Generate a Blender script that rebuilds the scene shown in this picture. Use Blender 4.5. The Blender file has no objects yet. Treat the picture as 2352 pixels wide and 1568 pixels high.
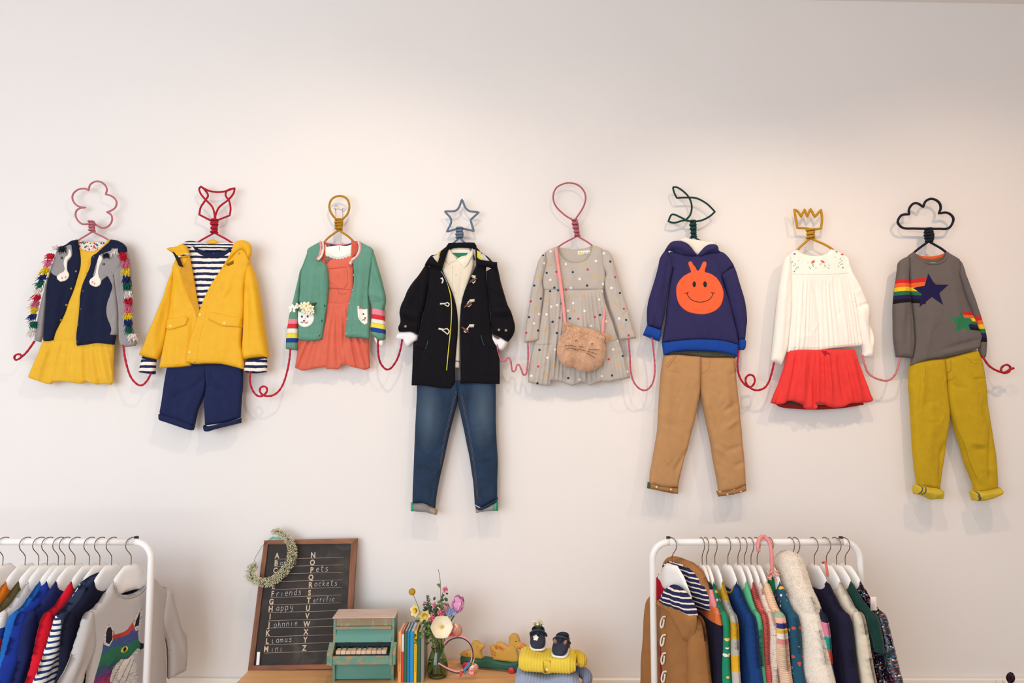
import bpy, math, random
import numpy as np
from mathutils import Vector, Matrix
from mathutils.geometry import delaunay_2d_cdt
random.seed(7); RNG = np.random.RandomState(7)
PI = math.pi; SC = bpy.context.scene; COL = SC.collection

# ---------------------------------------------------------------- camera, world, lights, exposure
FPX = 1568.0; CAMP = Vector((0.0, -2.9, 1.85)); PITCH = math.radians(4.5)
cam_d = bpy.data.cameras.new('camera'); cam = bpy.data.objects.new('camera', cam_d); COL.objects.link(cam)
cam_d.sensor_width = 36; cam_d.lens = 36 * FPX / 2352; cam.location = CAMP
cam.rotation_euler = (PI / 2 + PITCH, 0, 0); SC.camera = cam
W = bpy.data.worlds.new('world'); SC.world = W; W.use_nodes = True
W.node_tree.nodes['Background'].inputs[0].default_value = (0.99, 0.96, 0.985, 1)
W.node_tree.nodes['Background'].inputs[1].default_value = 0.75

def lamp(name, kind, loc, target, energy, color, size=.1, **k):
    d = bpy.data.lights.new(name, kind); d.energy = energy; d.color = color
    if kind == 'AREA': d.shape = 'RECTANGLE'; d.size = size; d.size_y = k.get('sy', size)
    else:
        d.shadow_soft_size = size
        if kind == 'SPOT': d.spot_size = math.radians(k.get('cone', 80)); d.spot_blend = k.get('blend', 1)
    o = bpy.data.objects.new(name, d); COL.objects.link(o); o.location = loc
    o.rotation_euler = (Vector(target) - Vector(loc)).to_track_quat('-Z', 'Y').to_euler()
    return o
WARM = (1.0, .80, .60)
lamp('assumed_ceiling_spot', 'SPOT', (-0.30, -1.3, 3.38), (-1.3, 0, .85), 32, WARM, .025, cone=128)  # unseen ceiling spots, here and below, assumed from how the shadows fall
lamp('assumed_ceiling_spot', 'SPOT', (0.45, -1.35, 3.38), (-.1, 0, .9), 18, WARM, .025, cone=128)
lamp('assumed_ceiling_spot', 'SPOT', (0.90, -1.3, 3.38), (1.08, 0, 1.75), 33, WARM, .025, cone=80)
lamp('assumed_ceiling_spot', 'SPOT', (1.85, -1.25, 3.38), (2.0, 0, .7), 38, (1.0, .68, .44), .025, cone=120)
lamp('assumed_daylight_area', 'AREA', (-2.6, -4.6, 2.0), (-1.6, 0, 1.0), 124, (.73, .87, 1.0), 3.8, sy=2.4)  # added area lamp out of view for assumed cool daylight; no window is built
vs = SC.view_settings; vs.view_transform = 'Standard'; vs.look = 'None'; vs.gamma = 1; vs.exposure = 0.0
vs.use_curve_mapping = False

# ---------------------------------------------------------------- coordinates: pixel of the photo -> point on the plane d metres in front of the wall
cp, sp = math.cos(PITCH), math.sin(PITCH)
def P(px, py, d=0.0):
    x = (px - 1176) / FPX; y = -(py - 784) / FPX
    t = (-d - CAMP.y) / (cp - y * sp)
    return Vector((x * t, -d, CAMP.z + (sp + y * cp) * t))
def PZ(px, py, z):      # point on the level plane at height z
    x = (px - 1176) / FPX; y = -(py - 784) / FPX
    t = (z - CAMP.z) / (sp + y * cp)
    return Vector((x * t, CAMP.y + (cp - y * sp) * t, z))
OFF = .026      # the outfits hang from nails and stand clear of the wall
class Zone:
    def __init__(s, ox, oy, k): s.o = (ox, oy); s.k = k
    def px(s, p): return (s.o[0] + p[0] / s.k, s.o[1] + p[1] / s.k)
    def w(s, p, d=.05): return P(*s.px(p), d + OFF)
Z1 = Zone(20, 390, 3.0156); Z2 = Zone(300, 400, 2.5694); Z3 = Zone(620, 420, 3.409); Z4 = Zone(890, 440, 3.2656)
Z5 = Zone(900, 850, 4.2367); Z6 = Zone(1170, 400, 3.0143); Z7 = Zone(1450, 410, 3.5625); Z8 = Zone(1450, 780, 3.734)
Z9 = Zone(1740, 450, 2.85); Z10 = Zone(2020, 430, 3.485); Z11 = Zone(2050, 800, 3.563)
ZB = Zone(520, 1200, 4.2605); ZT = Zone(740, 1300, 5.85); ZU = Zone(1020, 1380, 6.189); ZPX = Zone(0, 0, 1)

# ---------------------------------------------------------------- materials
def lin(c):
    if isinstance(c, str): c = [int(c[i:i + 2], 16) for i in (0, 2, 4)]
    c = [v / 255 for v in c]
    return tuple([(v / 12.92 if v <= .04045 else ((v + .055) / 1.055) ** 2.4) for v in c] + [1])
MATS = {}
class NT:
    def __init__(s, name):
        m = bpy.data.materials.new(name); m.use_nodes = True; s.m = m; s.t = m.node_tree; s.b = s.t.nodes['Principled BSDF']
    def n(s, typ, **k):
        nd = s.t.nodes.new('ShaderNode' + typ)
        for a, v in k.items():
            if a.startswith('i_'):
                key = a[2:]; nd.inputs[int(key) if key.isdigit() else key.replace('_', ' ')].default_value = v
            else: setattr(nd, a, v)
        return nd
    def l(s, a, b): s.t.links.new(a, b)
    def mixc(s, fac, a, b, mode='MIX'):
        nd = s.n('Mix', data_type='RGBA', blend_type=mode)
        for inp, v in ((nd.inputs[0], fac), (nd.inputs[6], a), (nd.inputs[7], b)):
            if hasattr(v, 'is_output'): s.l(v, inp)
            else: inp.default_value = v
        return nd.outputs[2]
    def math(s, op, a, b=0.0, c=0.0):
        nd = s.n('Math', operation=op)
        for i, v in enumerate((a, b, c)):
            if hasattr(v, 'is_output'): s.l(v, nd.inputs[i])
            else: nd.inputs[i].default_value = v
        return nd.outputs[0]
    def ramp(s, fac, stops, const=False):
        nd = s.n('ValToRGB'); cr = nd.color_ramp
        if const: cr.interpolation = 'CONSTANT'
        while len(cr.elements) > 1: cr.elements.remove(cr.elements[-1])
        cr.elements[0].position = stops[0][0]; cr.elements[0].color = stops[0][1]
        for p, c in stops[1:]: cr.elements.new(p).color = c
        s.l(fac, nd.inputs[0]); return nd.outputs[0]
    def bump(s, h, strength, dist=.001):
        nd = s.n('Bump'); nd.inputs['Strength'].default_value = strength; nd.inputs['Distance'].default_value = dist
        s.l(h, nd.inputs['Height']); s.l(nd.outputs[0], s.b.inputs['Normal'])
def fab(col, kind='plain', rough=.92, var=.10, sheen=.0, name=None, c2=None, stripe=None):
    """cloth: kind plain / knit / rib / denim / cord / fur / melange; stripe=(period m, share, colour)"""
    key = (col, kind, rough, var, sheen, c2, stripe)
    if key in MATS: return MATS[key]
    g = NT(name or (kind + '_cloth_' + str(col))); b = g.b
    b.inputs['Roughness'].default_value = rough; b.inputs['Specular IOR Level'].default_value = .25
    if sheen: b.inputs['Sheen Weight'].default_value = sheen; b.inputs['Sheen Roughness'].default_value = .5
    uv = g.n('UVMap').outputs[0]
    nz = g.n('TexNoise', i_Scale=26.0, i_Detail=7.0, i_Roughness=.65); g.l(uv, nz.inputs['Vector'])
    fine = g.n('TexNoise', i_Scale=1300.0, i_Detail=2.0); g.l(uv, fine.inputs['Vector'])
    c = lin(col); dark = tuple(v * (1 - var) for v in c[:3]) + (1,); light = tuple(min(1, v * (1 + var)) for v in c[:3]) + (1,)
    base = g.ramp(nz.outputs[0], [(.3, dark), (.7, light)])
    if stripe:
        per, share, sc = stripe
        sep = g.n('SeparateXYZ'); g.l(uv, sep.inputs[0])
        wob = g.math('MULTIPLY', nz.outputs[0], .012 * (per / .024))
        v = g.math('FRACT', g.math('DIVIDE', g.math('ADD', sep.outputs[1], wob), per))
        base = g.mixc(g.math('LESS_THAN', v, share), base, lin(sc))
    if kind == 'melange':
        base = g.mixc(g.ramp(fine.outputs[0], [(.42, (0, 0, 0, 1)), (.58, (1, 1, 1, 1))]), base, lin(c2 or 'D8D0C8'))
        h = fine.outputs[0]; st = .1
    elif kind == 'knit':
        w = g.n('TexWave', bands_direction='X', i_Scale=95.0, i_Distortion=1.5); g.l(uv, w.inputs['Vector'])
        base = g.mixc(g.math('MULTIPLY', fine.outputs[0], .25), base, dark)
        h = g.math('ADD', w.outputs[1], fine.outputs[0]); st = .45
    elif kind == 'rib':
        w = g.n('TexWave', bands_direction='X', i_Scale=42.0, i_Distortion=.3); g.l(uv, w.inputs['Vector'])
        h = w.outputs[1]; st = .9
    elif kind == 'hrib':
        w = g.n('TexWave', bands_direction='Y', i_Scale=48.0, i_Distortion=.3); g.l(uv, w.inputs['Vector'])
        base = g.mixc(w.outputs[1], base, lin(c2) if c2 else tuple(v * .72 for v in c[:3]) + (1,)); h = w.outputs[1]; st = .8
    elif kind == 'cord':
        w = g.n('TexWave', bands_direction='X', i_Scale=120.0, i_Distortion=.2); g.l(uv, w.inputs['Vector'])
        h = w.outputs[1]; st = .5
    elif kind == 'denim':
        mp = g.n('Mapping'); mp.inputs['Scale'].default_value = (600, 60, 1); g.l(uv, mp.inputs[0])
        st_n = g.n('TexNoise', i_Scale=1.0, i_Detail=2.0); g.l(mp.outputs[0], st_n.inputs['Vector'])
        base = g.mixc(g.ramp(st_n.outputs[0], [(.45, (0, 0, 0, 1)), (.75, (.45, .45, .45, 1))]), base, lin(c2 or '5A7796'))
        h = st_n.outputs[0]; st = .4
    else:
        h = fine.outputs[0]; st = .25
    g.l(base, b.inputs['Base Color']); g.bump(h, st, .0012)
    MATS[key] = g.m; return g.m
def plain(col, rough=.5, metal=0.0, name='paint', spec=.5, coat=0, var=0):
    key = ('p', col, rough, metal, spec, coat, var)
    if key in MATS: return MATS[key]
    g = NT(name + '_' + str(col)); b = g.b; c = lin(col)
    if var:
        nz = g.n('TexNoise', i_Scale=30.0, i_Detail=4.0); tc = g.n('TexCoord'); g.l(tc.outputs['Object'], nz.inputs['Vector'])
        g.l(g.ramp(nz.outputs[0], [(.3, tuple(v * (1 - var) for v in c[:3]) + (1,)), (.7, tuple(min(1, v * (1 + var)) for v in c[:3]) + (1,))]), b.inputs['Base Color'])
    else: b.inputs['Base Color'].default_value = c
    b.inputs['Roughness'].default_value = rough; b.inputs['Metallic'].default_value = metal
    b.inputs['Specular IOR Level'].default_value = spec; b.inputs['Coat Weight'].default_value = coat
    MATS[key] = g.m; return g.m
def wood(c1, c2, sx=3, sz=40, rough=.55, name='wood', worn=None):
    key = ('w', c1, c2, sx, sz, rough, worn)
    if key in MATS: return MATS[key]
    g = NT(name); b = g.b; tc = g.n('TexCoord').outputs['Object']
    mp = g.n('Mapping'); mp.inputs['Scale'].default_value = (sx, sz, sz); g.l(tc, mp.inputs[0])
    nz = g.n('TexNoise', i_Scale=1.0, i_Detail=6.0, i_Distortion=.6); g.l(mp.outputs[0], nz.inputs['Vector'])
    base = g.ramp(nz.outputs[0], [(.3, lin(c1)), (.7, lin(c2))])
    if worn:
        n2 = g.n('TexNoise', i_Scale=28.0, i_Detail=6.0, i_Roughness=.7); g.l(tc, n2.inputs['Vector'])
        base = g.mixc(g.ramp(n2.outputs[0], [(worn[1], (0, 0, 0, 1)), (worn[1] + .06, (1, 1, 1, 1))]), base, lin(worn[0]))
    g.l(base, b.inputs['Base Color']); b.inputs['Roughness'].default_value = rough; g.bump(nz.outputs[0], .25, .002)
    MATS[key] = g.m; return g.m

# ---------------------------------------------------------------- objects
class Root:
    def __init__(s, o, off): s.o = o; s.off = off
def thing(name, label, cat, loc, group=None, rz=0.0, local=False):
    o = bpy.data.objects.new(name, None); COL.objects.link(o); o.empty_display_size = .05
    o.location = loc; o.rotation_euler = (0, 0, rz); o['label'] = label; o['category'] = cat
    if group: o['group'] = group
    return Root(o, Vector((0, 0, 0)) if local else Vector(loc))
def mk(name, verts, faces, mats, root=None, mi=None, uv=None, smooth=True, kind=None, parent=None, label=None, cat=None, group=None):
    me = bpy.data.meshes.new(name)
    V = np.asarray([tuple(v) for v in verts], dtype=float) if not isinstance(verts, np.ndarray) else verts
    off = np.array(root.off) if root else 0
    me.from_pydata((V - off).tolist(), [], [tuple(f) for f in faces])
    if not isinstance(mats, (list, tuple)): mats = [mats]
    for m in mats: me.materials.append(m)
    if mi is not None: me.polygons.foreach_set('material_index', np.asarray(mi, dtype=np.int32))
    if smooth: me.polygons.foreach_set('use_smooth', np.ones(len(me.polygons), dtype=bool))
    lay = me.uv_layers.new(name='UVMap')
    co = uv if uv is not None else V[:, [0, 2]]
    li = np.zeros(len(me.loops), dtype=np.int32); me.loops.foreach_get('vertex_index', li)
    if len(me.vertices) == len(co): lay.data.foreach_set('uv', np.ascontiguousarray(co[li], dtype=np.float32).ravel())
    me.update()
    o = bpy.data.objects.new(name, me); COL.objects.link(o)
    if root: o.parent = parent or root.o
    if kind: o['kind'] = kind
    if label: o['label'] = label
    if cat: o['category'] = cat
    if group: o['group'] = group
    return o
class MB:       # collects simple shapes into one mesh
    def __init__(s): s.v = []; s.f = []; s.m = []
    def add(s, v, f, m=0):
        n = len(s.v); s.v += [tuple(p) for p in v]; s.f += [tuple(i + n for i in q) for q in f]; s.m += [m] * len(f); return s
    def box(s, lo, hi, m=0, M=None, bev=0.0):
        (a, b, c), (d, e, f) = lo, hi
        if bev:
            v = []; idx = {}
            def vert(x, y, z):
                k = (round(x, 6), round(y, 6), round(z, 6))
                if k not in idx: idx[k] = len(v); v.append((x, y, z))
                return idx[k]
            X = (a, d); Y = (b, e); Zz = (c, f); r = bev; F = []
            def ins(i, arr): return arr[i] + (r if i == 0 else -r)
            for i in (0, 1):
                q = [vert(X[i], ins(j, Y), ins(k, Zz)) for j, k in ((0, 0), (1, 0), (1, 1), (0, 1))]; F.append(q if i else q[::-1])
                q = [vert(ins(j, X), Y[i], ins(k, Zz)) for j, k in ((0, 0), (1, 0), (1, 1), (0, 1))]; F.append(q[::-1] if i else q)
                q = [vert(ins(j, X), ins(k, Y), Zz[i]) for j, k in ((0, 0), (1, 0), (1, 1), (0, 1))]; F.append(q if i else q[::-1])
            for i in (0, 1):
                for j in (0, 1):
                    F.append([vert(X[i], ins(j, Y), ins(0, Zz)), vert(X[i], ins(j, Y), ins(1, Zz)), vert(ins(i, X), Y[j], ins(1, Zz)), vert(ins(i, X), Y[j], ins(0, Zz))])
                    F.append([vert(X[i], ins(0, Y), ins(j, Zz)), vert(X[i], ins(1, Y), ins(j, Zz)), vert(ins(i, X), ins(1, Y), Zz[j]), vert(ins(i, X), ins(0, Y), Zz[j])])
                    F.append([vert(ins(0, X), Y[i], ins(j, Zz)), vert(ins(1, X), Y[i], ins(j, Zz)), vert(ins(1, X), ins(i, Y), Zz[j]), vert(ins(0, X), ins(i, Y), Zz[j])])
                    for k in (0, 1):
                        F.append([vert(X[i], ins(j, Y), ins(k, Zz)), vert(ins(i, X), Y[j], ins(k, Zz)), vert(ins(i, X), ins(j, Y), Zz[k])])
        else:
            v = [(x, y, z) for x in (a, d) for y in (b, e) for z in (c, f)]
            F = [(0, 1, 3, 2), (4, 6, 7, 5), (0, 4, 5, 1), (2, 3, 7, 6), (0, 2, 6, 4), (1, 5, 7, 3)]
        if M is not None: v = [M @ Vector(p) for p in v]
        return s.add(v, F, m)
    def tube(s, pts, r, sides=8, closed=False, m=0, cap=True):
        v, f = tube_geo(pts, r, sides, closed, cap); return s.add(v, f, m)
    def lathe(s, prof, c=(0, 0, 0), n=24, m=0, M=None):
        v = []; f = []
        for i, (r, z) in enumerate(prof):
            for k in range(n):
                a = 2 * PI * k / n; v.append((c[0] + r * math.cos(a), c[1] + r * math.sin(a), c[2] + z))
        for i in range(len(prof) - 1):
            for k in range(n): f.append((i * n + k, i * n + (k + 1) % n, (i + 1) * n + (k + 1) % n, (i + 1) * n + k))
        f.append(tuple(range(n))[::-1]); f.append(tuple((len(prof) - 1) * n + k for k in range(n)))
        if M is not None: v = [M @ Vector(p) for p in v]
        return s.add(v, f, m)
    def ball(s, c, r, n=10, m=0, M=None):
        if not isinstance(r, (tuple, list)): r = (r, r, r)
        v = []; f = []; h = n // 2 + 1
        for i in range(h + 1):
            t = PI * i / h
            for k in range(n):
                a = 2 * PI * k / n; q = Vector((r[0] * math.sin(t) * math.cos(a), r[1] * math.sin(t) * math.sin(a), r[2] * math.cos(t)))
                v.append((M @ q if M is not None else q) + Vector(c))
        for i in range(h):
            for k in range(n): f.append((i * n + k, (i + 1) * n + k, (i + 1) * n + (k + 1) % n, i * n + (k + 1) % n))
        return s.add(v, f, m)
    def build(s, name, mats, root=None, **k):
        return mk(name, s.v, s.f, mats, root, mi=s.m if isinstance(mats, (list, tuple)) else None, **k)
def tube_geo(pts, r, sides=8, closed=False, cap=True):
    pts = [Vector(p) for p in pts]; n = len(pts); v = []; f = []
    tan = []
    for i in range(n):
        a = pts[(i - 1) % n] if (closed or i > 0) else pts[i]; b = pts[(i + 1) % n] if (closed or i < n - 1) else pts[i]
        t = (b - a); tan.append(t.normalized() if t.length > 1e-9 else Vector((0, 0, 1)))
    ref = Vector((0, 1, 0)) if abs(tan[0].y) < .9 else Vector((1, 0, 0))
    u = (ref - tan[0] * ref.dot(tan[0])).normalized()
    for i in range(n):
        u = (u - tan[i] * u.dot(tan[i])); u = u.normalized() if u.length > 1e-6 else Vector((0, 1, 0)); w = tan[i].cross(u)
        ri = r[i] if isinstance(r, (list, tuple, np.ndarray)) else r
        for k in range(sides):
            a = 2 * PI * k / sides; v.append(pts[i] + (u * math.cos(a) + w * math.sin(a)) * ri)
    for i in range(n if closed else n - 1):
        j = (i + 1) % n
        for k in range(sides): f.append((i * sides + k, i * sides + (k + 1) % sides, j * sides + (k + 1) % sides, j * sides + k))
    if not closed and cap:
        f.append(tuple(range(sides))[::-1]); f.append(tuple((n - 1) * sides + k for k in range(sides)))
    return v, f
def taper(n, r):
    return [r * (.35 + .65 * math.sin(PI * (i + .5) / n) ** .5) for i in range(n)]
def curve(pts, step, closed=False, corner=52):
    """smooth curve through 2-D or 3-D points; sharp turns stay sharp"""
    A = np.array([tuple(p) for p in pts], dtype=float); n = len(A); out = []
    def cor(i):
        if not closed and i in (0, n - 1): return True
        a = A[i] - A[i - 1]; b = A[(i + 1) % n] - A[i]
        c = np.dot(a, b) / (np.linalg.norm(a) * np.linalg.norm(b) + 1e-12)
        return math.degrees(math.acos(max(-1, min(1, c)))) > corner
    C = [cor(i) for i in range(n)]
    for i in range(n if closed else n - 1):
        p0, p1 = A[i], A[(i + 1) % n]; L = np.linalg.norm(p1 - p0)
        if L < 1e-9: continue
        def T(k):
            k %= n
            if C[k]: return (p1 - p0)
            t = A[(k + 1) % n] - A[k - 1]; return t / (np.linalg.norm(t) + 1e-12) * L
        m0, m1 = T(i), T(i + 1); k = max(1, int(math.ceil(L / step)))
        for q in range(k):
            t = q / k; out.append((2*t**3 - 3*t*t + 1)*p0 + (t**3 - 2*t*t + t)*m0 + (-2*t**3 + 3*t*t)*p1 + (t**3 - t*t)*m1)
    if not closed: out.append(A[-1])
    return np.array(out)
def inpoly(pts, poly):
    x, y = pts[:, 0], pts[:, 1]; ins = np.zeros(len(pts), bool); n = len(poly)
    for i in range(n):
        x1, y1 = poly[i - 1]; x2, y2 = poly[i]
        if y1 == y2: continue
        c = ((y1 > y) != (y2 > y)); ins ^= c & (x < (x2 - x1) * (y - y1) / (y2 - y1) + x1)
    return ins
def segdist(pts, poly, closed=True):
    d = np.full(len(pts), 1e9); n = len(poly)
    for i in range(0 if closed else 1, n):
        a, b = poly[i - 1], poly[i]; ab = b - a; L = ab.dot(ab) + 1e-15
        t = np.clip(((pts - a) @ ab) / L, 0, 1); q = pts - (a + t[:, None] * ab); d = np.minimum(d, (q * q).sum(1))
    return np.sqrt(d)
def sst(t): t = np.clip(t, 0, 1); return t * t * (3 - 2 * t)
class Surf:
    """front of a padded cloth panel: height over its plane as a function of plane position"""
    def __init__(s, poly, base, th, edge, folds, wr, seed, dome):
        s.poly, s.base, s.th, s.edge, s.folds, s.wr, s.dome = poly, base, th, edge, folds, wr, dome
        r = np.random.RandomState(seed); s.ws = [(r.uniform(-1, 1) * 55, r.uniform(-1, 1) * 22, r.uniform(0, 6.3)) for _ in range(7)]
    def h(s, q, inside=False):
        q = np.atleast_2d(q); d = segdist(q, s.poly)
        if not inside: d = np.where(inpoly(q, s.poly), d, 0)
        t = np.clip(d / s.edge, 0, 1); rise = np.sqrt(1 - (1 - t) ** 2)
        out = s.base + s.th * rise + s.dome * (1 - np.exp(-d / .025))
        m = .35 + .65 * sst(d / .008); w = 0
        if s.wr:
            for a, b, c in s.ws: w = w + np.sin(a * q[:, 0] + b * q[:, 1] + c + 1.3 * np.sin(21 * q[:, 1] + c + 9 * q[:, 0]))
            w = w * s.wr / 5
        for f in s.folds:
            if callable(f): w = w + f(q)
            else:
                a, b, wd, am = f; ab = b - a; L = ab.dot(ab) + 1e-12
                tt = ((q - a) @ ab) / L; tc = np.clip(tt, 0, 1); r = q - (a + tc[:, None] * ab); dd = (r * r).sum(1)
                w = w + am * np.exp(-dd / (wd * wd)) * (.25 + .75 * np.sin(PI * tc) ** .7)
        return out + w * m
def mesh2d(poly, res, regions=(), extra=()):
    lo, hi = poly.min(0), poly.max(0)
    nx = int((hi[0] - lo[0]) / res) + 2; ny = int((hi[1] - lo[1]) / (res * .866)) + 2
    gx, gy = np.meshgrid(np.arange(nx), np.arange(ny)); g = np.stack([lo[0] + (gx + .5 * (gy % 2)) * res, lo[1] + gy * res * .866], -1).reshape(-1, 2)
    g = g[inpoly(g, poly)]
    t_ = np.roll(poly, -1, 0) - np.roll(poly, 1, 0); n_ = np.stack([-t_[:, 1], t_[:, 0]], 1); n_ /= np.linalg.norm(n_, axis=1)[:, None] + 1e-9
    ar_ = .5 * np.sum(poly[:, 0] * np.roll(poly[:, 1], -1) - np.roll(poly[:, 0], -1) * poly[:, 1]); n_ = n_ if ar_ > 0 else -n_
    if len(g) > 12 and res < .0075:
        rg = []
        for o_ in (.0016, .0045):
            q = poly + n_ * o_; q = q[inpoly(q, poly)]; q = q[segdist(q, poly) > o_ * .85] if len(q) else q; rg.append(q)
        g = g[segdist(g, poly) > .0045 + res * .55]; g = np.concatenate([g] + rg)
    else: g = g[segdist(g, poly) > res * .45] if len(g) else g
    for r in regions: g = g[segdist(g, r) > res * .3] if len(g) else g
    V = [Vector(p) for p in poly]; E = [(i, (i + 1) % len(poly)) for i in range(len(poly))]
    for r in regions:
        r = np.concatenate([r[i] + (r[(i + 1) % len(r)] - r[i]) * np.linspace(0, 1, max(2, int(np.linalg.norm(r[(i + 1) % len(r)] - r[i]) / res) + 1))[:-1, None] for i in range(len(r))])
        n = len(V); V += [Vector(p) for p in r]; E += [(n + i, n + (i + 1) % len(r)) for i in range(len(r))]
    V += [Vector(p) for p in g]
    vo, eo, fo, *_ = delaunay_2d_cdt(V, E, [], 0, 1e-6)
    V2 = np.array([tuple(v) for v in vo]); F = np.array([tuple(f) for f in fo])
    cen = V2[F].mean(1); F = F[inpoly(cen, poly)]; cen = V2[F].mean(1)
    a, b, c = V2[F[:, 0]], V2[F[:, 1]], V2[F[:, 2]]
    cr = (b[:, 0]-a[:, 0])*(c[:, 1]-a[:, 1]) - (b[:, 1]-a[:, 1])*(c[:, 0]-a[:, 0])
    F[cr < 0] = F[cr < 0][:, ::-1]; F = F[np.abs(cr) > 1e-12]; cen = V2[F].mean(1)
    return V2, F, cen
def panel(name, root, mats, poly, hfun, back, res=.006, regions=(), rmi=(), **k):
    """closed slab between hfun (front, towards -Y) and back(q)"""
    V2, F, cen = mesh2d(poly, res, regions)
    mi = np.zeros(len(F), int)
    for r, m in zip(regions, rmi): mi[inpoly(cen, r)] = m
    hf = hfun(V2); hb = back(V2) if callable(back) else np.full(len(V2), back)
    n = len(V2)
    V = np.concatenate([np.stack([V2[:, 0], -hf, V2[:, 1]], 1), np.stack([V2[:, 0], -hb, V2[:, 1]], 1)])
    ed = {}
    for t in F:
        for i in range(3):
            e = (int(t[i]), int(t[(i + 1) % 3]))
            if (e[1], e[0]) in ed: del ed[(e[1], e[0])]
            else: ed[e] = 1
    side = [(b, a, a + n, b + n) for a, b in ed]
    faces = [tuple(int(i) for i in t) for t in F] + [tuple(int(i) + n for i in t[::-1]) for t in F] + side
    M = np.concatenate([mi, mi, np.zeros(len(side), int)])
    uv = np.concatenate([V2, V2])
    return mk(name, V, faces, mats, root, mi=M if isinstance(mats, (list, tuple)) else None, uv=uv, **k)
SEED = [1]
def cloth(Z, root, name, mat, pts, base=.03, th=.012, edge=.014, dome=.006, folds=(), wr=.0024, crease=2.0, res=.006, regions=(), parent=None, smooth_out=True, mats=None, backth=0, local=False, cornr=52, **k):
    """panel of cloth from an outline; Z None = local metres. regions: [(poly, material)], returns Surf"""
    SEED[0] += 1; edge *= .5; base += th * .25; th *= .72; d = base + th * .8
    cv = (lambda p: np.array([Z.w(p, d).x, Z.w(p, d).z])) if Z else (lambda p: np.array(p, float))
    sc = (d * 0 + (cv((100, 0)) - cv((0, 0)))[0] / 100)
    sc = abs(sc) if Z else 1.0
    raw = [cv(p) for p in pts]
    poly = curve(raw, .006, True, cornr) if smooth_out else np.array(raw)
    fl = []
    if Z and res <= .006 and crease:
        ra = np.random.RandomState(SEED[0] + 40); lo_, hi_ = poly.min(0), poly.max(0); n_ = int((hi_ - lo_).prod() / .0019)
        for _ in range(min(n_, 46)):
            c_ = ra.uniform(lo_, hi_); an = ra.normal(PI / 2, .55); L_ = ra.uniform(.02, .07)
            v_ = np.array([math.cos(an), math.sin(an)]) * L_ / 2; fl.append((c_ - v_, c_ + v_, ra.uniform(.004, .009), ra.choice([-1, 1]) * crease * ra.uniform(.4, 1.2) * .001))
    for f in folds:
        if callable(f): fl.append(f)
        elif f[0] == 'P': fl.append(pleat(Z, cv, sc, *f[1:]))
        else: fl.append((cv(f[0:2]), cv(f[2:4]), f[4] * sc, f[5] * (.0015 if Z else .001)))
    if Z: base += OFF
    S = Surf(poly, base, th, edge, fl, wr, SEED[0], dome); S.Z = Z; S.d = d; S.cv = cv; S.root = root
    R, RM, ML = [], [], list(mat) if isinstance(mat, (list, tuple)) else [mat]
    for rp, rm in regions:
        if rm not in ML: ML.append(rm)
        R.append(np.array([cv(p) for p in rp])); RM.append(ML.index(rm))
    back = (lambda q: base - backth * np.sqrt(1 - (1 - np.clip(segdist(q, poly) / edge, 0, 1)) ** 2)) if backth else (lambda q: np.full(len(q), base - .002))
    S.obj = panel(name, root, ML if len(ML) > 1 else ML[0], poly, lambda q: S.h(q, True), back, res, R, RM, parent=parent, **k)
    return S
def pleat(Z, cv, sc, xc, yt, yb, wt, wb, n, amp, ramp=.25, seed=1):
    """gathers fanning from width wt at yt to wb at yb"""
    c0, c1 = cv((xc, yt)), cv((xc, yb)); r = np.random.RandomState(seed); ph = r.uniform(0, 6.3); a2 = r.uniform(.3, .7)
    def f(q):
        t = (q[:, 1] - c0[1]) / (c1[1] - c0[1]); w = (wt + (wb - wt) * np.clip(t, 0, 1.2)) * sc
        u = (q[:, 0] - c0[0]) / w
        p = 2 * PI * n * u + ph + 1.5 * np.sin(5 * u + ph) + .9 * np.sin(11 * u + 2 * ph) + .7 * np.sin(3 * t + 4 * u)
        v = (np.sin(p) + a2 * np.sin(1.73 * p + 1) * .6) * (.65 + .45 * np.sin(7.3 * u + 2.1 * t + ph * 3))
        return amp * .0014 * v * np.clip(t / ramp, 0, 1) * (t > 0)
    return f
def ell(cx, cy, rx, ry, n=14, rot=0):
    c, s = math.cos(rot), math.sin(rot)
    return [(cx + rx * math.cos(a) * c - ry * math.sin(a) * s, cy + rx * math.cos(a) * s + ry * math.sin(a) * c) for a in [2 * PI * i / n for i in range(n)]]
def star(cx, cy, r, ri=None, n=5, rot=-PI / 2):
    ri = ri or r * .45
    return [(cx + (r if i % 2 == 0 else ri) * math.cos(rot + PI * i / n), cy + (r if i % 2 == 0 else ri) * math.sin(rot + PI * i / n)) for i in range(2 * n)]
def patch(S, name, mat, pts, th=.002, sink=.003, smooth=True, res=.006, regions=(), parent=None, off=0.0, edge=.003, **k):
    """flat piece sewn onto the surface S, following it"""
    poly = np.array([S.cv(p) for p in pts]); poly = curve(poly, .004, True) if smooth else poly
    ML = [mat]; R = []; RM = []
    for rp, rm in regions:
        if rm not in ML: ML.append(rm)
        R.append(np.array([S.cv(p) for p in rp])); RM.append(ML.index(rm))
    hf = lambda q: S.h(q) + off + th * np.sqrt(1 - (1 - np.clip(segdist(q, poly) / edge, 0, 1)) ** 2)
    o = panel(name, S.root, ML if len(ML) > 1 else ML[0], poly, hf, lambda q: S.h(q) - sink, res, R, RM, parent=parent or S.obj.parent, **k)
    return o
def on(S, p, off=0.0):
    q = S.cv(p); h = float(S.h(q)[0]); return Vector((q[0], -(h + off), q[1]))
def seam(S, name, mat, pts, r=.0012, off=0.0, sides=6, parent=None, closed=False, corner=52, **k):
    c = curve([S.cv(p) for p in pts], .005, closed, corner); h = S.h(c)
    v, f = tube_geo([(a[0], -(hh + off), a[1]) for a, hh in zip(c, h)], r, sides, closed)
    return mk(name, v, f, mat, S.root, parent=parent or S.obj.parent, **k)
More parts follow.
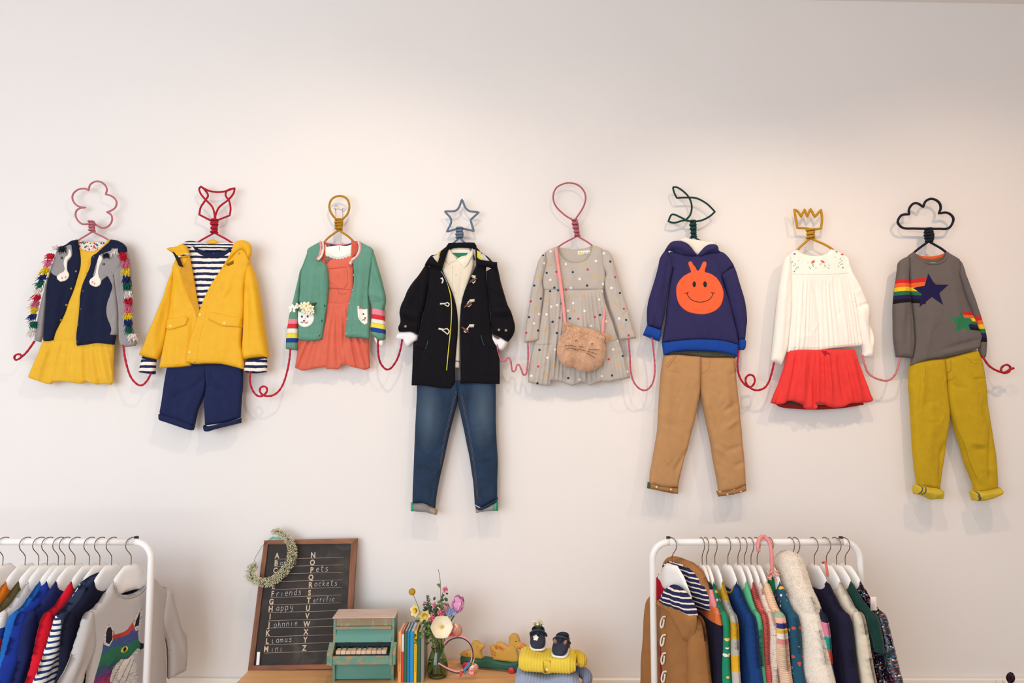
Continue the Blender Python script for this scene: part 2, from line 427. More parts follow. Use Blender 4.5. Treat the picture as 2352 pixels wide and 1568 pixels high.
def button(S, p, r, mat, name='button', hole=None, off=0.0, parent=None, n=14):
    c = on(S, p, off); m = MB(); M = Matrix.Translation(c) @ Matrix.Rotation(PI / 2, 4, 'X')
    m.lathe([(r * .6, -.002), (r * .95, -.001), (r, .0012), (r * .85, .0024), (r * .7, .0018), (.0001, .0018)], n=n, M=M)
    mm = [mat]
    if hole:
        mm.append(hole)
        for s in (-1, 1): m.lathe([(r * .14, .0015), (r * .14, .0022)], c=(s * r * .28, 0, 0), n=6, m=1, M=M)
    return m.build(name, mm, S.root, parent=parent or S.obj.parent)
def ellm(S, name, mat, cx, cy, rx, ry, th=.0015, off=.001, rot=0, n=14, parent=None):
    return patch(S, name, mat, ell(cx, cy, rx, ry, n, rot), th=th, off=off, smooth=False, parent=parent, res=.004)
# ---------------------------------------------------------------- the setting
def wallmat(c='F0E9E4', name='matt_white_wall_paint'):
    g = NT(name); tc = g.n('TexCoord').outputs['Object']
    nz = g.n('TexNoise', i_Scale=3.0, i_Detail=8.0, i_Roughness=.6); g.l(tc, nz.inputs['Vector'])
    f = g.n('TexNoise', i_Scale=160.0, i_Detail=3.0); g.l(tc, f.inputs['Vector'])
    c = lin(c); g.l(g.ramp(nz.outputs[0], [(.3, tuple(v * .985 for v in c[:3]) + (1,)), (.7, c)]), g.b.inputs['Base Color'])
    g.b.inputs['Roughness'].default_value = .9; g.b.inputs['Specular IOR Level'].default_value = .2
    g.bump(g.math('ADD', g.math('MULTIPLY', nz.outputs[0], 2.0), g.math('MULTIPLY', f.outputs[0], .3)), .12, .004); return g.m
WALL = wallmat()
CEIL = 3.6
def slab(name, lo, hi, mat):
    m = MB(); m.box(lo, hi); return m.build(name, mat, smooth=False, kind='structure')
slab('wall_back', (-4.0, 0, 0), (4.0, .15, 3.75), WALL)
slab('wall_left', (-4.15, -3.2, 0), (-4.0, .15, 3.6), WALL)
slab('wall_right', (4.0, -5.2, 0), (4.15, .15, 3.6), WALL)
za, zb = P(1880, 1, 0).z, P(2352, 9.5, 0).z; xa, xb = P(1880, 1, 0).x, P(2352, 9.5, 0).x; sl = (zb - za) / (xb - xa)   # the old ceiling line falls a little to the right
m = MB(); m.add([(x, y, za + sl * (x - xa) + t) for x in (-4, 4) for y in (-5.2, 0) for t in (0, .12)], [(0, 1, 3, 2), (4, 6, 7, 5), (0, 4, 5, 1), (2, 3, 7, 6), (0, 2, 6, 4), (1, 5, 7, 3)])
m.build('ceiling', WALL, smooth=False, kind='structure')
slab('floor', (-4.15, -5.2, -.1), (4.15, .15, 0), wood('C2AC90', 'D2BEA4', 2, 30, .5, 'pale_oak_floor_boards'))
m = MB(); zr = P(2200, 1559, .02).z
m.box((-4, -.022, zr - .10), (4, -.0005, zr), bev=.004); m.box((-4, -.012, .02), (4, -.0005, zr - .10))
m.build('trim_1', plain('F6EFE6', .45, name='satin_white_trim_paint'), smooth=False, kind='structure')
m = MB(); m.box((-4, -.02, 0), (4, -.0125, .14), bev=.003)
m.build('baseboard_back', plain('F6EFE6', .45, name='satin_white_trim_paint'), smooth=False, kind='structure')

# ---------------------------------------------------------------- wrapped wire hangers on the wall
def rope(col, name='wool_yarn'):
    key = ('rope', col)
    if key in MATS: return MATS[key]
    g = NT(name + '_' + col); c = lin(col); tc = g.n('TexCoord').outputs['Object']
    n = g.n('TexNoise', i_Scale=260.0, i_Detail=3.0); g.l(tc, n.inputs['Vector'])
    g.l(g.ramp(n.outputs[0], [(.3, tuple(v * .75 for v in c[:3]) + (1,)), (.7, tuple(min(1, v * 1.15) for v in c[:3]) + (1,))]), g.b.inputs['Base Color'])
    g.b.inputs['Roughness'].default_value = .95; g.bump(n.outputs[0], .6, .002); MATS[key] = g.m; return g.m
HG = 'yarn-wrapped wire hangers along the wall'
def wire_hanger(Z, col, label, paths, k0, k1, arms, turns=6, rk=.011, r=.0042, closed=(False,)):
    c = Z.w(k0, .02); R = thing('wire_hanger', label, 'clothes hanger', c, HG); mat = rope(col)
    for i, p in enumerate(paths):
        q = curve([Z.w(a, .016 + .004 * i) for a in p], .006, closed[i % len(closed)], 60)
        v, f = tube_geo(q, r, 8, closed[i % len(closed)]); mk('motif_loop', v, f, mat, R)
    a, b = Z.w(k0, .02), Z.w(k1, .02); n = turns * 14; pts = []
    rs = random.Random(len(label))
    for i in range(n + 1):
        t = i / n; th = 2 * PI * turns * t; cc = a.lerp(b, t); rr = rk * (1 + .12 * math.sin(7 * t + len(label)))
        pts.append(cc + Vector((rr * math.cos(th), -rr * .8 * math.sin(th) - .004, .003 * math.sin(th * .5))))
    v, f = tube_geo(pts, r * .95, 7); mk('binding_knot', v, f, mat, R)
    m = MB(); m.tube([a + Vector((0, .004, 0)), b + Vector((0, .002, 0))], rk * .8, 8)
    m.build('hanger_neck', mat, R)
    for e in arms:
        m = MB(); p0 = b; p1 = Z.w(e, .026); p2 = p1 + (p1 - p0) * .35; p2.z = p1.z + (p1.z - p0.z) * .8; p2.y = -.02
        q = curve([p0, p1, p2], .01); m.tube(q, r * .95, 8); m.build('hanger_arm', mat, R)
    return R
wire_hanger(Z1, 'C06F79', 'dusty pink yarn-wrapped hanger bent into a flower outline', [[(590,360),(540,375),(500,370),(465,325),(470,282),(500,264),(530,262),(478,250),(445,212),(445,170),(480,137),(530,130),(553,142),(565,102),(605,80),(650,90),(680,130),(672,170),(710,180),(745,215),(740,258),(705,284),(678,292),(710,312),(715,352),(690,390),(650,402),(612,385),(575,358)]], (576,360), (580,428), [(485,485),(690,485)], r=.0038, turns=7)
wire_hanger(Z2, 'B5112B', 'red yarn-wrapped hanger bent into a fox head', [[(480,277),(405,238),(414,195),(445,148),(457,125),(440,95),(416,72),(405,85),(412,112),(440,148),(480,190),(494,230),(497,275)], [(503,275),(585,243),(590,200),(580,155),(560,122),(572,95),(615,82),(606,115),(575,152),(525,192),(503,235),(499,270)], [(414,74),(470,100),(545,103),(614,82)]], (497,270), (495,345), [(380,418),(605,410)], rk=.013)
wire_hanger(Z3, 'B88418', 'mustard yarn-wrapped hanger bent into a narrow oval loop', [[(525,292),(482,240),(465,180),(487,125),(543,102),(600,122),(622,180),(608,240),(562,292)]], (541,290), (540,368), [(435,452),(640,442)], rk=.014, r=.0046, turns=7)
wire_hanger(Z4, '68788F', 'slate blue yarn-wrapped hanger bent into a star', [[(558,58),(520,137),(430,148),(478,215),(445,300),(545,277),(648,295),(622,212),(685,155),(600,137)]], (540,275), (540,345), [(465,418),(622,430)], closed=(True,), rk=.013, r=.0045)
wire_hanger(Z6, 'BC6470', 'dusty pink yarn-wrapped hanger bent into a round balloon', [[(445,320),(380,280),(318,215),(303,150),(325,95),(370,68),(420,60),(480,78),(520,125),(527,175),(510,230),(455,315)]], (450,318), (470,428), [(340,502),(572,494)], r=.0036, turns=8)
wire_hanger(Z7, '0E3B36', 'dark green yarn-wrapped hanger bent into a leaping whale', [[(340,70),(375,72),(430,108),(475,160),(495,230),(480,300),(445,338),(400,315),(345,292),(325,300),(303,350),(350,362),(430,342),(480,348)], [(340,72),(350,112),(372,158),(440,155),(530,160),(610,200),(660,245),(684,272),(640,310),(580,340),(520,352)]], (500,348), (510,478), [(455,500),(590,524)], r=.0041, turns=8)
wire_hanger(Z9, 'C28F1E', 'mustard yarn-wrapped hanger bent into a crown', [[(350,220),(325,212),(260,208),(250,150),(240,88),(262,100),(285,135),(308,88),(325,135),(346,84),(375,137),(415,90),(422,150),(416,212),(375,218),(345,220)]], (344,222), (345,275), [(262,352),(488,348)], r=.0052, rk=.014, turns=4)
wire_hanger(Z10, '111428', 'navy yarn-wrapped hanger bent into a cloud', [[(385,332),(280,330),(190,325),(150,290),(150,260),(180,222),(238,216),(237,175),(265,135),(300,127),(350,157),(370,112),(420,92),(475,120),(490,165),(474,210),(540,203),(588,240),(585,285),(550,328),(470,332)]], (388,335), (395,432), [(283,517),(538,527)], r=.0052, rk=.015, closed=(True,), turns=8)
# thin grey lines on the wall behind the oval loop
m = MB()
for p in ([(500,195),(515,210),(530,200),(545,205),(560,210),(580,222),(590,205),(575,195),(565,208)], [(512,195),(515,240),(516,262)], [(566,200),(570,240),(568,285)], [(505,185),(520,175),(535,190)]):
    m.tube(curve([Z3.w(a, .002 - OFF) for a in p], .006), .0007, 5)
mk('thin_line_marks', m.v, m.f, plain('8E8A94', .8), label='faint thin grey lines on the wall inside the mustard oval loop', cat='drawing')

# ---------------------------------------------------------------- yarn arms between the outfits
def cord(col, pts, label, r=.0042, d=.045, Z=ZPX, bead=None):
    q = curve([Z.w(a, d + (.006 if i % 2 else 0)) for i, a in enumerate(pts)], .007, False, 170)
    v = []; V, F = tube_geo(q, [r * (1 + .12 * math.sin(i * 1.9)) for i in range(len(q))], 8)
    return mk('yarn_cord', V, F, rope(col), label=label, cat='yarn', group='yarn cords running from sleeve to sleeve')
cord('B81830', [(180,1185),(130,1255),(95,1290),(60,1314),(40,1306),(48,1282),(75,1276),(88,1292),(78,1302)], 'red yarn cord with a curled end hanging from the cardigan cuff above the yellow frill', Z=Z1)
cord('C01A32', [(283,790),(287,821),(297,858),(308,876),(323,885),(337,875),(348,855)], 'red yarn cord in a plain U between horse cardigan and yellow raincoat')
cord('C01A32', [(574.5,850),(574.5,879),(584,902),(598,910),(611,902),(613,892),(606,887),(598,891),(598,901),(611,909),(630,906),(646,890),(657,862),(664,830),(667.5,795)], 'red yarn cord with one small loop between raincoat and green cardigan')
cord('AE1030', [(845,1230),(850,1350),(872,1420),(925,1460),(985,1400),(1020,1310),(1042,1190)], 'dark red yarn cord between green cardigan and black duffle coat', Z=Z3)
cord('CE6A76', [(1146,778),(1142.6,798),(1147,820),(1158,830),(1167,821),(1173,829),(1177,852),(1183,851),(1190,837),(1197,848),(1205,861),(1211,845),(1213,815),(1212,783)], 'pink yarn cord in wavy zigzags between duffle coat and polka dot dress', r=.0037)
cord('C45A70', [(825,1145),(833,1240),(843,1380),(880,1465),(945,1494),(997,1430),(1005,1300),(986,1120)], 'pink yarn cord in a deep U between polka dot dress and hoodie', Z=Z6, r=.0037)
cord('B41229', [(922,85),(910,220),(930,320),(975,385),(1022,405),(1056,368),(1052,318),(1015,300),(982,330),(990,380),(1055,430),(1130,420),(1175,370),(1200,300),(1225,195)], 'red yarn cord with one loop between hoodie and white blouse', Z=Z8, r=.0043)
cord('D0787C', [(686,1040),(700,1100),(725,1158),(780,1195),(860,1205),(905,1160),(935,1050)], 'salmon yarn cord between white blouse and grey star jumper', Z=Z9, r=.0042)
cord('B01A2C', [(822,1350),(880,1430),(960,1475),(1020,1484),(1048,1445),(1015,1420),(975,1448),(985,1482),(1040,1462),(1078,1445)], 'red yarn cord with a knotted loose end hanging right of the mustard trousers', Z=Z10, r=.0045)
# ================================================================ the eight outfits on the wall
NAVY = fab('171D38', 'knit', var=.12); NAVYC = fab('1A2140', 'plain', var=.12)
GREY_M = fab('8A8382', 'melange', c2='A39C9A'); YEL = fab('EAB636', 'plain', var=.05); CREAM = fab('F3E9DA', 'plain', var=.04)
BLK = plain('14120F', .8, name='black_thread'); DBTN = plain('2A2C3C', .35, name='dark_button')
def outfit(name, label, cat, Z, p, **k): return thing(name, label, cat, Z.w(p, .0), **k)

# ---- 1 yellow dress + horse cardigan
R = outfit('child_dress', 'yellow child dress with gathered skirt under the navy horse cardigan', 'dress', Z1, (560, 1480))
g = NT('floral_lining'); uv = g.n('UVMap').outputs[0]; vo = g.n('TexVoronoi', i_Scale=95.0); g.l(uv, vo.inputs['Vector'])
sx = g.n('SeparateXYZ'); g.l(vo.outputs['Color'], sx.inputs[0])
g.l(g.mixc(g.math('LESS_THAN', vo.outputs[0], .45), lin('E8DCC8'), g.ramp(sx.outputs[0], [(0, lin('C83038')), (.3, lin('3E6E4E')), (.55, lin('E8A0A0')), (.75, lin('2F5C8C'))], True)), g.b.inputs['Base Color']); g.b.inputs['Roughness'].default_value = .9
FLORAL = g.m
cloth(Z1, R, 'neck_lining', FLORAL, [(468,484),(515,494),(570,498),(630,496),(692,488),(660,540),(600,572),(520,565),(480,530)], base=.024, th=.003, dome=0)
S = cloth(Z1, R, 'bodice', YEL, [(464,478),(478,525),(505,552),(555,563),(610,558),(650,532),(680,500),(698,480),(725,560),(710,800),(700,1190),(235,1190),(290,900),(400,700),(440,560)], base=.02, th=.012, folds=[(560,600,430,1150,22,4),(500,600,350,1100,16,-3),(580,700,500,1180,20,-3)])
seam(S, 'neck_binding', YEL, [(463,480),(478,530),(505,557),(558,568),(612,562),(652,537),(682,505),(699,481)], r=.0034)
seam(S, 'neck_binding', YEL, [(464,482),(515,490),(570,494),(630,492),(697,484)], r=.002, off=-.012)
cloth(Z1, R, 'gathered_skirt', YEL, [(235,1178),(200,1260),(160,1350),(124,1436),(165,1452),(210,1466),(250,1480),(285,1484),(300,1470),(345,1464),(400,1468),(440,1474),(475,1479),(505,1478),(530,1462),(548,1472),(600,1486),(650,1482),(700,1488),(712,1470),(716,1330),(725,1196),(600,1180),(400,1172)], base=.018, th=.016, res=.005, folds=[('P',480,1175,1480,450,600,9,3.6,.3,3),(300,1200,200,1450,30,5),(530,1200,540,1470,18,-6),(420,1200,400,1460,14,-4)])
YSH = fab('C98A14', 'plain', var=.05)
R = outfit('horse_cardigan', 'navy and grey knitted cardigan with two horse heads and tasselled sleeves', 'cardigan', Z1, (400, 1190))
SL = cloth(Z1, R, 'sleeve', GREY_M, [(350,545),(318,600),(295,660),(270,720),(252,780),(235,850),(220,910),(205,980),(190,1060),(172,1182),(212,1192),(228,1150),(240,1050),(250,930),(262,780),(292,700),(330,640)], base=.028, th=.016, folds=[(300,700,230,1100,14,3),(230,900,200,1150,10,-3)])
SR = cloth(Z1, R, 'sleeve', GREY_M, [(720,570),(760,545),(800,552),(822,590),(836,660),(842,760),(846,860),(845,980),(848,1080),(858,1140),(880,1192),(868,1216),(795,1224),(765,1202),(757,1100),(757,1000),(748,880),(735,790),(715,700)], base=.03, th=.018, folds=[(745,650,760,1100,14,4),(775,640,790,1190,10,-3),(820,900,830,1180,12,3)])
B1 = cloth(Z1, R, 'front_panel', NAVY, [(468,480),(430,488),(395,512),(340,545),(316,610),(292,700),(268,755),(256,850),(250,950),(240,1080),(233,1184),(275,1184),(302,1176),(322,1120),(352,1050),(382,990),(410,920),(435,860),(460,780),(482,720),(494,670),(494,620),(484,560),(474,520)], base=.03, th=.016, folds=[(360,800,320,1150,26,4),(410,780,330,1120,14,-3),(280,800,260,1150,14,-3)])
B2 = cloth(Z1, R, 'front_panel', NAVY, [(702,478),(745,486),(790,512),(810,550),(790,640),(740,720),(735,800),(745,900),(752,1000),(752,1110),(735,1150),(722,1210),(600,1198),(530,1208),(464,1217),(464,1150),(475,1050),(484,940),(492,850),(510,780),(540,715),(562,660),(572,600),(610,570),(660,525),(688,500)], base=.034, th=.018, folds=[(560,800,520,1150,20,4),(600,780,590,1180,16,-3),(650,850,640,1180,20,3),(520,780,490,1150,10,-2)])
patch(B2, 'horse_body', GREY_M, [(648,740),(690,735),(708,770),(722,812),(705,870),(688,930),(684,990),(695,1040),(716,1100),(708,1142),(738,1144),(752,1128),(752,1000),(748,900),(742,820),(732,760),(720,700),(680,700)], th=.004, sink=.004)
H1 = patch(B1, 'horse_head', GREY_M, [(335,556),(362,540),(400,530),(424,520),(440,522),(446,555),(444,595),(425,628),(398,650),(402,700),(345,740),(318,728),(293,706),(300,650),(316,600)], th=.0025)
patch(B1, 'horse_blaze', CREAM, [(425,545),(440,560),(442,600),(418,630),(412,665),(414,700),(426,726),(418,752),(398,770),(368,777),(346,758),(342,738),(360,720),(388,706),(396,690),(388,648),(400,606),(418,590)], th=.0032)
H2 = patch(B2, 'horse_head', GREY_M, [(640,592),(685,572),(730,560),(770,580),(795,625),(790,700),(760,740),(722,730),(690,738),(655,765),(630,795),(605,770),(592,742),(600,700),(615,650)], th=.0025)
patch(B2, 'horse_blaze', CREAM, [(636,592),(622,640),(612,700),(600,738),(575,755),(563,775),(575,798),(612,812),(640,798),(648,765),(636,742),(632,705),(644,660),(662,618),(655,600)], th=.0032)
for S, p in ((B1, (377,612)), (B2, (668,656))):
    ellm(S, 'horse_eye', BLK, p[0], p[1], 9, 8, off=.004); ellm(S, 'horse_eye', GREY_M, p[0], p[1], 4, 4, off=.006)
for S, x, y in ((B1, 405, 745), (B1, 383, 752), (B2, 590, 780), (B2, 606, 790)): ellm(S, 'nostril', fab('E8A0A0'), x, y, 5, 8, off=.0045)
for y, p in zip(range(5), [(470,703),(435,822),(400,935),(358,1040)]): ellm(B1, 'buttonhole', fab('B58E2C'), p[0], p[1], 5, 7, off=.0006, rot=.3)
for p in [(596,606),(549,718),(519,840),(502,965),(487,1077),(480,1190)]: button(B2, p, .0042, DBTN, hole=plain('9A94A0'))
def tuft(root, c, col, dirv, n=95, L=.03, spread=.014, name='tassel', r=.0013, mat=None):
    m = MB(); rs = random.Random(int(c.x * 9999) + int(c.z * 7777))
    for i in range(n):
        b = c + Vector((rs.uniform(-1, 1) * spread * .7, rs.uniform(-.006, .006), rs.uniform(-1, 1) * spread * .6))
        d = Vector(dirv) + Vector((rs.gauss(0, .35), rs.gauss(-.1, .35), rs.gauss(0, .35))); l = L * rs.uniform(.6, 1.1)
        m.tube([b, b + d * l * .5, b + (d + Vector((0, 0, -.35))) * l], [r, r * 1.1, r * .6], 4)
    return mk(name, m.v, m.f, mat or fab(col, 'plain', var=.15), root)
FR = {'r': 'C81E36', 'p': 'E0708E', 'y': 'F0CE1C', 'n': '1F3270', 'g': '17644E', 'w': 'EEE4DC'}
for c, x, y in [('r',300,592),('p',284,638),('y',262,690),('n',246,735),('g',228,782),('w',216,828),('r',205,872),('p',196,918),('y',186,962),('n',176,1008),('g',180,1062),('w',172,1120)]:
    tuft(R, Z1.w((x, y), .048), FR[c], (-.55, -.15, -.6), L=.017)
for c, x, y in [('w',735,560),('r',792,588),('p',806,645),('y',812,695),('n',816,748),('g',820,800),('w',826,850),('r',826,900),('p',826,948),('y',826,1000),('n',826,1048),('g',832,1092),('w',850,1148)]:
    tuft(R, Z1.w((x, y), .054), FR[c], (.25, -.2, -.75), L=.016, spread=.018)
tuft(R, Z1.w((375, 545), .056), '15182A', (-.1, -.3, -.3), n=60, L=.014, spread=.018, name='horse_forelock')
tuft(R, Z1.w((678, 590), .06), '15182A', (-.1, -.3, -.4), n=60, L=.014, spread=.014, name='horse_forelock')
tuft(R, Z1.w((330, 540), .052), 'EEE4DC', (-.5, -.2, .2), n=30, L=.018)

# ---- 2 raincoat, striped tee, shorts
STR = fab('F5ECE0', 'plain', var=.03, stripe=(.0243, .47, '20264A')); STRH = fab('F5ECE0', 'plain', var=.03, stripe=(.013, .5, '20264A'))
RIBN = fab('1E2444', 'knit')
R = outfit('denim_shorts', 'navy cotton child shorts with turned-up hems below the yellow raincoat', 'shorts', Z2, (420, 1500))
SHN = fab('1E264C', 'plain', var=.12)
S1 = cloth(Z2, R, 'trouser_leg', SHN, [(212,1128),(200,1190),(188,1270),(178,1340),(165,1412),(260,1450),(340,1482),(372,1478),(392,1390),(412,1345),(440,1260),(445,1120)], base=.02, th=.022, folds=[(230,1200,215,1400,30,4),(400,1180,330,1420,26,4),(300,1200,290,1440,16,-3),(440,1200,330,1300,14,-4),(380,1250,240,1330,12,-2)])
S2 = cloth(Z2, R, 'trouser_leg', SHN, [(430,1120),(440,1250),(428,1340),(432,1420),(434,1482),(520,1470),(600,1450),(642,1435),(648,1330),(656,1230),(656,1120)], base=.022, th=.024, folds=[(480,1220,500,1440,30,4),(560,1170,600,1440,20,4),(460,1240,560,1280,14,-4),(640,1200,540,1330,12,-2)])
cloth(Z2, R, 'turned_up_hem', SHN, [(160,1410),(200,1420),(270,1440),(345,1470),(368,1484),(360,1510),(345,1512),(260,1484),(162,1452)], base=.018, th=.034, edge=.01, folds=[(170,1432,350,1492,6,2)])
cloth(Z2, R, 'turned_up_hem', SHN, [(424,1478),(440,1488),(530,1468),(610,1448),(642,1438),(642,1468),(560,1488),(480,1508),(440,1520),(428,1512)], base=.018, th=.036, edge=.01)
seam(S2, 'fly_seam', SHN, [(470,1140),(475,1200),(462,1245),(440,1262)], r=.0012)
seam(S1, 'pocket_seam', SHN, [(245,1150),(230,1200),(200,1240)], r=.001)
R = outfit('striped_tee', 'navy and cream striped long-sleeved tee worn inside the yellow raincoat', 'shirt', Z2, (470, 800))
cloth(Z2, R, 'tee_back', STR, [(330,425),(390,405),(480,412),(560,405),(630,425),(600,500),(360,500)], base=.018, th=.004, dome=0)
S = cloth(Z2, R, 'tee_front', STR, [(320,430),(368,420),(390,452),(430,478),(480,490),(530,484),(575,462),(603,425),(650,450),(610,620),(560,900),(350,900),(310,620)], base=.024, th=.012, folds=[(420,560,400,780,20,3),(500,520,440,760,18,3)])
patch(S, 'neck_rib', RIBN, [(366,424),(388,456),(430,482),(480,494),(530,488),(578,464),(604,428),(600,412),(574,440),(530,458),(480,464),(436,456),(402,436),(386,414)], th=.004)
for pl in ([(62,1078),(100,1086),(142,1092),(140,1135),(137,1180),(90,1176),(40,1168),(52,1120)], [(680,1090),(735,1086),(796,1078),(800,1120),(797,1166),(740,1174),(690,1172),(664,1162),(672,1120)]):
    S = cloth(Z2, R, 'cuff', STR, pl, base=.03, th=.022, edge=.02)
for pl in ([(62,1072),(105,1082),(142,1090),(142,1104),(100,1098),(60,1088)], [(682,1086),(740,1084),(797,1074),(797,1088),(740,1096),(684,1100)]):
    cloth(Z2, R, 'cuff_rib', RIBN, pl, base=.03, th=.024, edge=.01)
RC = fab('EBB022', 'plain', .55, var=.04); RCD = fab('4A3A16', 'plain')
R = outfit('raincoat', 'yellow hooded child raincoat hanging open over a striped tee', 'coat', Z2, (420, 1140))
cloth(Z2, R, 'hood_lining', STRH, [(290,430),(305,404),(345,392),(400,398),(480,408),(560,402),(612,404),(636,386),(658,384),(640,420),(604,428),(560,444),(480,452),(410,444),(372,424),(340,455)], base=.03, th=.006)
cloth(Z2, R, 'hood_back', RC, [(440,400),(462,388),(492,386),(520,400),(500,410),(460,410)], base=.032, th=.008)
cloth(Z2, R, 'sleeve', RC, [(262,505),(240,560),(215,620),(190,710),(155,800),(120,890),(80,980),(37,1066),(92,1084),(152,1094),(180,1030),(198,960),(212,880),(228,780),(240,680),(250,590)], base=.026, th=.034, edge=.03, folds=[(215,640,110,1040,26,6),(235,620,160,1070,14,-5),(150,860,70,1060,14,3)])
cloth(Z2, R, 'sleeve', RC, [(688,500),(712,550),(736,620),(752,700),(768,800),(786,930),(800,1010),(809,1080),(740,1082),(660,1094),(650,1050),(655,930),(660,750),(664,620)], base=.026, th=.036, edge=.03, folds=[(720,620,765,1060,24,6),(690,640,690,1060,14,-5),(665,640,675,700,12,-4)])
C1 = cloth(Z2, R, 'front_panel', RC, [(290,450),(340,460),(352,540),(362,620),(382,710),(400,790),(398,860),(380,960),(360,1060),(350,1130),(260,1140),(165,1142),(180,1060),(195,980),(210,900),(222,800),(235,690),(246,600),(240,560),(262,500)], base=.036, th=.018, folds=[(270,540,330,760,20,4),(300,560,380,780,14,-6),(240,640,220,840,16,-5),(300,920,270,1130,24,4),(370,830,350,1100,14,-6)])
C2 = cloth(Z2, R, 'front_panel', RC, [(606,430),(660,424),(692,470),(700,515),(676,600),(664,680),(664,780),(652,900),(646,1000),(660,1080),(666,1152),(590,1132),(520,1118),(440,1116),(380,1120),(318,1110),(330,1040),(350,960),(378,880),(408,790),(440,710),(478,640),(530,560),(570,490)], base=.044, th=.02, folds=[(600,520,450,760,26,3),(640,560,560,780,16,-3),(560,920,540,1110,30,4),(640,640,560,740,12,-3),(420,860,370,1100,10,-3)])
cloth(Z2, R, 'front_facing', fab('D4961C', 'plain', .6), [(345,470),(370,600),(398,770),(405,800),(396,880),(384,830),(340,720),(300,620),(262,560),(300,545),(320,520)], base=.054, th=.004, dome=0, folds=[(330,540,390,800,12,2)])
H1 = cloth(Z2, R, 'hood', RC, [(204,436),(232,430),(270,422),(300,408),(322,420),(338,450),(344,482),(318,490),(288,492),(310,546),(286,540),(268,500),(250,470),(225,452)], base=.05, th=.018, folds=[(230,442,330,450,10,4),(290,430,330,480,8,-3)])
cloth(Z2, R, 'hood_strap', fab('2A2016'), [(224,432),(244,430),(268,456),(290,500),(308,546),(284,540),(266,500),(246,462)], base=.066, th=.004, dome=0)
cloth(Z2, R, 'hood', RC, [(606,408),(636,388),(662,386),(690,398),(708,424),(710,460),(694,498),(684,476),(672,452),(650,440),(620,466),(580,510),(556,545),(540,550),(566,500),(592,458)], base=.056, th=.018, folds=[(650,400,700,440,12,4),(610,420,570,520,10,3)])
patch(C2, 'storm_tab', fab('8A6414', 'plain'), [(562,536),(614,508),(616,530),(578,546)], th=.003, smooth=False)
seam(H1, 'hood_trim', STRH, [(284,488),(310,480),(342,470)], r=.003)
for S, pl in ((C1, [(215,856),(270,848),(330,838),(348,850),(342,872),(330,892),(285,906),(240,917),(204,908)]), (C2, [(475,812),(560,830),(656,850),(656,904),(600,900),(552,897),(505,876),(464,858)])):
    patch(S, 'pocket_flap', RC, pl, th=.006, off=.001, edge=.005)
RB = plain('F3CE62', .35, name='cream_snap')
for S, p, o in ((C1, (241,897), .006), (C2, (563,880), .006), (C2, (413,830), 0), (C2, (353,1050), 0)): button(S, p, .0062, RB, 'snap_button', off=o)
for S, p in ((C1, (354,650)), (C2, (378,1108)), (C2, (645,468)), (C2, (482,630))): button(S, p, .003, plain('A89A8C', .3, .8), 'metal_popper', off=.004)
seam(C2, 'placket_seam', RC, [(560,560),(470,720),(440,860),(410,980),(395,1110)], r=.0008)
seam(C2, 'hem_seam', RC, [(330,1090),(440,1098),(560,1108),(660,1132)], r=.0008); seam(C1, 'hem_seam', RC, [(172,1120),(260,1122),(345,1110)], r=.0008)

# ---- 3 coral dress, lace collar, green cardigan
COR = fab('DC6C56', 'plain', var=.05); CORS = fab('C95A48', 'plain', var=.06)
R = outfit('pinafore_dress', 'coral linen pinafore dress showing below the sage green cardigan', 'dress', Z3, (480, 1450))
S = cloth(Z3, R, 'bodice', COR, [(410,455),(430,560),(440,640),(470,600),(500,590),(560,592),(600,580),(625,560),(640,450),(690,460),(660,600),(650,950),(400,950),(400,600)], base=.02, th=.012, wr=.0025, folds=[(460,680,600,665,10,-2),(470,760,560,830,10,3),(600,640,610,800,8,-2)])
seam(S, 'pocket_seam', CORS, [(465,672),(600,660),(608,700),(604,790),(580,830),(470,822)], r=.0014)
seam(S, 'waist_seam', CORS, [(440,830),(540,828),(635,838)], r=.0016)
seam(S, 'waist_seam', CORS, [(530,832),(545,865),(560,870),(600,868)], r=.0012)
cloth(Z3, R, 'gathered_skirt', COR, [(440,925),(540,938),(640,928),(700,1050),(770,1215),(774,1320),(780,1446),(740,1462),(690,1450),(640,1440),(600,1426),(558,1420),(545,1440),(527,1458),(480,1456),(438,1456),(434,1440),(380,1446),(320,1456),(280,1466),(240,1466),(192,1446),(205,1360),(222,1225),(340,1100)], base=.018, th=.016, res=.005, folds=[('P',530,925,1450,230,600,9,4,.18,5),(470,960,440,1440,16,5),(520,960,530,1440,14,-7),(600,980,560,1420,14,-5)])
R = outfit('lace_blouse', 'white child blouse with scalloped collar inside the coral pinafore dress', 'blouse', Z3, (535, 590))
WH = fab('F6F1E8', 'plain', var=.03)
cloth(Z3, R, 'neck_lining', fab('2B4A92'), [(430,470),(480,478),(545,482),(605,478),(640,470),(620,510),(450,510)], base=.02, th=.002, dome=0, regions=[(ell(455, 480, 16, 14), fab('D85A62'))])
sc = [(432,500),(470,494),(540,486),(600,490),(640,478),(638,520),(636,560)]
for i in range(8):
    a = i / 8; b = (i + .5) / 8; f = lambda t: (634 - 200 * t, 566 + 27 * math.sin(PI * min(1, t * 1.02)))
    sc += [f(a), (f(b)[0], f(b)[1] + 8)]
S = cloth(Z3, R, 'lace_collar', WH, sc + [(432,566)], base=.03, th=.008, cornr=70)
seam(S, 'lace_edge', fab('D8D2C8'), [(440,552),(470,560),(500,578),(560,580),(600,566),(632,550)], r=.0009)
seam(S, 'button_slit', fab('5A5650'), [(546,500),(549,532)], r=.0009)
cloth(Z3, R, 'cuff', WH, [(810,1206),(835,1204),(848,1232),(886,1222),(888,1255),(878,1284),(850,1270),(828,1250)], base=.03, th=.016)
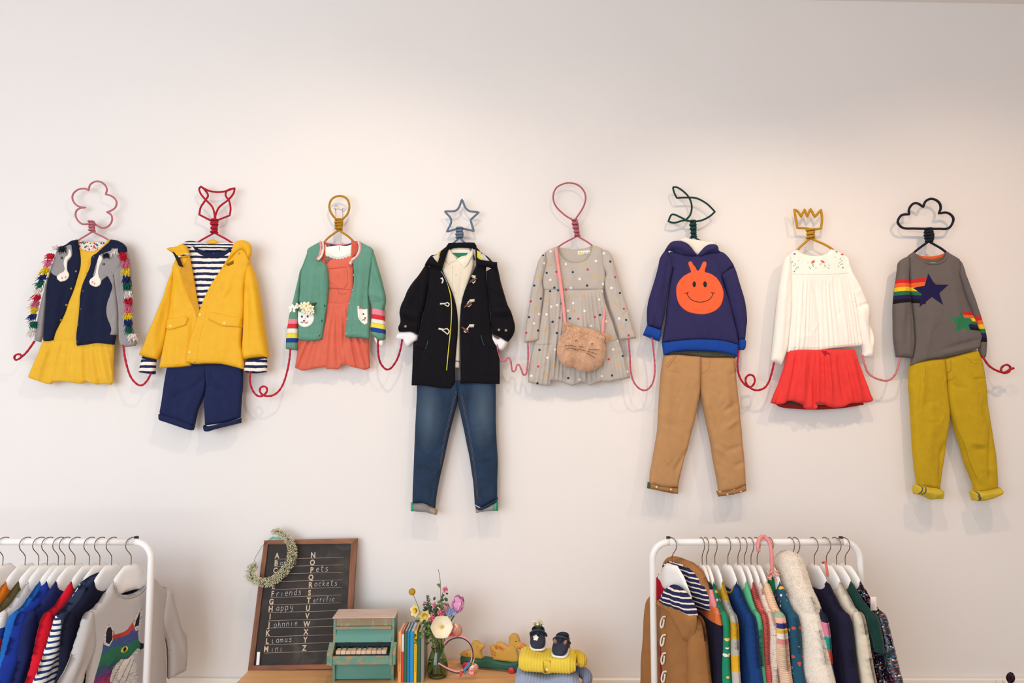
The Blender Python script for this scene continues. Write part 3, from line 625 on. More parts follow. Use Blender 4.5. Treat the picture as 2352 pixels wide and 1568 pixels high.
GR = fab('669884', 'knit', var=.07); PNK = fab('EF8A9C', 'knit'); CRM = fab('F6EAD6', 'knit'); YLS = fab('F1DE4A', 'knit'); BLS = fab('20418E', 'knit'); RDS = fab('DB3340', 'knit')
R = outfit('cat_pocket_cardigan', 'sage green knitted cardigan with rainbow cuffs and white cat pockets', 'cardigan', Z3, (480, 1230))
def bands(ys, cols, xl, xr, sl):
    return [([(xl, y0 - sl), (xr, y0 + sl), (xr, y1 + sl), (xl, y1 - sl)], c) for (y0, y1), c in zip(ys, cols)]
five = [PNK, RDS, CRM, YLS, BLS]
cloth(Z3, R, 'sleeve', GR, [(300,505),(272,580),(250,640),(228,690),(212,760),(192,850),(165,960),(140,1060),(122,1200),(117,1298),(160,1304),(207,1310),(215,1230),(212,1120),(220,980),(228,880),(236,760),(250,690),(290,600)], base=.028, th=.026, edge=.022, folds=[(250,680,160,1100,16,3),(235,760,180,1050,10,-3),(170,1000,150,1290,12,2)], regions=bands([(1066,1102),(1104,1138),(1141,1178),(1180,1214),(1216,1250)], five, 90, 230, -1), res=.005)
cloth(Z3, R, 'sleeve', GR, [(795,512),(815,560),(838,640),(862,720),(885,810),(903,890),(902,940),(890,990),(895,1060),(902,1140),(900,1222),(860,1232),(826,1216),(795,1190),(782,1160),(790,1040),(790,970),(765,870),(772,760),(785,640)], base=.028, th=.028, edge=.022, folds=[(820,640,870,860,18,4),(790,700,880,900,14,-4),(780,870,890,900,14,4),(790,940,890,930,12,-4)], regions=bands([(990,1032),(1034,1068),(1070,1100),(1102,1136),(1138,1172)], five, 770, 915, 12), res=.005)
K1 = cloth(Z3, R, 'front_panel', GR, [(402,452),(345,480),(292,518),(285,580),(262,640),(240,700),(232,800),(226,900),(218,1040),(218,1228),(320,1236),(406,1224),(420,1130),(435,1020),(450,900),(457,800),(452,700),(440,650),(412,618),(384,610),(402,580),(412,540),(408,500)], base=.036, th=.018, folds=[(350,600,300,1100,26,4),(290,620,260,1100,18,-3),(420,640,440,900,12,4),(380,620,420,660,14,-5),(400,700,400,1180,16,-3)])
K2 = cloth(Z3, R, 'front_panel', GR, [(692,452),(750,482),(800,512),(808,560),(795,640),(778,740),(768,840),(772,960),(778,1080),(778,1222),(700,1214),(640,1210),(584,1206),(592,1120),(605,1000),(620,920),(645,820),(654,720),(648,640),(640,600),(680,570),(702,530),(706,490)], base=.038, th=.02, folds=[(720,600,680,1100,26,4),(670,640,640,1150,14,-3),(760,700,720,1150,18,-3)])
TR = fab('F0A0A8', 'knit')
seam(K1, 'neck_trim', CRM, [(404,454),(410,500),(408,545),(396,580),(376,604)], r=.006); seam(K1, 'neck_trim', TR, [(394,458),(400,500),(397,545),(385,578),(368,600)], r=.004, off=.001)
seam(K2, 'neck_trim', CRM, [(690,454),(700,495),(690,545),(665,585),(632,612),(622,632)], r=.006); seam(K2, 'neck_trim', TR, [(700,458),(710,500),(698,552),(672,592),(636,622),(630,638)], r=.004, off=.001)
cloth(Z3, R, 'neck_trim', TR, [(425,458),(520,474),(600,474),(642,462),(642,468),(600,482),(520,484),(425,466)], base=.026, th=.005)
cloth(Z3, R, 'back_neck_facing', CORS, [(636,450),(690,456),(690,520),(660,570),(640,590)], base=.032, th=.004)
cloth(Z3, R, 'back_neck_facing', CORS, [(416,470),(430,470),(434,560),(440,620),(412,600),(414,540)], base=.032, th=.004)
patch(K1, 'hem_rib', fab('669884', 'rib'), [(220,1168),(320,1174),(414,1166),(406,1222),(320,1234),(220,1226)], th=.0015, smooth=False)
patch(K2, 'hem_rib', fab('669884', 'rib'), [(588,1150),(700,1154),(776,1162),(776,1220),(700,1212),(586,1204)], th=.0015, smooth=False)
seam(K2, 'placket_seam', GR, [(690,600),(680,760),(655,950),(640,1200)], r=.0009); seam(K1, 'placket_seam', GR, [(430,700),(425,900),(395,1200)], r=.0009)
for p in [(655,718),(650,838),(626,945),(611,1066),(601,1180)]: button(K2, p, .005, plain('6DA594', .3), hole=plain('2E5A4C'))
for p in [(430,962),(409,1080),(392,1193)]: ellm(K1, 'buttonhole', BLK, p[0], p[1], 4, 9, off=.0006)
button(K1, (390,592), .0035, plain('D8E0D0', .3), off=.006)
c1 = patch(K1, 'cat_pocket', WH, [(212,1052),(218,1025),(222,1000),(240,1012),(270,1010),(310,1008),(340,1022),(352,1048),(346,1088),(318,1120),(276,1131),(236,1116),(216,1084)], th=.004, off=.001)
c2 = patch(K2, 'cat_pocket', WH, [(690,968),(702,964),(716,984),(742,990),(766,986),(768,1040),(766,1100),(748,1112),(722,1096),(698,1062),(692,1020)], th=.004, off=.001)
EY = fab('4A5A78')
for x in (255, 305): ellm(K1, 'cat_eye', EY, x, 1048, 8, 9, off=.006)
ellm(K1, 'cat_nose', RDS, 273, 1080, 10, 7, off=.006); ellm(K2, 'cat_nose', RDS, 748, 1058, 8, 6, off=.006); ellm(K2, 'cat_eye', EY, 735, 1028, 6, 8, off=.006); ellm(K2, 'inner_ear', PNK, 708, 982, 7, 12, off=.005, rot=-.4)
for x in (262, 285, 750): ellm(K1 if x < 400 else K2, 'cat_cheek', TR, x, 1066, 5, 4, off=.005)
for q in ([(244,1092),(262,1098)], [(248,1086),(264,1094)], [(284,1098),(306,1088)], [(284,1102),(308,1096)], [(262,1096),(273,1090),(286,1096)]): seam(K1, 'whisker', BLK, q, r=.0007, off=.006)
for q in ([(722,1078),(742,1074)], [(724,1068),(742,1070)], [(745,1066),(747,1082)]): seam(K2, 'whisker', BLK, q, r=.0007, off=.006)
def flower(S, x, y, r, col, n=5, h=.008, ctr='E8C878', name='felt_flower', rot=0):
    m = MB(); c = on(S, (x, y), h)
    for i in range(n):
        a = rot + 2 * PI * i / n; d = Vector((math.cos(a), 0, math.sin(a)))
        M = Matrix.Rotation(-a, 3, 'Y'); m.ball(c + d * r * .6 + Vector((0, -.002, 0)), (r * .52, r * .14, r * .36), 10, M=M.to_3x3())
    m.ball(c + Vector((0, -.005, 0)), r * .2, 8, m=1)
    return m.build(name, [fab(col), fab(ctr)], S.root)
for q in ([(180,912),(215,922),(262,950),(235,960),(200,940)], [(372,940),(358,960),(345,985),(325,970),(340,945)]): patch(K1, 'felt_leaf', fab('37503A'), q, th=.003, off=.006)
for x, y, r, c in ((180,985,.017,'FBF3EA'),(222,962,.012,'F6E8DC'),(262,966,.014,'F3EBC8'),(300,968,.018,'F0E6BE'),(336,985,.014,'F2E8C4'),(280,1002,.013,'EFE3BC'),(318,1012,.013,'F4ECD2'),(345,1015,.010,'F6EEDC')): flower(K1, x, y, r, c, rot=x, h=.014)

# ---- 4 jeans, shirt, duffle coat
g = NT('washed_denim'); uv = g.n('TexCoord').outputs['Object']
def denim(name, fades):
    g = NT(name); uv = g.n('UVMap').outputs[0]
    mp = g.n('Mapping'); mp.inputs['Scale'].default_value = (700, 70, 1); g.l(uv, mp.inputs[0])
    tw = g.n('TexNoise', i_Scale=1.0, i_Detail=2.0); g.l(mp.outputs[0], tw.inputs['Vector'])
    lo = g.n('TexNoise', i_Scale=14.0, i_Detail=4.0); g.l(uv, lo.inputs['Vector'])
    base = g.ramp(lo.outputs[0], [(.3, lin('0E233A')), (.7, lin('16304E'))])
    for (p, rx, rz, am) in fades:       # worn pale patch on the thigh
        mm = g.n('Mapping'); mm.inputs['Location'].default_value = (-p[0] / rx, -p[1] / rz, 0); mm.inputs['Scale'].default_value = (1 / rx, 1 / rz, 0); g.l(uv, mm.inputs[0])
        gr = g.n('TexGradient', gradient_type='SPHERICAL'); g.l(mm.outputs[0], gr.inputs[0])
        base = g.mixc(g.math('MULTIPLY', gr.outputs[1], am), base, lin('6F8494'))
    base = g.mixc(g.ramp(tw.outputs[0], [(.4, (0, 0, 0, 1)), (.8, (.18, .18, .18, 1))]), base, lin('44637E'))
    g.l(base, g.b.inputs['Base Color']); g.b.inputs['Roughness'].default_value = .9; g.bump(tw.outputs[0], .4, .001); return g.m
a = Z5.w((360, 420), .03); b = Z5.w((880, 400), .03)
JN = denim('washed_blue_denim', [((a.x, a.z), .06, .17, .38), ((b.x, b.z), .06, .17, .38)])
R = outfit('blue_jeans', 'faded blue child jeans with rolled grey cuffs under the black duffle coat', 'trousers', Z5, (620, 1400))
J1 = cloth(Z5, R, 'trouser_leg', JN, [(238,100),(238,220),(230,400),(222,560),(214,760),(205,980),(198,1140),(194,1300),(300,1300),(420,1345),(432,1230),(450,1120),(480,980),(510,850),(545,680),(580,530),(608,420),(632,330),(645,230),(650,100)], base=.018, th=.026, edge=.03, folds=[(420,250,330,900,50,5),(300,760,430,860,24,3),(240,900,420,1000,24,-2),(410,1060,380,1300,20,-4),(600,200,480,900,14,-2)])
J2 = cloth(Z5, R, 'trouser_leg', JN, [(630,100),(634,230),(645,330),(668,440),(700,590),(730,740),(755,860),(775,1000),(790,1100),(805,1310),(870,1345),(1026,1260),(1026,1100),(1030,880),(1020,700),(1012,500),(1012,300),(1010,100)], base=.018, th=.026, edge=.03, folds=[(780,250,900,900,50,5),(820,860,1000,840,26,3),(780,560,900,540,18,-2),(820,1100,980,1080,30,-2)])
ST = fab('8C7468')
for dx in (0, 12): seam(J1, 'topstitch', ST, [(625+dx,200),(590+dx,330),(548+dx,500),(512+dx,660),(488+dx,780),(468+dx,950)], r=.0004)
for dx in (0, 12): seam(J2, 'topstitch', ST, [(672+dx,240),(710+dx,420),(745+dx,600),(775+dx,780),(800+dx,960),(830+dx,1250)], r=.0004)
seam(J2, 'fly_seam', fab('16304E'), [(660,130),(650,200),(642,260)], r=.0012)
JG = fab('8A8886', 'denim', c2='A09C96'); GT = fab('1F9E72')
cloth(Z5, R, 'rolled_cuff', JG, [(178,1292),(220,1298),(300,1296),(345,1310),(375,1335),(420,1350),(442,1375),(430,1416),(375,1402),(330,1388),(280,1384),(176,1378)], base=.016, th=.04, edge=.018, folds=[(345,1310,400,1400,14,-4)], regions=[([(170,1285),(184,1285),(184,1385),(170,1385)], GT), ([(196,1285),(212,1285),(212,1385),(196,1385)], GT), ([(345,1305),(450,1340),(450,1425),(400,1420)], fab('A89684', 'plain'))])
cloth(Z5, R, 'cuff_fold', JN, [(800,1290),(812,1330),(850,1345),(920,1315),(1000,1270),(1030,1240),(1032,1265),(990,1296),(920,1335),(860,1368),(815,1350)], base=.03, th=.03, edge=.01)
cloth(Z5, R, 'rolled_cuff', JG, [(806,1318),(850,1350),(910,1338),(980,1300),(1032,1272),(1034,1376),(970,1376),(900,1380),(815,1398)], base=.016, th=.038, edge=.018, regions=[([(985,1270),(1000,1270),(1000,1385),(985,1385)], GT), ([(1014,1260),(1040,1260),(1040,1385),(1014,1385)], GT), ([(800,1345),(880,1360),(880,1400),(800,1402)], fab('A89684', 'plain'))])
R = outfit('collared_shirt', 'cream collared child shirt inside the black duffle coat', 'shirt', Z4, (520, 1320))
SH = fab('EBDFC9', 'plain', var=.04); SHL = fab('F2E7D3', 'plain')
cloth(Z4, R, 'shirt_back', SHL, [(455,425),(500,415),(600,415),(640,425),(620,500),(470,500)], base=.02, th=.004, regions=[([(482,460),(605,460),(580,495),(525,495)], fab('2A7C66'))])
S = cloth(Z4, R, 'shirt_front', SH, [(440,480),(480,470),(520,500),(560,480),(640,470),(640,560),(600,700),(560,900),(545,1000),(540,1322),(503,1322),(510,1100),(500,900),(440,700),(405,560)], base=.024, th=.012, folds=[(490,560,520,900,10,2),(560,600,540,800,10,-2)])
seam(S, 'placket_seam', fab('C9BBA3'), [(488,560),(490,700),(505,900)], r=.0008); seam(S, 'hem_seam', fab('8E8068'), [(505,1268),(540,1274)], r=.003)
cloth(Z4, R, 'collar_wing', SHL, [(462,428),(440,480),(428,510),(455,553),(490,532),(524,512),(500,480),(478,450)], base=.034, th=.007, edge=.006)
cloth(Z4, R, 'collar_wing', SHL, [(636,420),(624,450),(600,480),(560,500),(526,512),(548,545),(575,577),(600,550),(628,500),(642,470)], base=.036, th=.007, edge=.006)
for p in ((512,625),(504,755)): button(S, p, .0042, plain('EBD8B8', .3), hole=plain('A89478'))
BKW = fab('0E0B12', 'plain', .95, var=.15); YG = fab('D8CC3C', 'plain'); GYL = fab('CFC6BC', 'plain')
R = outfit('duffle_coat', 'black wool duffle coat with wooden toggles and yellow-grey hood lining', 'coat', Z4, (500, 1450))
cloth(Z4, R, 'hood_back', BKW, [(438,410),(458,382),(520,380),(600,378),(652,380),(668,408),(660,432),(600,420),(500,420),(450,440)], base=.03, th=.01)
cloth(Z4, R, 'sleeve', BKW, [(290,525),(262,570),(225,625),(180,680),(145,735),(118,800),(95,850),(83,905),(90,970),(76,1012),(78,1046),(130,1050),(185,1048),(225,1072),(240,1010),(255,930),(275,850),(300,720),(325,600)], base=.026, th=.042, edge=.035, folds=[(220,660,130,900,24,6),(100,940,240,1000,16,-8),(110,900,240,950,14,7),(140,800,230,900,14,-5),(250,650,240,950,14,-4)])
cloth(Z4, R, 'sleeve', BKW, [(822,545),(835,600),(852,680),(876,760),(900,840),(925,890),(945,950),(957,1010),(948,1060),(925,1100),(905,1122),(850,1092),(790,1064),(776,1000),(770,900),(758,800),(745,700),(738,590)], base=.026, th=.042, edge=.035, folds=[(800,640,870,900,26,6),(790,940,930,950,16,-8),(800,900,920,900,14,6),(780,760,880,820,14,-4)])
D1 = cloth(Z4, R, 'front_panel', BKW, [(450,400),(430,450),(412,530),(408,575),(440,650),(472,720),(500,800),(518,880),(526,960),(525,1060),(514,1180),(504,1300),(502,1440),(470,1478),(400,1474),(330,1464),(250,1454),(177,1452),(184,1300),(190,1180),(215,1130),(245,1010),(275,860),(300,720),(300,600),(330,520),(400,440)], base=.036, th=.02, folds=[(340,640,300,1100,30,4),(410,700,430,1300,24,3),(270,1000,250,1400,24,-3)])
D2 = cloth(Z4, R, 'front_panel', BKW, [(655,400),(668,440),(668,530),(640,600),(605,670),(570,760),(550,850),(546,960),(545,1100),(545,1320),(545,1440),(640,1436),(740,1442),(842,1442),(842,1330),(838,1240),(822,1180),(790,1090),(772,960),(760,820),(745,700),(738,600),(740,520),(700,450)], base=.036, th=.02, folds=[(680,640,700,1100,30,4),(600,780,620,1300,24,3),(790,1100,780,1400,24,-3)])
HD = cloth(Z4, R, 'hood', BKW, [(452,388),(430,420),(400,440),(360,468),(330,472),(300,505),(276,546),(320,556),(370,562),(408,575),(425,520),(445,450)], base=.052, th=.02, folds=[(300,530,400,560,10,4),(420,440,400,540,12,3)])
patch(HD, 'hood_lining', GYL, [(338,486),(370,468),(402,450),(392,490),(378,534),(358,514)], th=.003, smooth=False, regions=[([(385,458),(403,448),(392,490),(376,486)], YG), ([(352,506),(384,528),(378,536),(356,516)], YG)])
HD = cloth(Z4, R, 'hood', BKW, [(656,390),(668,430),(700,448),(735,470),(770,500),(790,522),(822,524),(826,592),(790,575),(740,560),(690,560),(664,555),(660,480)], base=.052, th=.02, folds=[(700,545,810,545,10,4)])
patch(HD, 'hood_lining', GYL, [(669,440),(700,452),(740,478),(785,524),(740,520),(700,514),(668,496)], th=.003, smooth=False, regions=[([(660,430),(692,448),(705,514),(660,496)], YG), ([(728,478),(745,480),(785,524),(765,522)], fab('3A3C4C'))])
seam(D1, 'zip_tape', YG, [(445,1340),(458,1200),(472,1060),(480,960),(482,870),(475,780),(458,715)], r=.0022, off=.001)
seam(D1, 'zip_tape', plain('8A93A0', .4), [(458,715),(440,665),(420,625),(402,598)], r=.0016, off=.001)
seam(D2, 'zip_tape', plain('6A6E78', .4), [(545,1310),(540,1100),(542,950),(552,840)], r=.0016, off=-.002)
TGL = plain('E9DFD2', .6, name='cream_cord'); TGW = wood('4A2416', '7A4426', 20, 90, .35, 'toggle_wood')
for q in ([(400,655),(412,650),(418,668),(411,690)], ): seam(D1, 'toggle_loop', TGL, q, r=.0032, off=.003)
for q, t in (([(398,842),(430,843),(452,834),(466,846),(456,864),(432,850)], [(396,836),(428,836),(428,850),(396,852)]), ([(385,1030),(420,1036),(450,1028),(466,1050),(452,1072),(430,1052),(412,1042)], [(385,1022),(420,1028),(418,1042),(383,1036)])):
    seam(D1, 'toggle_loop', TGL, q, r=.0026, off=.003); patch(D1, 'leather_tab', fab('EADFCB', 'plain', .6), t, th=.003, smooth=False)
for q, tg, t in (([(632,640),(640,632),(656,645),(660,670),(645,690),(634,672)], [(617,686),(645,668),(676,655)], [(636,628),(662,630),(660,650),(638,650)]), ([(650,818),(620,822),(603,840),(597,862),(612,866),(632,845)], [(576,874),(610,850),(642,832)], [(615,812),(655,808),(654,828),(618,832)]), ([(648,1005),(618,1010),(600,1030),(575,1050),(590,1056),(606,1032)], [(556,1014),(585,1038),(614,1060)], [(612,998),(652,996),(650,1018),(616,1020)])):
    seam(D2, 'toggle_loop', TGL, q, r=.0026, off=.003); patch(D2, 'leather_tab', fab('EADFCB', 'plain', .6), t, th=.003, smooth=False)
    c = [on(D2, a, .008) for a in tg]; m = MB(); cc = curve(c, .002); n = len(cc); m.tube(cc, [.0052 * math.sin(PI * (.12 + .76 * i / (n - 1))) for i in range(n)], 10); m.build('wooden_toggle', TGW, R)
patch(D1, 'pocket_flap', BKW, [(190,1118),(306,1116),(298,1150),(284,1182),(188,1184)], th=.004, smooth=False); patch(D2, 'pocket_flap', BKW, [(704,1078),(780,1090),(836,1180),(838,1216),(720,1152)], th=.004, smooth=False)
TG2 = fab('3E6E64'); seam(D1, 'pocket_edge', TG2, [(306,1118),(299,1150),(284,1182)], r=.001, off=.004); seam(D2, 'pocket_edge', TG2, [(704,1078),(712,1120),(728,1156)], r=.001, off=.004)
seam(D1, 'hem_seam', BKW, [(180,1380),(250,1392),(340,1400)], r=.001); seam(D2, 'hem_seam', BKW, [(690,1362),(760,1372),(840,1372)], r=.001)
for pl in ([(60,1082),(80,1055),(130,1046),(185,1048),(226,1076),(222,1112),(190,1135),(156,1166),(128,1150),(112,1118),(80,1112),(60,1100)], [(782,1062),(800,1084),(826,1102),(850,1090),(880,1108),(904,1126),(888,1160),(868,1184),(842,1188),(808,1160),(774,1110)]):
    S = cloth(Z4, R, 'turned_back_cuff', fab('F2EEF0', 'plain', var=.03), pl, base=.022, th=.03, edge=.02, folds=[])
cloth(Z4, R, 'sleeve_tab', BKW, [(80,1008),(130,998),(200,1005),(205,1030),(130,1026),(78,1036)], base=.06, th=.01)
cloth(Z4, R, 'sleeve_tab', BKW, [(795,1030),(840,1012),(900,1020),(925,1060),(905,1090),(850,1058),(800,1050)], base=.06, th=.01)
def zbutton(root, Z, p, d, r, mat, name='button', hole=None, n=14):
    c = Z.w(p, d); m = MB(); M = Matrix.Translation(c) @ Matrix.Rotation(PI / 2, 4, 'X')
    m.lathe([(r * .6, -.003), (r * .95, -.001), (r, .0012), (r * .85, .0024), (r * .6, .0014), (.0001, .0014)], n=n, M=M); mm = [mat]
    if hole: mm.append(hole); m.lathe([(r * .3, .001), (r * .3, .002)], n=8, m=1, M=M)
    return m.build(name, mm, root)
HB = plain('8A7258', .4, name='horn_button')
for p in ((135,1010),(836,1036),(889,1040)): zbutton(R, Z4, p, .0735, .0058, HB, hole=plain('D8C4A8'))
# ---- 5 polka dot dress + cat bag
GL = fab('B4A99F', 'melange', c2='C4BAB0'); GLS = fab('A2978C', 'melange', c2='B2A89C')
DN, DR, DY, DW = fab('24475E'), fab('D23C4C'), fab('E9A93E'), fab('F3EAE4')
DOTS = [(DN, [(232,562),(258,684),(172,772),(217,862),(136,990),(198,1082),(208,1217),(194,1447),(299,1022),(327,1100),(311,786),(282,810),(337,803),(438,680),(537,772),(417,1000),(697,606),(764,823),(806,1010),(731,1058),(783,1258),(709,1393),(407,1411),(626,975),(364,897)]),
 (DR, [(148,880),(117,1098),(199,1331),(325,678),(392,800),(347,995),(475,1003),(541,661),(589,988),(731,714),(791,932),(824,1116),(684,1282)]),
 (DY, [(288,628),(205,711),(258,869),(178,928),(155,1145),(254,1081),(254,1385),(313,1328),(375,731),(415,845),(448,948),(500,620),(597,710),(512,843),(728,896),(764,1072),(702,1125),(751,1323),(600,503)]),
 (DW, [(239,617),(283,732),(257,971),(206,968),(169,1033),(261,1270),(152,1395),(316,1215),(290,916),(329,906),(404,946),(519,948),(440,893),(390,623),(485,727),(425,788),(598,603),(649,760),(621,868),(647,810),(704,788),(757,999),(716,1213),(638,1398),(749,1152),(487,1422),(818,1366),(285,535),(653,548),(564,1050),(668,1020)])]
def dots(poly, r=8.5):
    pl = np.array(poly, float); out = []
    for m_, L in DOTS:
        for x, y in L:
            if inpoly(np.array([[x, y]], float), pl)[0]: out.append((ell(x, y, r, r, 10), m_))
    return out
R = outfit('polka_dot_dress', 'grey long-sleeved child dress with small coloured polka dots', 'dress', Z6, (480, 1460))
cloth(Z6, R, 'dress_back', GL, [(330,500),(345,505),(400,516),(445,520),(510,513),(568,498),(590,520),(560,640),(350,640)], base=.018, th=.004)
PL = [(338,492),(344,530),(362,565),(395,595),(440,610),(480,608),(520,596),(548,565),(565,525),(574,486),(610,498),(640,514),(655,580),(664,660),(664,720),(652,800),(238,804),(228,740),(226,680),(236,600),(250,535),(295,510)]
S = cloth(Z6, R, 'bodice', GL, PL, base=.024, th=.014, regions=dots(PL), folds=[(420,640,440,790,20,2),(600,560,610,780,20,2)])
seam(S, 'neck_binding', GLS, [(338,494),(345,532),(364,567),(397,598),(440,612),(482,610),(522,598),(551,566),(568,526),(576,488)], r=.003)
seam(S, 'neck_binding', fab('C79A4E'), [(345,506),(400,517),(445,521),(510,514),(566,500)], r=.0016, off=-.012)
cloth(Z6, R, 'woven_label', fab('F4EEE2'), [(473,532),(520,528),(562,522),(562,550),(520,555),(476,560)], base=.024, th=.002, smooth_out=False, res=.003, regions=[(ell(489, 545, 8, 9), fab('F0CC28')), ([(503,541),(512,545),(505,551)], fab('B9B09C')), ([(514,543),(517,536),(520,543),(522,550),(515,550)], fab('A8B09C')), ([(524,545),(535,541),(536,545),(526,549)], fab('B0AA9E')), ([(539,543),(550,538),(553,542),(542,547)], fab('A8AC96'))])
seam(S, 'back_slit', fab('6E625A'), [(453,530),(455,560),(455,598)], r=.0012, off=-.010)
PL = [(240,795),(400,792),(650,790),(662,870),(690,950),(720,1030),(745,1110),(772,1190),(800,1260),(822,1330),(838,1408),(790,1420),(740,1428),(690,1440),(640,1434),(590,1450),(558,1462),(520,1440),(480,1448),(440,1464),(400,1452),(375,1440),(340,1434),(288,1424),(284,1465),(240,1462),(190,1454),(130,1440),(132,1360),(150,1260),(176,1160),(195,1080),(212,1000),(228,900)]
S = cloth(Z6, R, 'gathered_skirt', GL, PL, base=.018, th=.018, res=.005, regions=dots(PL), folds=[('P',450,795,1450,210,330,10,3.6,.12,11),(285,820,288,1440,12,-10),(310,1150,300,1420,22,7),(480,900,520,1400,26,6),(545,1050,560,1440,14,-9),(640,1100,700,1400,26,5),(380,1350,400,1440,16,-6)])
seam(S, 'waist_seam', GLS, [(240,798),(400,800),(520,800),(650,794)], r=.002)
seam(S, 'tier_seam', fab('9C9186'), [(178,1176),(240,1178),(290,1172)], r=.001); seam(S, 'tier_seam', fab('9C9186'), [(690,1158),(730,1146),(758,1140)], r=.001)
PL = [(250,535),(222,562),(200,600),(186,650),(170,720),(152,800),(140,880),(126,970),(114,1060),(103,1165),(135,1164),(165,1158),(206,1146),(208,1090),(214,1020),(222,940),(232,860),(236,800),(228,750),(240,690),(258,600)]
cloth(Z6, R, 'sleeve', GL, PL, base=.028, th=.02, regions=dots(PL), folds=[(235,570,220,700,10,4),(225,740,260,790,10,-4),(210,700,150,1100,12,3),(250,560,225,720,8,-3),(190,800,160,1140,8,-2)])
PL = [(640,512),(685,528),(706,552),(720,585),(738,645),(760,730),(785,815),(810,895),(832,970),(855,1050),(882,1132),(830,1142),(765,1146),(750,1085),(728,1010),(700,930),(680,855),(664,780),(664,720),(672,690),(645,620)]
cloth(Z6, R, 'sleeve', GL, PL, base=.028, th=.02, regions=dots(PL), folds=[(690,600,760,900,14,3),(665,690,720,940,8,-4),(720,800,810,1120,10,2)])
PKS = fab('F19C98', 'plain')
R = outfit('cat_face_bag', 'fluffy tan cat face bag hanging by a pink strap over the polka dot dress', 'bag', Z6, (500, 1360))
for q in ([(311,506),(332,500),(345,600),(362,720),(380,870),(397,1040),(378,1040),(362,900),(345,770),(328,640)], [(658,920),(664,925),(661,1000),(656,1100),(636,1100),(642,1010)]):
    cloth(Z6, R, 'strap', PKS, q, base=.056, th=.004, edge=.004, dome=0)
FUR = fab('DFB496', 'plain', var=.12); 
OUT = [(372,1092),(370,1050),(378,1030),(400,1026),(425,1038),(452,1048),(500,1054),(550,1062),(590,1074),(622,1092),(650,1096),(682,1104),(694,1120),(688,1148),(668,1166),(672,1200),(670,1240),(658,1285),(635,1320),(600,1350),(560,1362),(510,1367),(475,1352),(448,1330),(415,1334),(380,1322),(352,1292),(336,1250),(332,1205),(340,1160),(355,1125)]
BG = cloth(Z6, R, 'furry_face', FUR, OUT, base=.05, th=.04, edge=.08, dome=.012, wr=.004, folds=[(350,1150,350,1280,20,4),(395,1180,380,1300,14,-3),(450,1260,470,1340,18,-5),(600,1180,640,1260,20,4)])
def fur(S, root, poly, n, L, mat, name='fur', r=.0006, seed=3, dirz=-.6):
    pl = np.array([S.cv(p) for p in poly]); lo, hi = pl.min(0), pl.max(0); rs = np.random.RandomState(seed)
    q = rs.uniform(lo, hi, (n * 2, 2)); q = q[inpoly(q, pl)][:n]; h = S.h(q)
    V = []; F = []
    cx = pl.mean(0)
    for (x, z), hh in zip(q, h):
        a = rs.uniform(0, 6.3); out = np.array([x, z]) - cx; out = out / (np.linalg.norm(out) + .02)
        d = Vector((out[0] * .7 + rs.normal(0, .35), -.7 + rs.normal(0, .2), out[1] * .5 + dirz * .5 + rs.normal(0, .35))).normalized() * L * rs.uniform(.6, 1.2)
        b = Vector((x, -hh, z)); s = Vector((math.cos(a), 0, math.sin(a))) * r; k = len(V)
        V += [b - s, b + s, b + d * .6 + s * .6, b + d]; F.append((k, k + 1, k + 2, k + 3))
    return mk(name, V, F, mat, root, parent=S.obj, kind='stuff')
fur(BG, R, OUT, 9000, .007, fab('E8C4A4', 'plain', var=.15))
for pl, ie in (([(372,1096),(370,1050),(378,1032),(400,1026),(430,1042),(445,1060),(410,1072),(392,1090)], [(396,1088),(398,1065),(412,1056),(430,1062),(412,1074)]), ([(618,1096),(650,1096),(682,1104),(696,1122),(688,1150),(668,1164),(650,1140),(640,1118)], [(640,1118),(655,1120),(668,1134),(664,1156),(652,1142)])):
    E = cloth(Z6, R, 'cat_ear', FUR, pl, base=.062, th=.022, edge=.02); fur(E, R, pl, 700, .006, fab('E8C4A4', 'plain', var=.15))
    patch(E, 'inner_ear', fab('9C5E38'), ie, th=.004, off=.003)
WK = fab('7A4A2C')
for q in ([(452,1158),(457,1150),(466,1156)], [(560,1180),(566,1172),(576,1178)], [(380,1190),(420,1188),(455,1196)], [(384,1212),(424,1208),(456,1214)], [(540,1215),(580,1216),(618,1218)], [(534,1228),(570,1236),(604,1248)], [(530,1240),(560,1256),(588,1272)], [(448,1215),(470,1218),(486,1212),(500,1222),(524,1222)], [(478,1190),(492,1202),(508,1192)]):
    seam(BG, 'stitched_face', WK, q, r=.0011, off=.006)

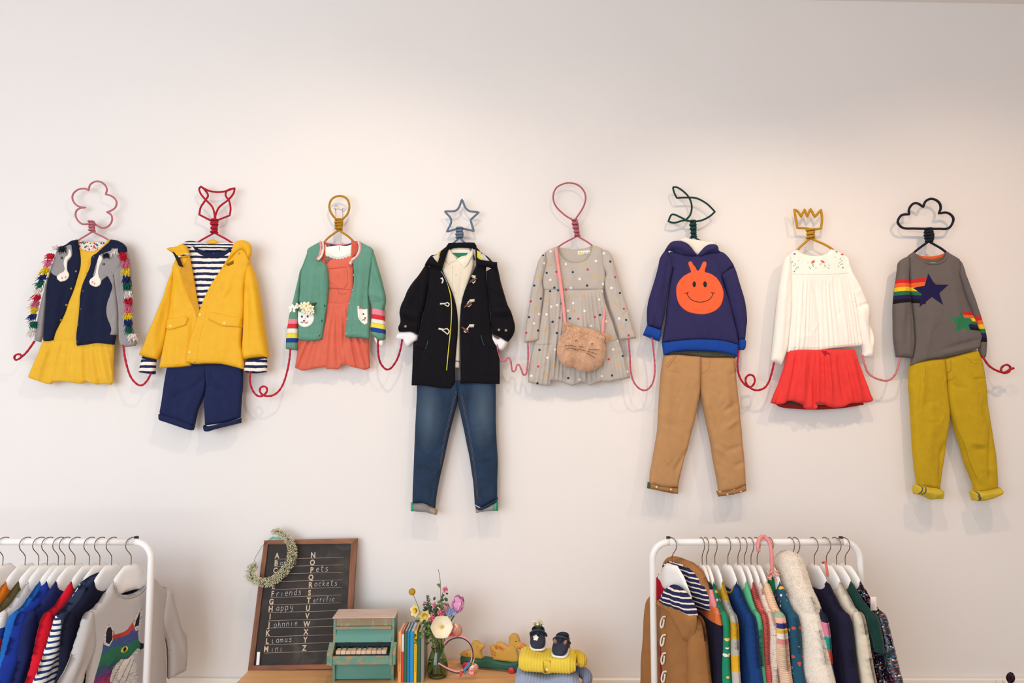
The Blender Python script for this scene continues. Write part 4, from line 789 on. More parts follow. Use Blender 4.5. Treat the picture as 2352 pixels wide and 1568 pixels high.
# ---- 6 hoodie + chinos
HB_ = fab('302C58', 'plain', var=.06); BRB = fab('17459C', 'rib', var=.05); ORG = fab('F5653A', 'plain', var=.04); TERRY = fab('F3E8DA', 'plain', var=.05)
R = outfit('chino_trousers', 'tan child chinos with star-printed turn-ups below the smiling hoodie', 'trousers', Z8, (570, 1300))
CH = fab('BA8C5E', 'plain', var=.06); CHD = fab('A97B4C')
cloth(Z8, R, 'waistband', fab('4E4A3C'), [(284,100),(590,90),(900,110),(900,158),(860,150),(700,152),(600,150),(500,132),(400,122),(288,128)], base=.024, th=.016, folds=[(380,100,384,130,8,-3),(440,100,436,130,8,-3),(500,100,506,135,8,-3),(700,100,704,150,8,-3),(760,100,756,150,8,-3)])
T1 = cloth(Z8, R, 'trouser_leg', CH, [(284,126),(276,180),(262,260),(252,360),(243,500),(236,640),(230,760),(215,860),(198,960),(180,1070),(166,1140),(160,1240),(280,1270),(408,1272),(425,1170),(442,1090),(465,1010),(490,940),(506,860),(530,770),(552,690),(572,590),(590,490),(600,420),(604,140),(500,134),(400,124)], base=.018, th=.028, edge=.03, folds=[(330,200,300,800,40,4),(480,940,370,1120,20,-5),(470,980,400,1200,18,4),(270,700,400,760,30,-2),(290,270,420,300,12,-2),(230,900,350,1100,24,3)])
T2 = cloth(Z8, R, 'trouser_leg', CH, [(596,145),(598,300),(600,420),(612,520),(630,620),(650,720),(672,820),(688,900),(702,1000),(722,1110),(740,1200),(758,1312),(860,1300),(990,1250),(984,1130),(975,1000),(962,880),(955,780),(944,680),(938,580),(925,470),(912,360),(905,280),(900,156),(860,152),(760,150),(680,150)], base=.02, th=.028, edge=.03, folds=[(800,250,840,800,40,4),(780,620,900,540,22,-4),(800,760,920,680,20,4),(800,960,960,900,20,-3),(880,1080,960,1050,20,-4),(700,910,800,980,22,3),(620,480,700,700,14,3),(840,300,900,280,12,-3)])
seam(T1, 'pocket_seam', CHD, [(392,126),(350,180),(305,240)], r=.0014); seam(T1, 'pocket_seam', CHD, [(372,126),(335,175),(292,232)], r=.0008)
seam(T2, 'pocket_seam', CHD, [(850,152),(875,200),(902,270)], r=.0014); seam(T2, 'fly_seam', CHD, [(668,165),(672,200),(655,250),(625,280),(600,286)], r=.0008); seam(T1, 'fly_seam', CHD, [(598,150),(598,300),(600,410)], r=.001)
patch(T1, 'care_tag', fab('F4F0E6'), [(594,102),(622,103),(622,124),(594,122)], th=.002, smooth=False, off=.012)
CG = fab('3E5A3A'); CST = fab('F0DFC0')
def st(l): return [(star(x, y, r), CST) for x, y, r in l]
cloth(Z8, R, 'turn_up', fab('A0754A'), [(150,1224),(230,1246),(330,1262),(415,1272),(412,1328),(380,1326),(300,1312),(220,1294),(144,1280)], base=.016, th=.04, edge=.014, smooth_out=False, regions=st([(214,1260,12),(258,1306,10),(336,1280,11),(370,1326,9)]) + [([(140,1220),(168,1228),(160,1290),(138,1285)], CG)])
cloth(Z8, R, 'turn_up', fab('A0754A'), [(742,1304),(850,1290),(930,1268),(998,1232),(1002,1296),(960,1312),(880,1334),(830,1340),(762,1352)], base=.018, th=.04, edge=.014, smooth_out=False, regions=st([(766,1300,12),(882,1280,10),(822,1326,14),(936,1300,12)]) + [([(974,1236),(1003,1230),(1003,1300),(984,1306)], CG)])
R = outfit('smiley_hoodie', 'indigo hooded sweatshirt with a large orange smiling face and blue ribbing', 'hoodie', Z7, (570, 1440))
cloth(Z7, R, 'sleeve', HB_, [(296,565),(262,610),(240,650),(228,710),(210,780),(190,850),(168,920),(148,990),(136,1060),(134,1130),(138,1205),(190,1216),(250,1240),(270,1160),(285,1080),(300,960),(322,840),(345,740),(330,640)], base=.028, th=.03, edge=.03, folds=[(270,660,190,1100,24,4),(185,1130,200,1220,10,-6),(230,1140,240,1220,10,3),(290,700,260,1100,12,-3)])
cloth(Z7, R, 'sleeve', HB_, [(850,712),(868,760),(888,830),(910,900),(932,970),(946,1040),(954,1110),(956,1170),(948,1230),(940,1320),(885,1322),(866,1230),(842,1130),(815,1040),(785,930),(755,830),(735,790),(780,750)], base=.028, th=.03, edge=.03, folds=[(850,800,910,1150,24,4),(800,880,880,1250,12,-3)])
H = cloth(Z7, R, 'body', HB_, [(330,590),(440,620),(545,628),(640,606),(740,596),(790,630),(848,710),(800,742),(740,795),(760,870),(795,970),(825,1070),(850,1180),(872,1270),(882,1362),(760,1330),(620,1318),(500,1318),(400,1326),(256,1342),(268,1260),(285,1150),(298,1020),(312,900),(332,790),(345,735),(300,690),(270,650)], base=.03, th=.022, folds=[(420,620,330,1200,40,3),(700,660,800,1200,34,3),(560,1150,580,1300,40,2)])
cloth(Z7, R, 'hem_rib', BRB, [(256,1338),(400,1320),(500,1312),(620,1312),(760,1324),(884,1356),(880,1400),(872,1458),(830,1442),(760,1426),(680,1414),(600,1409),(500,1407),(430,1408),(340,1420),(270,1444)], base=.03, th=.024)
cloth(Z7, R, 'folded_cuff', BRB, [(136,1198),(200,1218),(256,1240),(248,1285),(236,1330),(170,1304),(102,1276),(120,1236)], base=.024, th=.038, edge=.016)
cloth(Z7, R, 'folded_cuff', BRB, [(884,1314),(920,1310),(946,1318),(946,1360),(938,1398),(890,1402),(884,1360)], base=.024, th=.038, edge=.016)
cloth(Z7, R, 'hood_lining', TERRY, [(395,500),(430,484),(460,480),(500,492),(560,500),(620,512),(660,510),(692,520),(692,545),(640,560),(590,600),(545,626),(500,600),(440,540)], base=.03, th=.012)
cloth(Z7, R, 'hood', HB_, [(276,592),(296,556),(322,522),(350,506),(400,504),(440,514),(470,530),(500,562),(525,596),(546,624),(500,632),(440,626),(380,608),(330,585)], base=.042, th=.024, edge=.03, folds=[(330,540,500,600,16,4),(350,575,440,615,10,-4)])
cloth(Z7, R, 'hood', HB_, [(546,624),(572,592),(600,560),(630,538),(664,530),(700,536),(718,556),(724,584),(748,598),(700,605),(650,608),(600,622),(570,634)], base=.042, th=.024, edge=.03, folds=[(600,590,700,560,12,4),(640,600,710,590,8,-3)])
for q in ([(350,590),(330,700),(340,745)], [(680,650),(720,740),(745,800)], [(848,712),(790,748),(740,796)]): seam(H, 'raglan_seam', HB_, q, r=.0014)
SM = [(462,690),(474,681),(490,684),(502,706),(520,728),(532,752),(541,757),(550,750),(562,728),(575,700),(586,684),(604,682),(611,694),(608,720),(600,742),(597,768),(640,780),(680,804),(710,838),(732,880),(746,925),(747,970),(738,1015),(715,1055),(680,1084),(640,1102),(590,1112),(540,1111),(480,1100),(430,1074),(392,1036),(370,990),(361,930),(366,880),(388,838),(420,804),(455,782),(484,768),(476,740),(466,715)]
sm = patch(H, 'smiling_face', ORG, SM, th=.0025)
ellm(H, 'printed_eye', BLK, 509, 868, 14, 24, th=.001, off=.0026); ellm(H, 'printed_eye', BLK, 597, 868, 15, 25, th=.001, off=.0026, rot=-.08)
for q in ([(448,938),(462,968),(486,992),(520,1008),(565,1013),(605,1005),(636,988),(654,964),(662,938)], [(430,942),(446,940),(462,932)], [(646,934),(660,938),(678,940)]): seam(H, 'printed_smile', BLK, q, r=.0016, off=.0022)

# ---- 7 blouse + red skirt
R = outfit('red_skirt', 'red flared child skirt below the white embroidered blouse', 'skirt', Z9, (430, 1390))
REDS = fab('EC3F3C', 'plain', var=.04)
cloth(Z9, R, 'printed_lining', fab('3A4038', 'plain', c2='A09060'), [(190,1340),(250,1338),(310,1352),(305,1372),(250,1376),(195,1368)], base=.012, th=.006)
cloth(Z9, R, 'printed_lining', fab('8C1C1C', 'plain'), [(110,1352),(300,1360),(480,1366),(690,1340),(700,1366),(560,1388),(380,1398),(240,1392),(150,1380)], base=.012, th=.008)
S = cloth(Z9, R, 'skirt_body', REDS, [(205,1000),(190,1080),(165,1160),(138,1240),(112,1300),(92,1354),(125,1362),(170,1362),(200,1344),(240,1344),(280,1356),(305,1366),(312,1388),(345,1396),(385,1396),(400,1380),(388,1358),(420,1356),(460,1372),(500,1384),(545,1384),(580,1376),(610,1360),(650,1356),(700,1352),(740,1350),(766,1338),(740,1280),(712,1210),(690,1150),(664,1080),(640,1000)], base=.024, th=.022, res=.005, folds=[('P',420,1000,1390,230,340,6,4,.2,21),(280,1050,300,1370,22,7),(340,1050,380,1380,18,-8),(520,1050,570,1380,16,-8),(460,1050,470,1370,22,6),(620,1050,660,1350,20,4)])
seam(S, 'drawstring_bow', fab('C8203C'), [(415,1010),(436,1040),(446,1024),(460,1036),(440,1016),(425,1020)], r=.0022, off=.004)
R = outfit('embroidered_blouse', 'white gathered child blouse with floral embroidery across the yoke', 'blouse', Z9, (440, 1010))
BW = fab('FAF4EA', 'plain', var=.02); BWS = fab('EEDFD0')
GN, RDF, BLF, PKF = fab('5E9A76'), fab('E5604C'), fab('8E8E9C'), fab('F2B4A8')
def sprig(pts, w=3):      # leaf stem outlines
    out = []
    for i, (x, y) in enumerate(pts):
        out.append((ell(x + (6 if i % 2 else -6), y, 7, 2.6, 6, rot=(.7 if i % 2 else -.7)), GN))
    return out
EMB = [(ell(240,380,9,7), BLF), (ell(211,408,8,9), RDF), (ell(264,424,4,4), PKF), (ell(238,495,5,5), BLF), (ell(515,366,8,6), BLF), (ell(552,383,11,6), RDF), (ell(505,402,4,4), PKF), (ell(555,470,6,5), BLF),
 ([(346,448),(350,428),(362,422),(374,426),(366,438)], RDF), ([(404,426),(416,422),(430,430),(436,442),(418,440)], RDF), (ell(326,437,4,4), PKF), (ell(376,474,5,4), PKF), (ell(388,428,3,3), PKF), (ell(462,455,4,4), BLF)]
EMB += sprig([(234,432),(238,446),(242,458),(248,470),(254,480),(258,466)]) + sprig([(544,412),(542,426),(540,438),(536,450),(532,462),(546,446)]) + sprig([(364,450),(352,460),(342,468),(334,478)]) + sprig([(412,448),(428,456),(442,464),(452,474)])
cloth(Z9, R, 'blouse_back', BWS, [(262,352),(300,378),(380,392),(450,380),(492,346),(470,420),(300,420)], base=.018, th=.003)
cloth(Z9, R, 'sleeve', BW, [(215,378),(188,405),(172,450),(160,520),(146,600),(135,690),(125,790),(115,890),(104,990),(93,1078),(130,1090),(165,1107),(182,1060),(198,1010),(210,930),(220,840),(230,700),(228,560),(226,450)], base=.024, th=.024, edge=.03, folds=[(185,480,150,1000,16,3),(210,600,170,1060,12,-2)])
cloth(Z9, R, 'sleeve', BW, [(565,378),(598,398),(612,440),(630,490),(656,540),(690,600),(715,655),(738,715),(748,780),(742,830),(760,880),(774,950),(768,1000),(764,1056),(730,1056),(694,1052),(698,1010),(688,960),(668,880),(655,790),(645,700),(620,610),(590,500)], base=.026, th=.028, edge=.03, folds=[(630,520,690,680,18,4),(650,730,735,700,10,-6),(680,740,720,1000,16,4),(740,760,742,960,10,-5),(655,640,700,740,12,-4)])
B = cloth(Z9, R, 'body', BW, [(262,350),(285,372),(320,386),(370,394),(420,390),(455,378),(490,346),(530,362),(565,378),(590,440),(610,520),(632,600),(648,700),(660,800),(675,890),(694,978),(640,984),(560,990),(470,1000),(400,1012),(300,1010),(200,1022),(208,950),(218,850),(226,740),(228,620),(224,520),(222,440),(215,378),(240,360)], base=.03, th=.018, res=.005, regions=EMB, folds=[('P',415,520,1010,170,230,8,2.6,.15,31),(285,560,290,980,14,4),(370,560,420,980,14,-4),(530,560,590,980,14,4)])
seam(B, 'yoke_seam', BWS, [(228,510),(300,514),(400,516),(500,512),(590,504)], r=.0012); seam(B, 'neck_binding', BW, [(262,352),(286,374),(322,388),(370,396),(420,392),(456,380),(490,348)], r=.0025)
seam(B, 'hem_seam', BWS, [(210,990),(300,988),(400,990),(500,980),(600,968),(688,958)], r=.0008)

# ---- 8 grey star jumper + mustard trousers
MU = fab('C4A01C', 'cord', var=.07); MUD = fab('A8860F'); MUI = fab('D0B438', 'plain')
R = outfit('mustard_trousers', 'mustard corduroy child trousers with thick rolled cuffs', 'trousers', Z11, (550, 1250))
T1 = cloth(Z11, R, 'trouser_leg', MU, [(158,110),(152,220),(150,310),(158,400),(165,480),(170,600),(176,720),(184,840),(196,960),(212,1060),(226,1140),(310,1140),(400,1160),(410,1060),(425,950),(442,850),(455,760),(470,660),(480,560),(474,430),(462,330),(456,260),(440,80),(300,90)], base=.018, th=.032, edge=.03, folds=[(260,150,200,500,30,5),(240,180,200,510,12,-3),(440,760,380,880,24,-6),(378,880,378,1120,10,-6),(320,560,260,1000,50,4),(250,450,380,430,12,-2)])
T2 = cloth(Z11, R, 'trouser_leg', MU, [(428,85),(445,200),(458,270),(466,380),(476,470),(500,560),(522,640),(545,720),(570,800),(592,880),(615,960),(645,1030),(668,1090),(690,1180),(780,1175),(876,1150),(870,1060),(864,960),(856,860),(840,760),(824,660),(806,560),(790,460),(782,340),(772,250),(755,140),(730,60),(710,10),(600,36)], base=.02, th=.032, edge=.03, folds=[(620,300,760,800,50,5),(640,820,760,830,26,-5),(620,760,740,790,20,4),(780,640,780,1100,14,-4),(680,1080,740,1150,20,-4),(660,250,740,245,10,-4),(620,100,720,110,10,-3),(470,300,600,330,14,-3),(700,980,840,1000,20,3)])
seam(T2, 'fly_seam', MUD, [(432,95),(434,140),(446,190),(456,200)], r=.0014); seam(T2, 'fly_seam', MUD, [(464,95),(468,150),(468,185),(450,196)], r=.0012); seam(T2, 'fly_seam', MUD, [(420,235),(440,262),(462,262),(500,232)], r=.0012)
seam(T2, 'pocket_seam', MUD, [(654,238),(700,246),(755,238)], r=.0014); seam(T2, 'pocket_seam', MUD, [(600,80),(640,118),(700,122)], r=.001)
seam(T1, 'belt_loop', MUD, [(262,130),(250,220),(240,280)], r=.0008)
seam(T2, 'inseam', MUD, [(488,520),(530,650),(580,780),(625,930),(680,1060)], r=.0012)
cloth(Z11, R, 'rolled_cuff', MUI, [(206,1118),(250,1120),(320,1136),(390,1146),(436,1166),(434,1210),(425,1240),(380,1240),(340,1244),(300,1224),(250,1204),(206,1200),(198,1160)], base=.018, th=.052, edge=.03, folds=[(220,1160,420,1200,14,4),(350,1240,430,1180,10,-4)], regions=[([(240,1118),(250,1120),(232,1160),(222,1196),(212,1190),(226,1150)], fab('5E5A58')), ([(268,1120),(278,1124),(262,1160),(250,1200),(240,1196),(252,1156)], fab('5E5A58'))])
cloth(Z11, R, 'rolled_cuff', MUI, [(668,1172),(720,1168),(800,1160),(868,1146),(905,1142),(918,1170),(914,1200),(880,1216),(840,1236),(790,1250),(745,1258),(715,1248),(690,1252),(676,1210)], base=.02, th=.052, edge=.03, folds=[(700,1200,890,1170,14,4)], regions=[([(690,1172),(704,1172),(706,1210),(730,1248),(715,1250),(694,1215)], fab('5E5A58')), ([(880,1142),(910,1142),(920,1170),(912,1172),(904,1150)], fab('5E5A58'))])
GJ = fab('5C5452', 'melange', c2='746C68'); RB5 = [fab(c, 'knit') for c in ('CE2A2C', 'EC6C2E', 'F2CC2C', '2E6E48', '241E50', '161214')]
R = outfit('star_jumper', 'dark grey knitted jumper with navy and green stars trailing rainbow stripes', 'jumper', Z10, (530, 1380))
cloth(Z10, R, 'neck_facing', fab('D8642E'), [(292,528),(340,546),(400,552),(470,544),(540,520),(520,560),(470,576),(400,582),(330,568)], base=.02, th=.005)
cloth(Z10, R, 'back_collar', GJ, [(320,560),(380,576),(460,572),(520,552),(500,610),(350,610)], base=.022, th=.005, regions=[([(385,600),(455,600),(455,610),(390,610)], fab('E8DEC0'))])
cloth(Z10, R, 'sleeve', GJ, [(240,548),(200,568),(166,600),(156,670),(146,740),(134,820),(126,900),(122,980),(124,1080),(126,1200),(138,1290),(148,1358),(200,1360),(272,1366),(282,1310),(290,1250),(286,1150),(276,1020),(264,900),(254,800),(248,720),(250,620)], base=.03, th=.028, edge=.022, folds=[(200,640,170,1250,20,4),(250,700,262,1200,12,-4),(240,1100,230,1340,14,3)], regions=[([(110,736 + i * 33),(262,738 + i * 30),(262,738 + (i + 1) * 30),(110,736 + (i + 1) * 33)], c) for i, c in enumerate(RB5)])
cloth(Z10, R, 'sleeve', GJ, [(640,570),(668,605),(688,660),(712,730),(742,810),(768,880),(796,960),(822,1030),(846,1110),(864,1180),(869,1240),(862,1362),(826,1366),(812,1300),(812,1230),(800,1150),(768,1060),(740,980),(705,890),(660,760),(632,680)], base=.026, th=.026, edge=.022, folds=[(690,720,830,1150,14,3)], regions=[([(740,1040 + i * 31),(900,1018 + i * 38 if i < 9 else 0),(900,1018 + (i + 1) * 38),(740,1040 + (i + 1) * 31)], c) for i, c in enumerate(RB5)])
st1 = [(381,690),(418,758),(440,782),(542,782),(470,850),(500,945),(412,880),(312,960),(330,855),(262,806),(352,790)]
st2 = [(640,990),(662,1045),(720,1048),(735,1070),(700,1105),(725,1160),(664,1128),(600,1160),(608,1100),(548,1046),(618,1042)]
rg = []
for i, c in enumerate(RB5): rg.append(([(250,738 + i * 31),(370,722 + i * 36 if i < 2 else 738 + i * 33),(360,722 + (i + 1) * 36 if i < 2 else 738 + (i + 1) * 33),(250,738 + (i + 1) * 31)], c))
for i, c in enumerate(RB5): rg.append(([(650 + i * 9,998 + i * 24),(752 + i * 16,998 + i * 26),(758 + i * 18,998 + (i + 1) * 26),(656 + i * 10,998 + (i + 1) * 24)], c))
NST, GST = fab('1F1A4A', 'knit'), fab('2F7A50', 'knit')
rg += [(st1, NST), (st2, GST)]
J = cloth(Z10, R, 'body', GJ, [(275,518),(300,545),(330,575),(370,595),(420,605),(475,598),(515,570),(545,514),(600,545),(645,572),(655,640),(648,700),(672,780),(700,870),(735,960),(770,1050),(800,1130),(825,1195),(816,1240),(808,1285),(760,1305),(690,1328),(620,1345),(540,1358),(470,1368),(380,1385),(320,1405),(258,1428),(268,1380),(282,1300),(290,1220),(284,1080),(270,920),(254,800),(246,700),(240,600),(240,548)], base=.03, th=.022, regions=rg, folds=[(560,1280,810,1215,18,-5),(500,1330,800,1270,16,5),(440,1000,340,1380,40,3),(270,800,290,1250,16,-3),(640,700,760,1100,14,-3),(560,650,640,1100,40,3)])
seam(J, 'neck_rib', GJ, [(278,522),(302,552),(334,582),(372,604),(420,614),(478,606),(520,578),(546,520)], r=.0055)
seam(J, 'cuff_seam', GJ, [(140,1290),(200,1300),(285,1302)], r=.001)
# ================================================================ the two clothes rails
WHM = plain('F4F0EC', .35, name='white_powder_coated_steel'); CHR = plain('8A7468', .25, .9, name='hook_wire'); HWH = plain('F6F2EE', .4, name='white_painted_hanger', var=.02)
def rack(label, xl, xr, zc, d, cap_l=False, cap_r=False):
    R = thing('clothes_rail', label, 'clothes rail', ((xl + xr) / 2, -d, 0)); r = .0118
    def arc(x, s): return [(x + s * .06 * (1 - math.cos(a)) if False else x - s * .055 * (1 - math.sin(a)), -d, zc - .055 * (1 - math.cos(a))) for a in []]
    pts = [(xl, -d, .06), (xl, -d, zc - .06)]
    for i in range(1, 9):
        a = PI / 2 * i / 8; pts.append((xl + .06 * (1 - math.cos(a)), -d, zc - .06 + .06 * math.sin(a)))
    n1 = len(pts); mid = [(xl + .06 + (xr - xl - .12) * t, -d, zc) for t in (.25, .5, .75)]
    pr = [(xr - p[0] + xl, p[1], p[2]) for p in pts[::-1]]
    m = MB(); m.tube([(xl + .06, -d, zc)] + mid + [(xr - .06, -d, zc)], r, 16); m.build('hanging_rail', WHM, R)
    m = MB(); m.tube(pts, r, 16); m.build('post', WHM, R); m = MB(); m.tube(pr, r, 16); m.build('post', WHM, R)
    for x in (xl, xr):
        m = MB(); m.tube([(x, -d - .22, .03), (x, -d + .22, .03)], .012, 12); m.box((x - .014, -d - .014, .03), (x + .014, -d + .014, .09), bev=.003); m.build('foot', WHM, R)
        for s in (-1, 1): m = MB(); m.lathe([(.018, 0), (.02, .01), (.012, .03)], c=(x, -d + s * .2, 0), n=12); m.build('castor', plain('2A2A2C', .5), R)
    m = MB(); m.tube([(xl, -d, .12), (xr, -d, .12)], .009, 12); m.build('lower_bar', WHM, R)
    return R
DL, DR_ = .42, .40
zL = P(250, 1244, DL).z; zR = P(1740, 1244.5, DR_).z
XLr = P(347, 1300, DL).x; XRl, XRr = P(1499, 1300, DR_).x, P(1976, 1300, DR_).x
rack('white tubular clothes rail cut off by the frame, holding the grey fox top', XLr - 1.25, XLr, zL, DL)
rack('white tubular clothes rail holding the camel duffle coat and fluffy jacket', XRl, XRr, zR, DR_)
def hanger(px, side, dz=0, yaw=0.0, label=None, cap=False, col=None, w=.138, pyoff=0):
    """wooden hanger hung on a rail; returns its Root frame (origin at the neck)"""
    d, z, rz0 = (DL, zL, math.radians(90 - 20)) if side == 'L' else (DR_, zR, math.radians(-90))
    x = P(px, 1244, d).x; s = 1 if side == 'L' else -1
    rz = rz0 + math.radians(yaw)
    R = thing('wooden_hanger', label, 'clothes hanger', (x, -d, z - .082 + dz), 'white wooden hangers on the ' + ('rail with the fox top' if side == 'L' else 'rail with the fluffy jacket'), rz=rz, local=True)
    hk = curve([(0, 0, 0), (0, 0, .03), (-.006 * s, 0, .042), (-.021 * s, 0, .062), (-.0235 * s, 0, .079), (-.015 * s, 0, .0935), (0, 0, .0975), (.011 * s, 0, .096), (.017 * s, 0, .093)], .004)
    m = MB(); m.tube(hk, .0016, 7); m.build('metal_hook', CHR, R)
    if cap:
        m = MB(); e = hk[-1]; m.box((e[0] - .006, -.006, e[2] - .006), (e[0] + .006, .006, e[2] + .006), bev=.001); m.build('size_cap', plain('1C1E2A', .4), R)
    hf = [(.027, .004), (.058, -.026), (.095, -.086), (min(.122, w - .012), -.108), (w, -.119), (w + .005, -.127), (w - .004, -.136), (min(.12, w - .014), -.128), (.09, -.112), (.055, -.094), (.02, -.088)]
    out = [(-a_, b_) for a_, b_ in hf[::-1]][:0] + hf + [(-a_, b_) for a_, b_ in hf[::-1]]
    poly = np.array(out); c = .0055
    panel('hanger_body', R, HWH if col is None else col, poly, lambda q: c * np.sqrt(1 - (1 - np.clip(segdist(q, poly) / .006, 0, 1)) ** 2), lambda q: -c * np.sqrt(1 - (1 - np.clip(segdist(q, poly) / .006, 0, 1)) ** 2), .012)
    return R
def garment(H, name, label, cat, mat, sw=.16, L=.5, hw=None, th=.012, sl=.42, sleeve=True, smat=None, so=.035, neck=.068, drop=.118, nd=.035, group=None, hem=None, folds=(), smats=(), regs=(), sregs=(), wr=.003, collar=None, swd=.07, front_open=False, near=None, out=.0):
    """a garment hanging from hanger frame H"""
    o = H.o; R = thing(name, label, cat, o.location, group, rz=o.rotation_euler[2], local=True); hw = hw or sw
    smat = smat or mat
    b = [(-neck, -.036), (-neck * .8, -.045 - nd * .6), (-neck * .35, -.045 - nd), (neck * .35, -.045 - nd), (neck * .8, -.045 - nd * .6), (neck, -.036), (neck + .03, -.070), (sw - .03, -drop + .016), (sw, -drop), (sw - .005, -.19), (sw - .012, -.25), (hw, -L), (hw * .4, -L - .008), (-hw * .4, -L - .004), (-hw, -L), (-sw + .012, -.25), (-sw + .005, -.19), (-sw, -drop), (-sw + .03, -drop + .016), (-neck - .03, -.070)]
    B = cloth(None, R, 'body', mat, b, base=0, th=th, backth=th, edge=.05, dome=.003, res=.010, wr=wr, folds=list(folds) + [(sw * .6, -.15, hw * .7, -L, .03, 4), (-sw * .5, -.2, -hw * .6, -L, .03, 4), (0, -.2, .01, -L, .04, 3)], regions=regs)
    if sleeve:
        for s in (1, -1):
            e = sw + so; wv = swd
            q = [(s * (sw - .02), -drop + .006), (s * (sw + .006), -drop - .004), (s * (sw + .022), -drop - .05), (s * (sw + so * .7), -drop - .16), (s * e, -drop - sl * .6), (s * (e + .004), -drop - sl), (s * (e - wv + .012), -drop - sl - .004), (s * (e - wv), -drop - sl * .6), (s * (sw - .035), -.24), (s * (sw - .03), -.16)]
            cloth(None, R, 'sleeve', smat, q, base=0, th=th * 1.25, backth=th * 1.25, edge=.04, dome=.003, res=.008, wr=wr * 1.2, folds=[(s * (sw), -.17, s * e, -drop - sl * .9, .012, 5), (s * (sw - .02), -.24, s * (e - .03), -.34, .012, -4)], regions=sregs)
    if collar: 
        cloth(None, R, 'collar', collar, [(-neck - .010, -.040), (-neck*.6, -.026), (0, -.022), (neck*.6, -.026), (neck + .010, -.040), (neck + .004, -.068), (neck * .5, -.088), (0, -.092), (-neck * .5, -.088), (-neck - .004, -.068)], base=.0, th=.024, backth=.02, edge=.04, res=.01)
    return R, B
def stripes_h(z0, n, h, cols, x=.4):
    return [([(-x, z0 - i * h), (x, z0 - i * h), (x, z0 - (i + 1) * h), (-x, z0 - (i + 1) * h)], cols[i % len(cols)]) for i in range(n) if cols[i % len(cols)] is not None]

# ---------------- rail at the left, garments from the grey fox top inwards
RLb = 'white wooden hanger '
H = hanger(303, 'L', yaw=-4, label='white wooden hanger with dark end cap carrying the grey fox top', cap=True)
GT_ = fab('B9B1AE', 'melange', c2='C6BFBC', var=.04)
FX = {k: fab(v, 'plain', var=.25) for k, v in dict(r='B8432C', p='4B3566', b='34507A', g='27684E', k='26202C', w='D8D0C8', o='D0522E', y='E0C83C', v='6C2A5A').items()}
gx = 0.0
def M_(x, z): return (x, z)
# fox print outline in garment metres (x towards the wall side)
fox = [(-.075,-.245),(-.068,-.225),(-.06,-.222),(-.052,-.232),(-.044,-.252),(-.02,-.255),(-.004,-.25),(.01,-.236),(.03,-.208),(.04,-.20),(.042,-.215),(.036,-.245),(.03,-.27),(.034,-.29),(.046,-.305),(.05,-.315),(.042,-.322),(.02,-.33),(.03,-.36),(.05,-.45),(-.12,-.45),(-.10,-.36),(-.085,-.31),(-.078,-.28)]
g = NT('painted_fox'); uv = g.n('UVMap').outputs[0]; sxy = g.n('SeparateXYZ'); g.l(uv, sxy.inputs[0])
nz = g.n('TexNoise', i_Scale=45.0, i_Detail=5.0); g.l(uv, nz.inputs['Vector'])
mp = g.n('Mapping'); mp.inputs['Rotation'].default_value = (0, 0, .7); mp.inputs['Scale'].default_value = (70, 520, 1); g.l(uv, mp.inputs[0]); hs = g.n('TexNoise', i_Scale=1.0, i_Detail=2.0); g.l(mp.outputs[0], hs.inputs['Vector'])
v = g.math('ADD', g.math('MULTIPLY', g.math('ADD', sxy.outputs[1], .42), 4.5), g.math('MULTIPLY', g.math('SUBTRACT', nz.outputs[0], .5), .25))
cc = g.ramp(v, [(.0, lin('D8482C')), (.22, lin('B8302C')), (.34, lin('6A2A6A')), (.48, lin('2E4A66')), (.54, lin('1F6A48')), (.68, lin('25704E')), (.74, lin('3A5484')), (.88, lin('4A4A8A')), (.97, lin('C8502C'))])
g.l(g.mixc(g.ramp(hs.outputs[0], [(.5, (0, 0, 0, 1)), (.72, (.55, .55, .55, 1))]), cc, lin('2A2430')), g.b.inputs['Base Color']); g.b.inputs['Roughness'].default_value = .9; PFOX = g.m
g = NT('painted_white_fur'); uv = g.n('UVMap').outputs[0]; mp = g.n('Mapping'); mp.inputs['Rotation'].default_value = (0, 0, .9); mp.inputs['Scale'].default_value = (60, 420, 1); g.l(uv, mp.inputs[0]); hs = g.n('TexNoise', i_Scale=1.0, i_Detail=3.0); g.l(mp.outputs[0], hs.inputs['Vector'])
g.l(g.ramp(hs.outputs[0], [(.45, lin('DCD4CC')), (.66, lin('8A7C84')), (.75, lin('3A2C3C'))]), g.b.inputs['Base Color']); g.b.inputs['Roughness'].default_value = .9; PWHT = g.m
rgs = [(fox, PFOX), ([(-.045,-.335),(-.02,-.322),(.0,-.328),(.03,-.31),(.048,-.318),(.02,-.33),(.035,-.37),(.05,-.45),(-.045,-.45),(-.035,-.40),(-.055,-.365)], PWHT),
       ([(.012,-.236),(.03,-.208),(.04,-.20),(.044,-.215),(.038,-.262),(.022,-.262)], PWHT),
       ([(-.076,-.25),(-.07,-.224),(-.06,-.221),(-.050,-.232),(-.048,-.262),(-.06,-.278),(-.076,-.268)], PWHT),
       ([(-.07,-.24),(-.066,-.23),(-.058,-.228),(-.052,-.24),(-.052,-.262),(-.06,-.272),(-.07,-.265)], FX['k']), ([(.036,-.212),(.032,-.25),(.018,-.25),(.022,-.235)], FX['k']), ([(-.052,-.253),(.0,-.254),(.012,-.24),(.016,-.25),(.0,-.264),(-.05,-.264)], FX['r']),
       ([(.040,-.298),(.052,-.304),(.052,-.316),(.04,-.318)], FX['k']), (ell(-.012,-.30,.011,.0075,12), FX['y']), (ell(-.011,-.30,.005,.006,10), FX['k']),
       ([(-.02,-.33),(.02,-.325),(.024,-.36),(-.03,-.37)], FX['w'])]
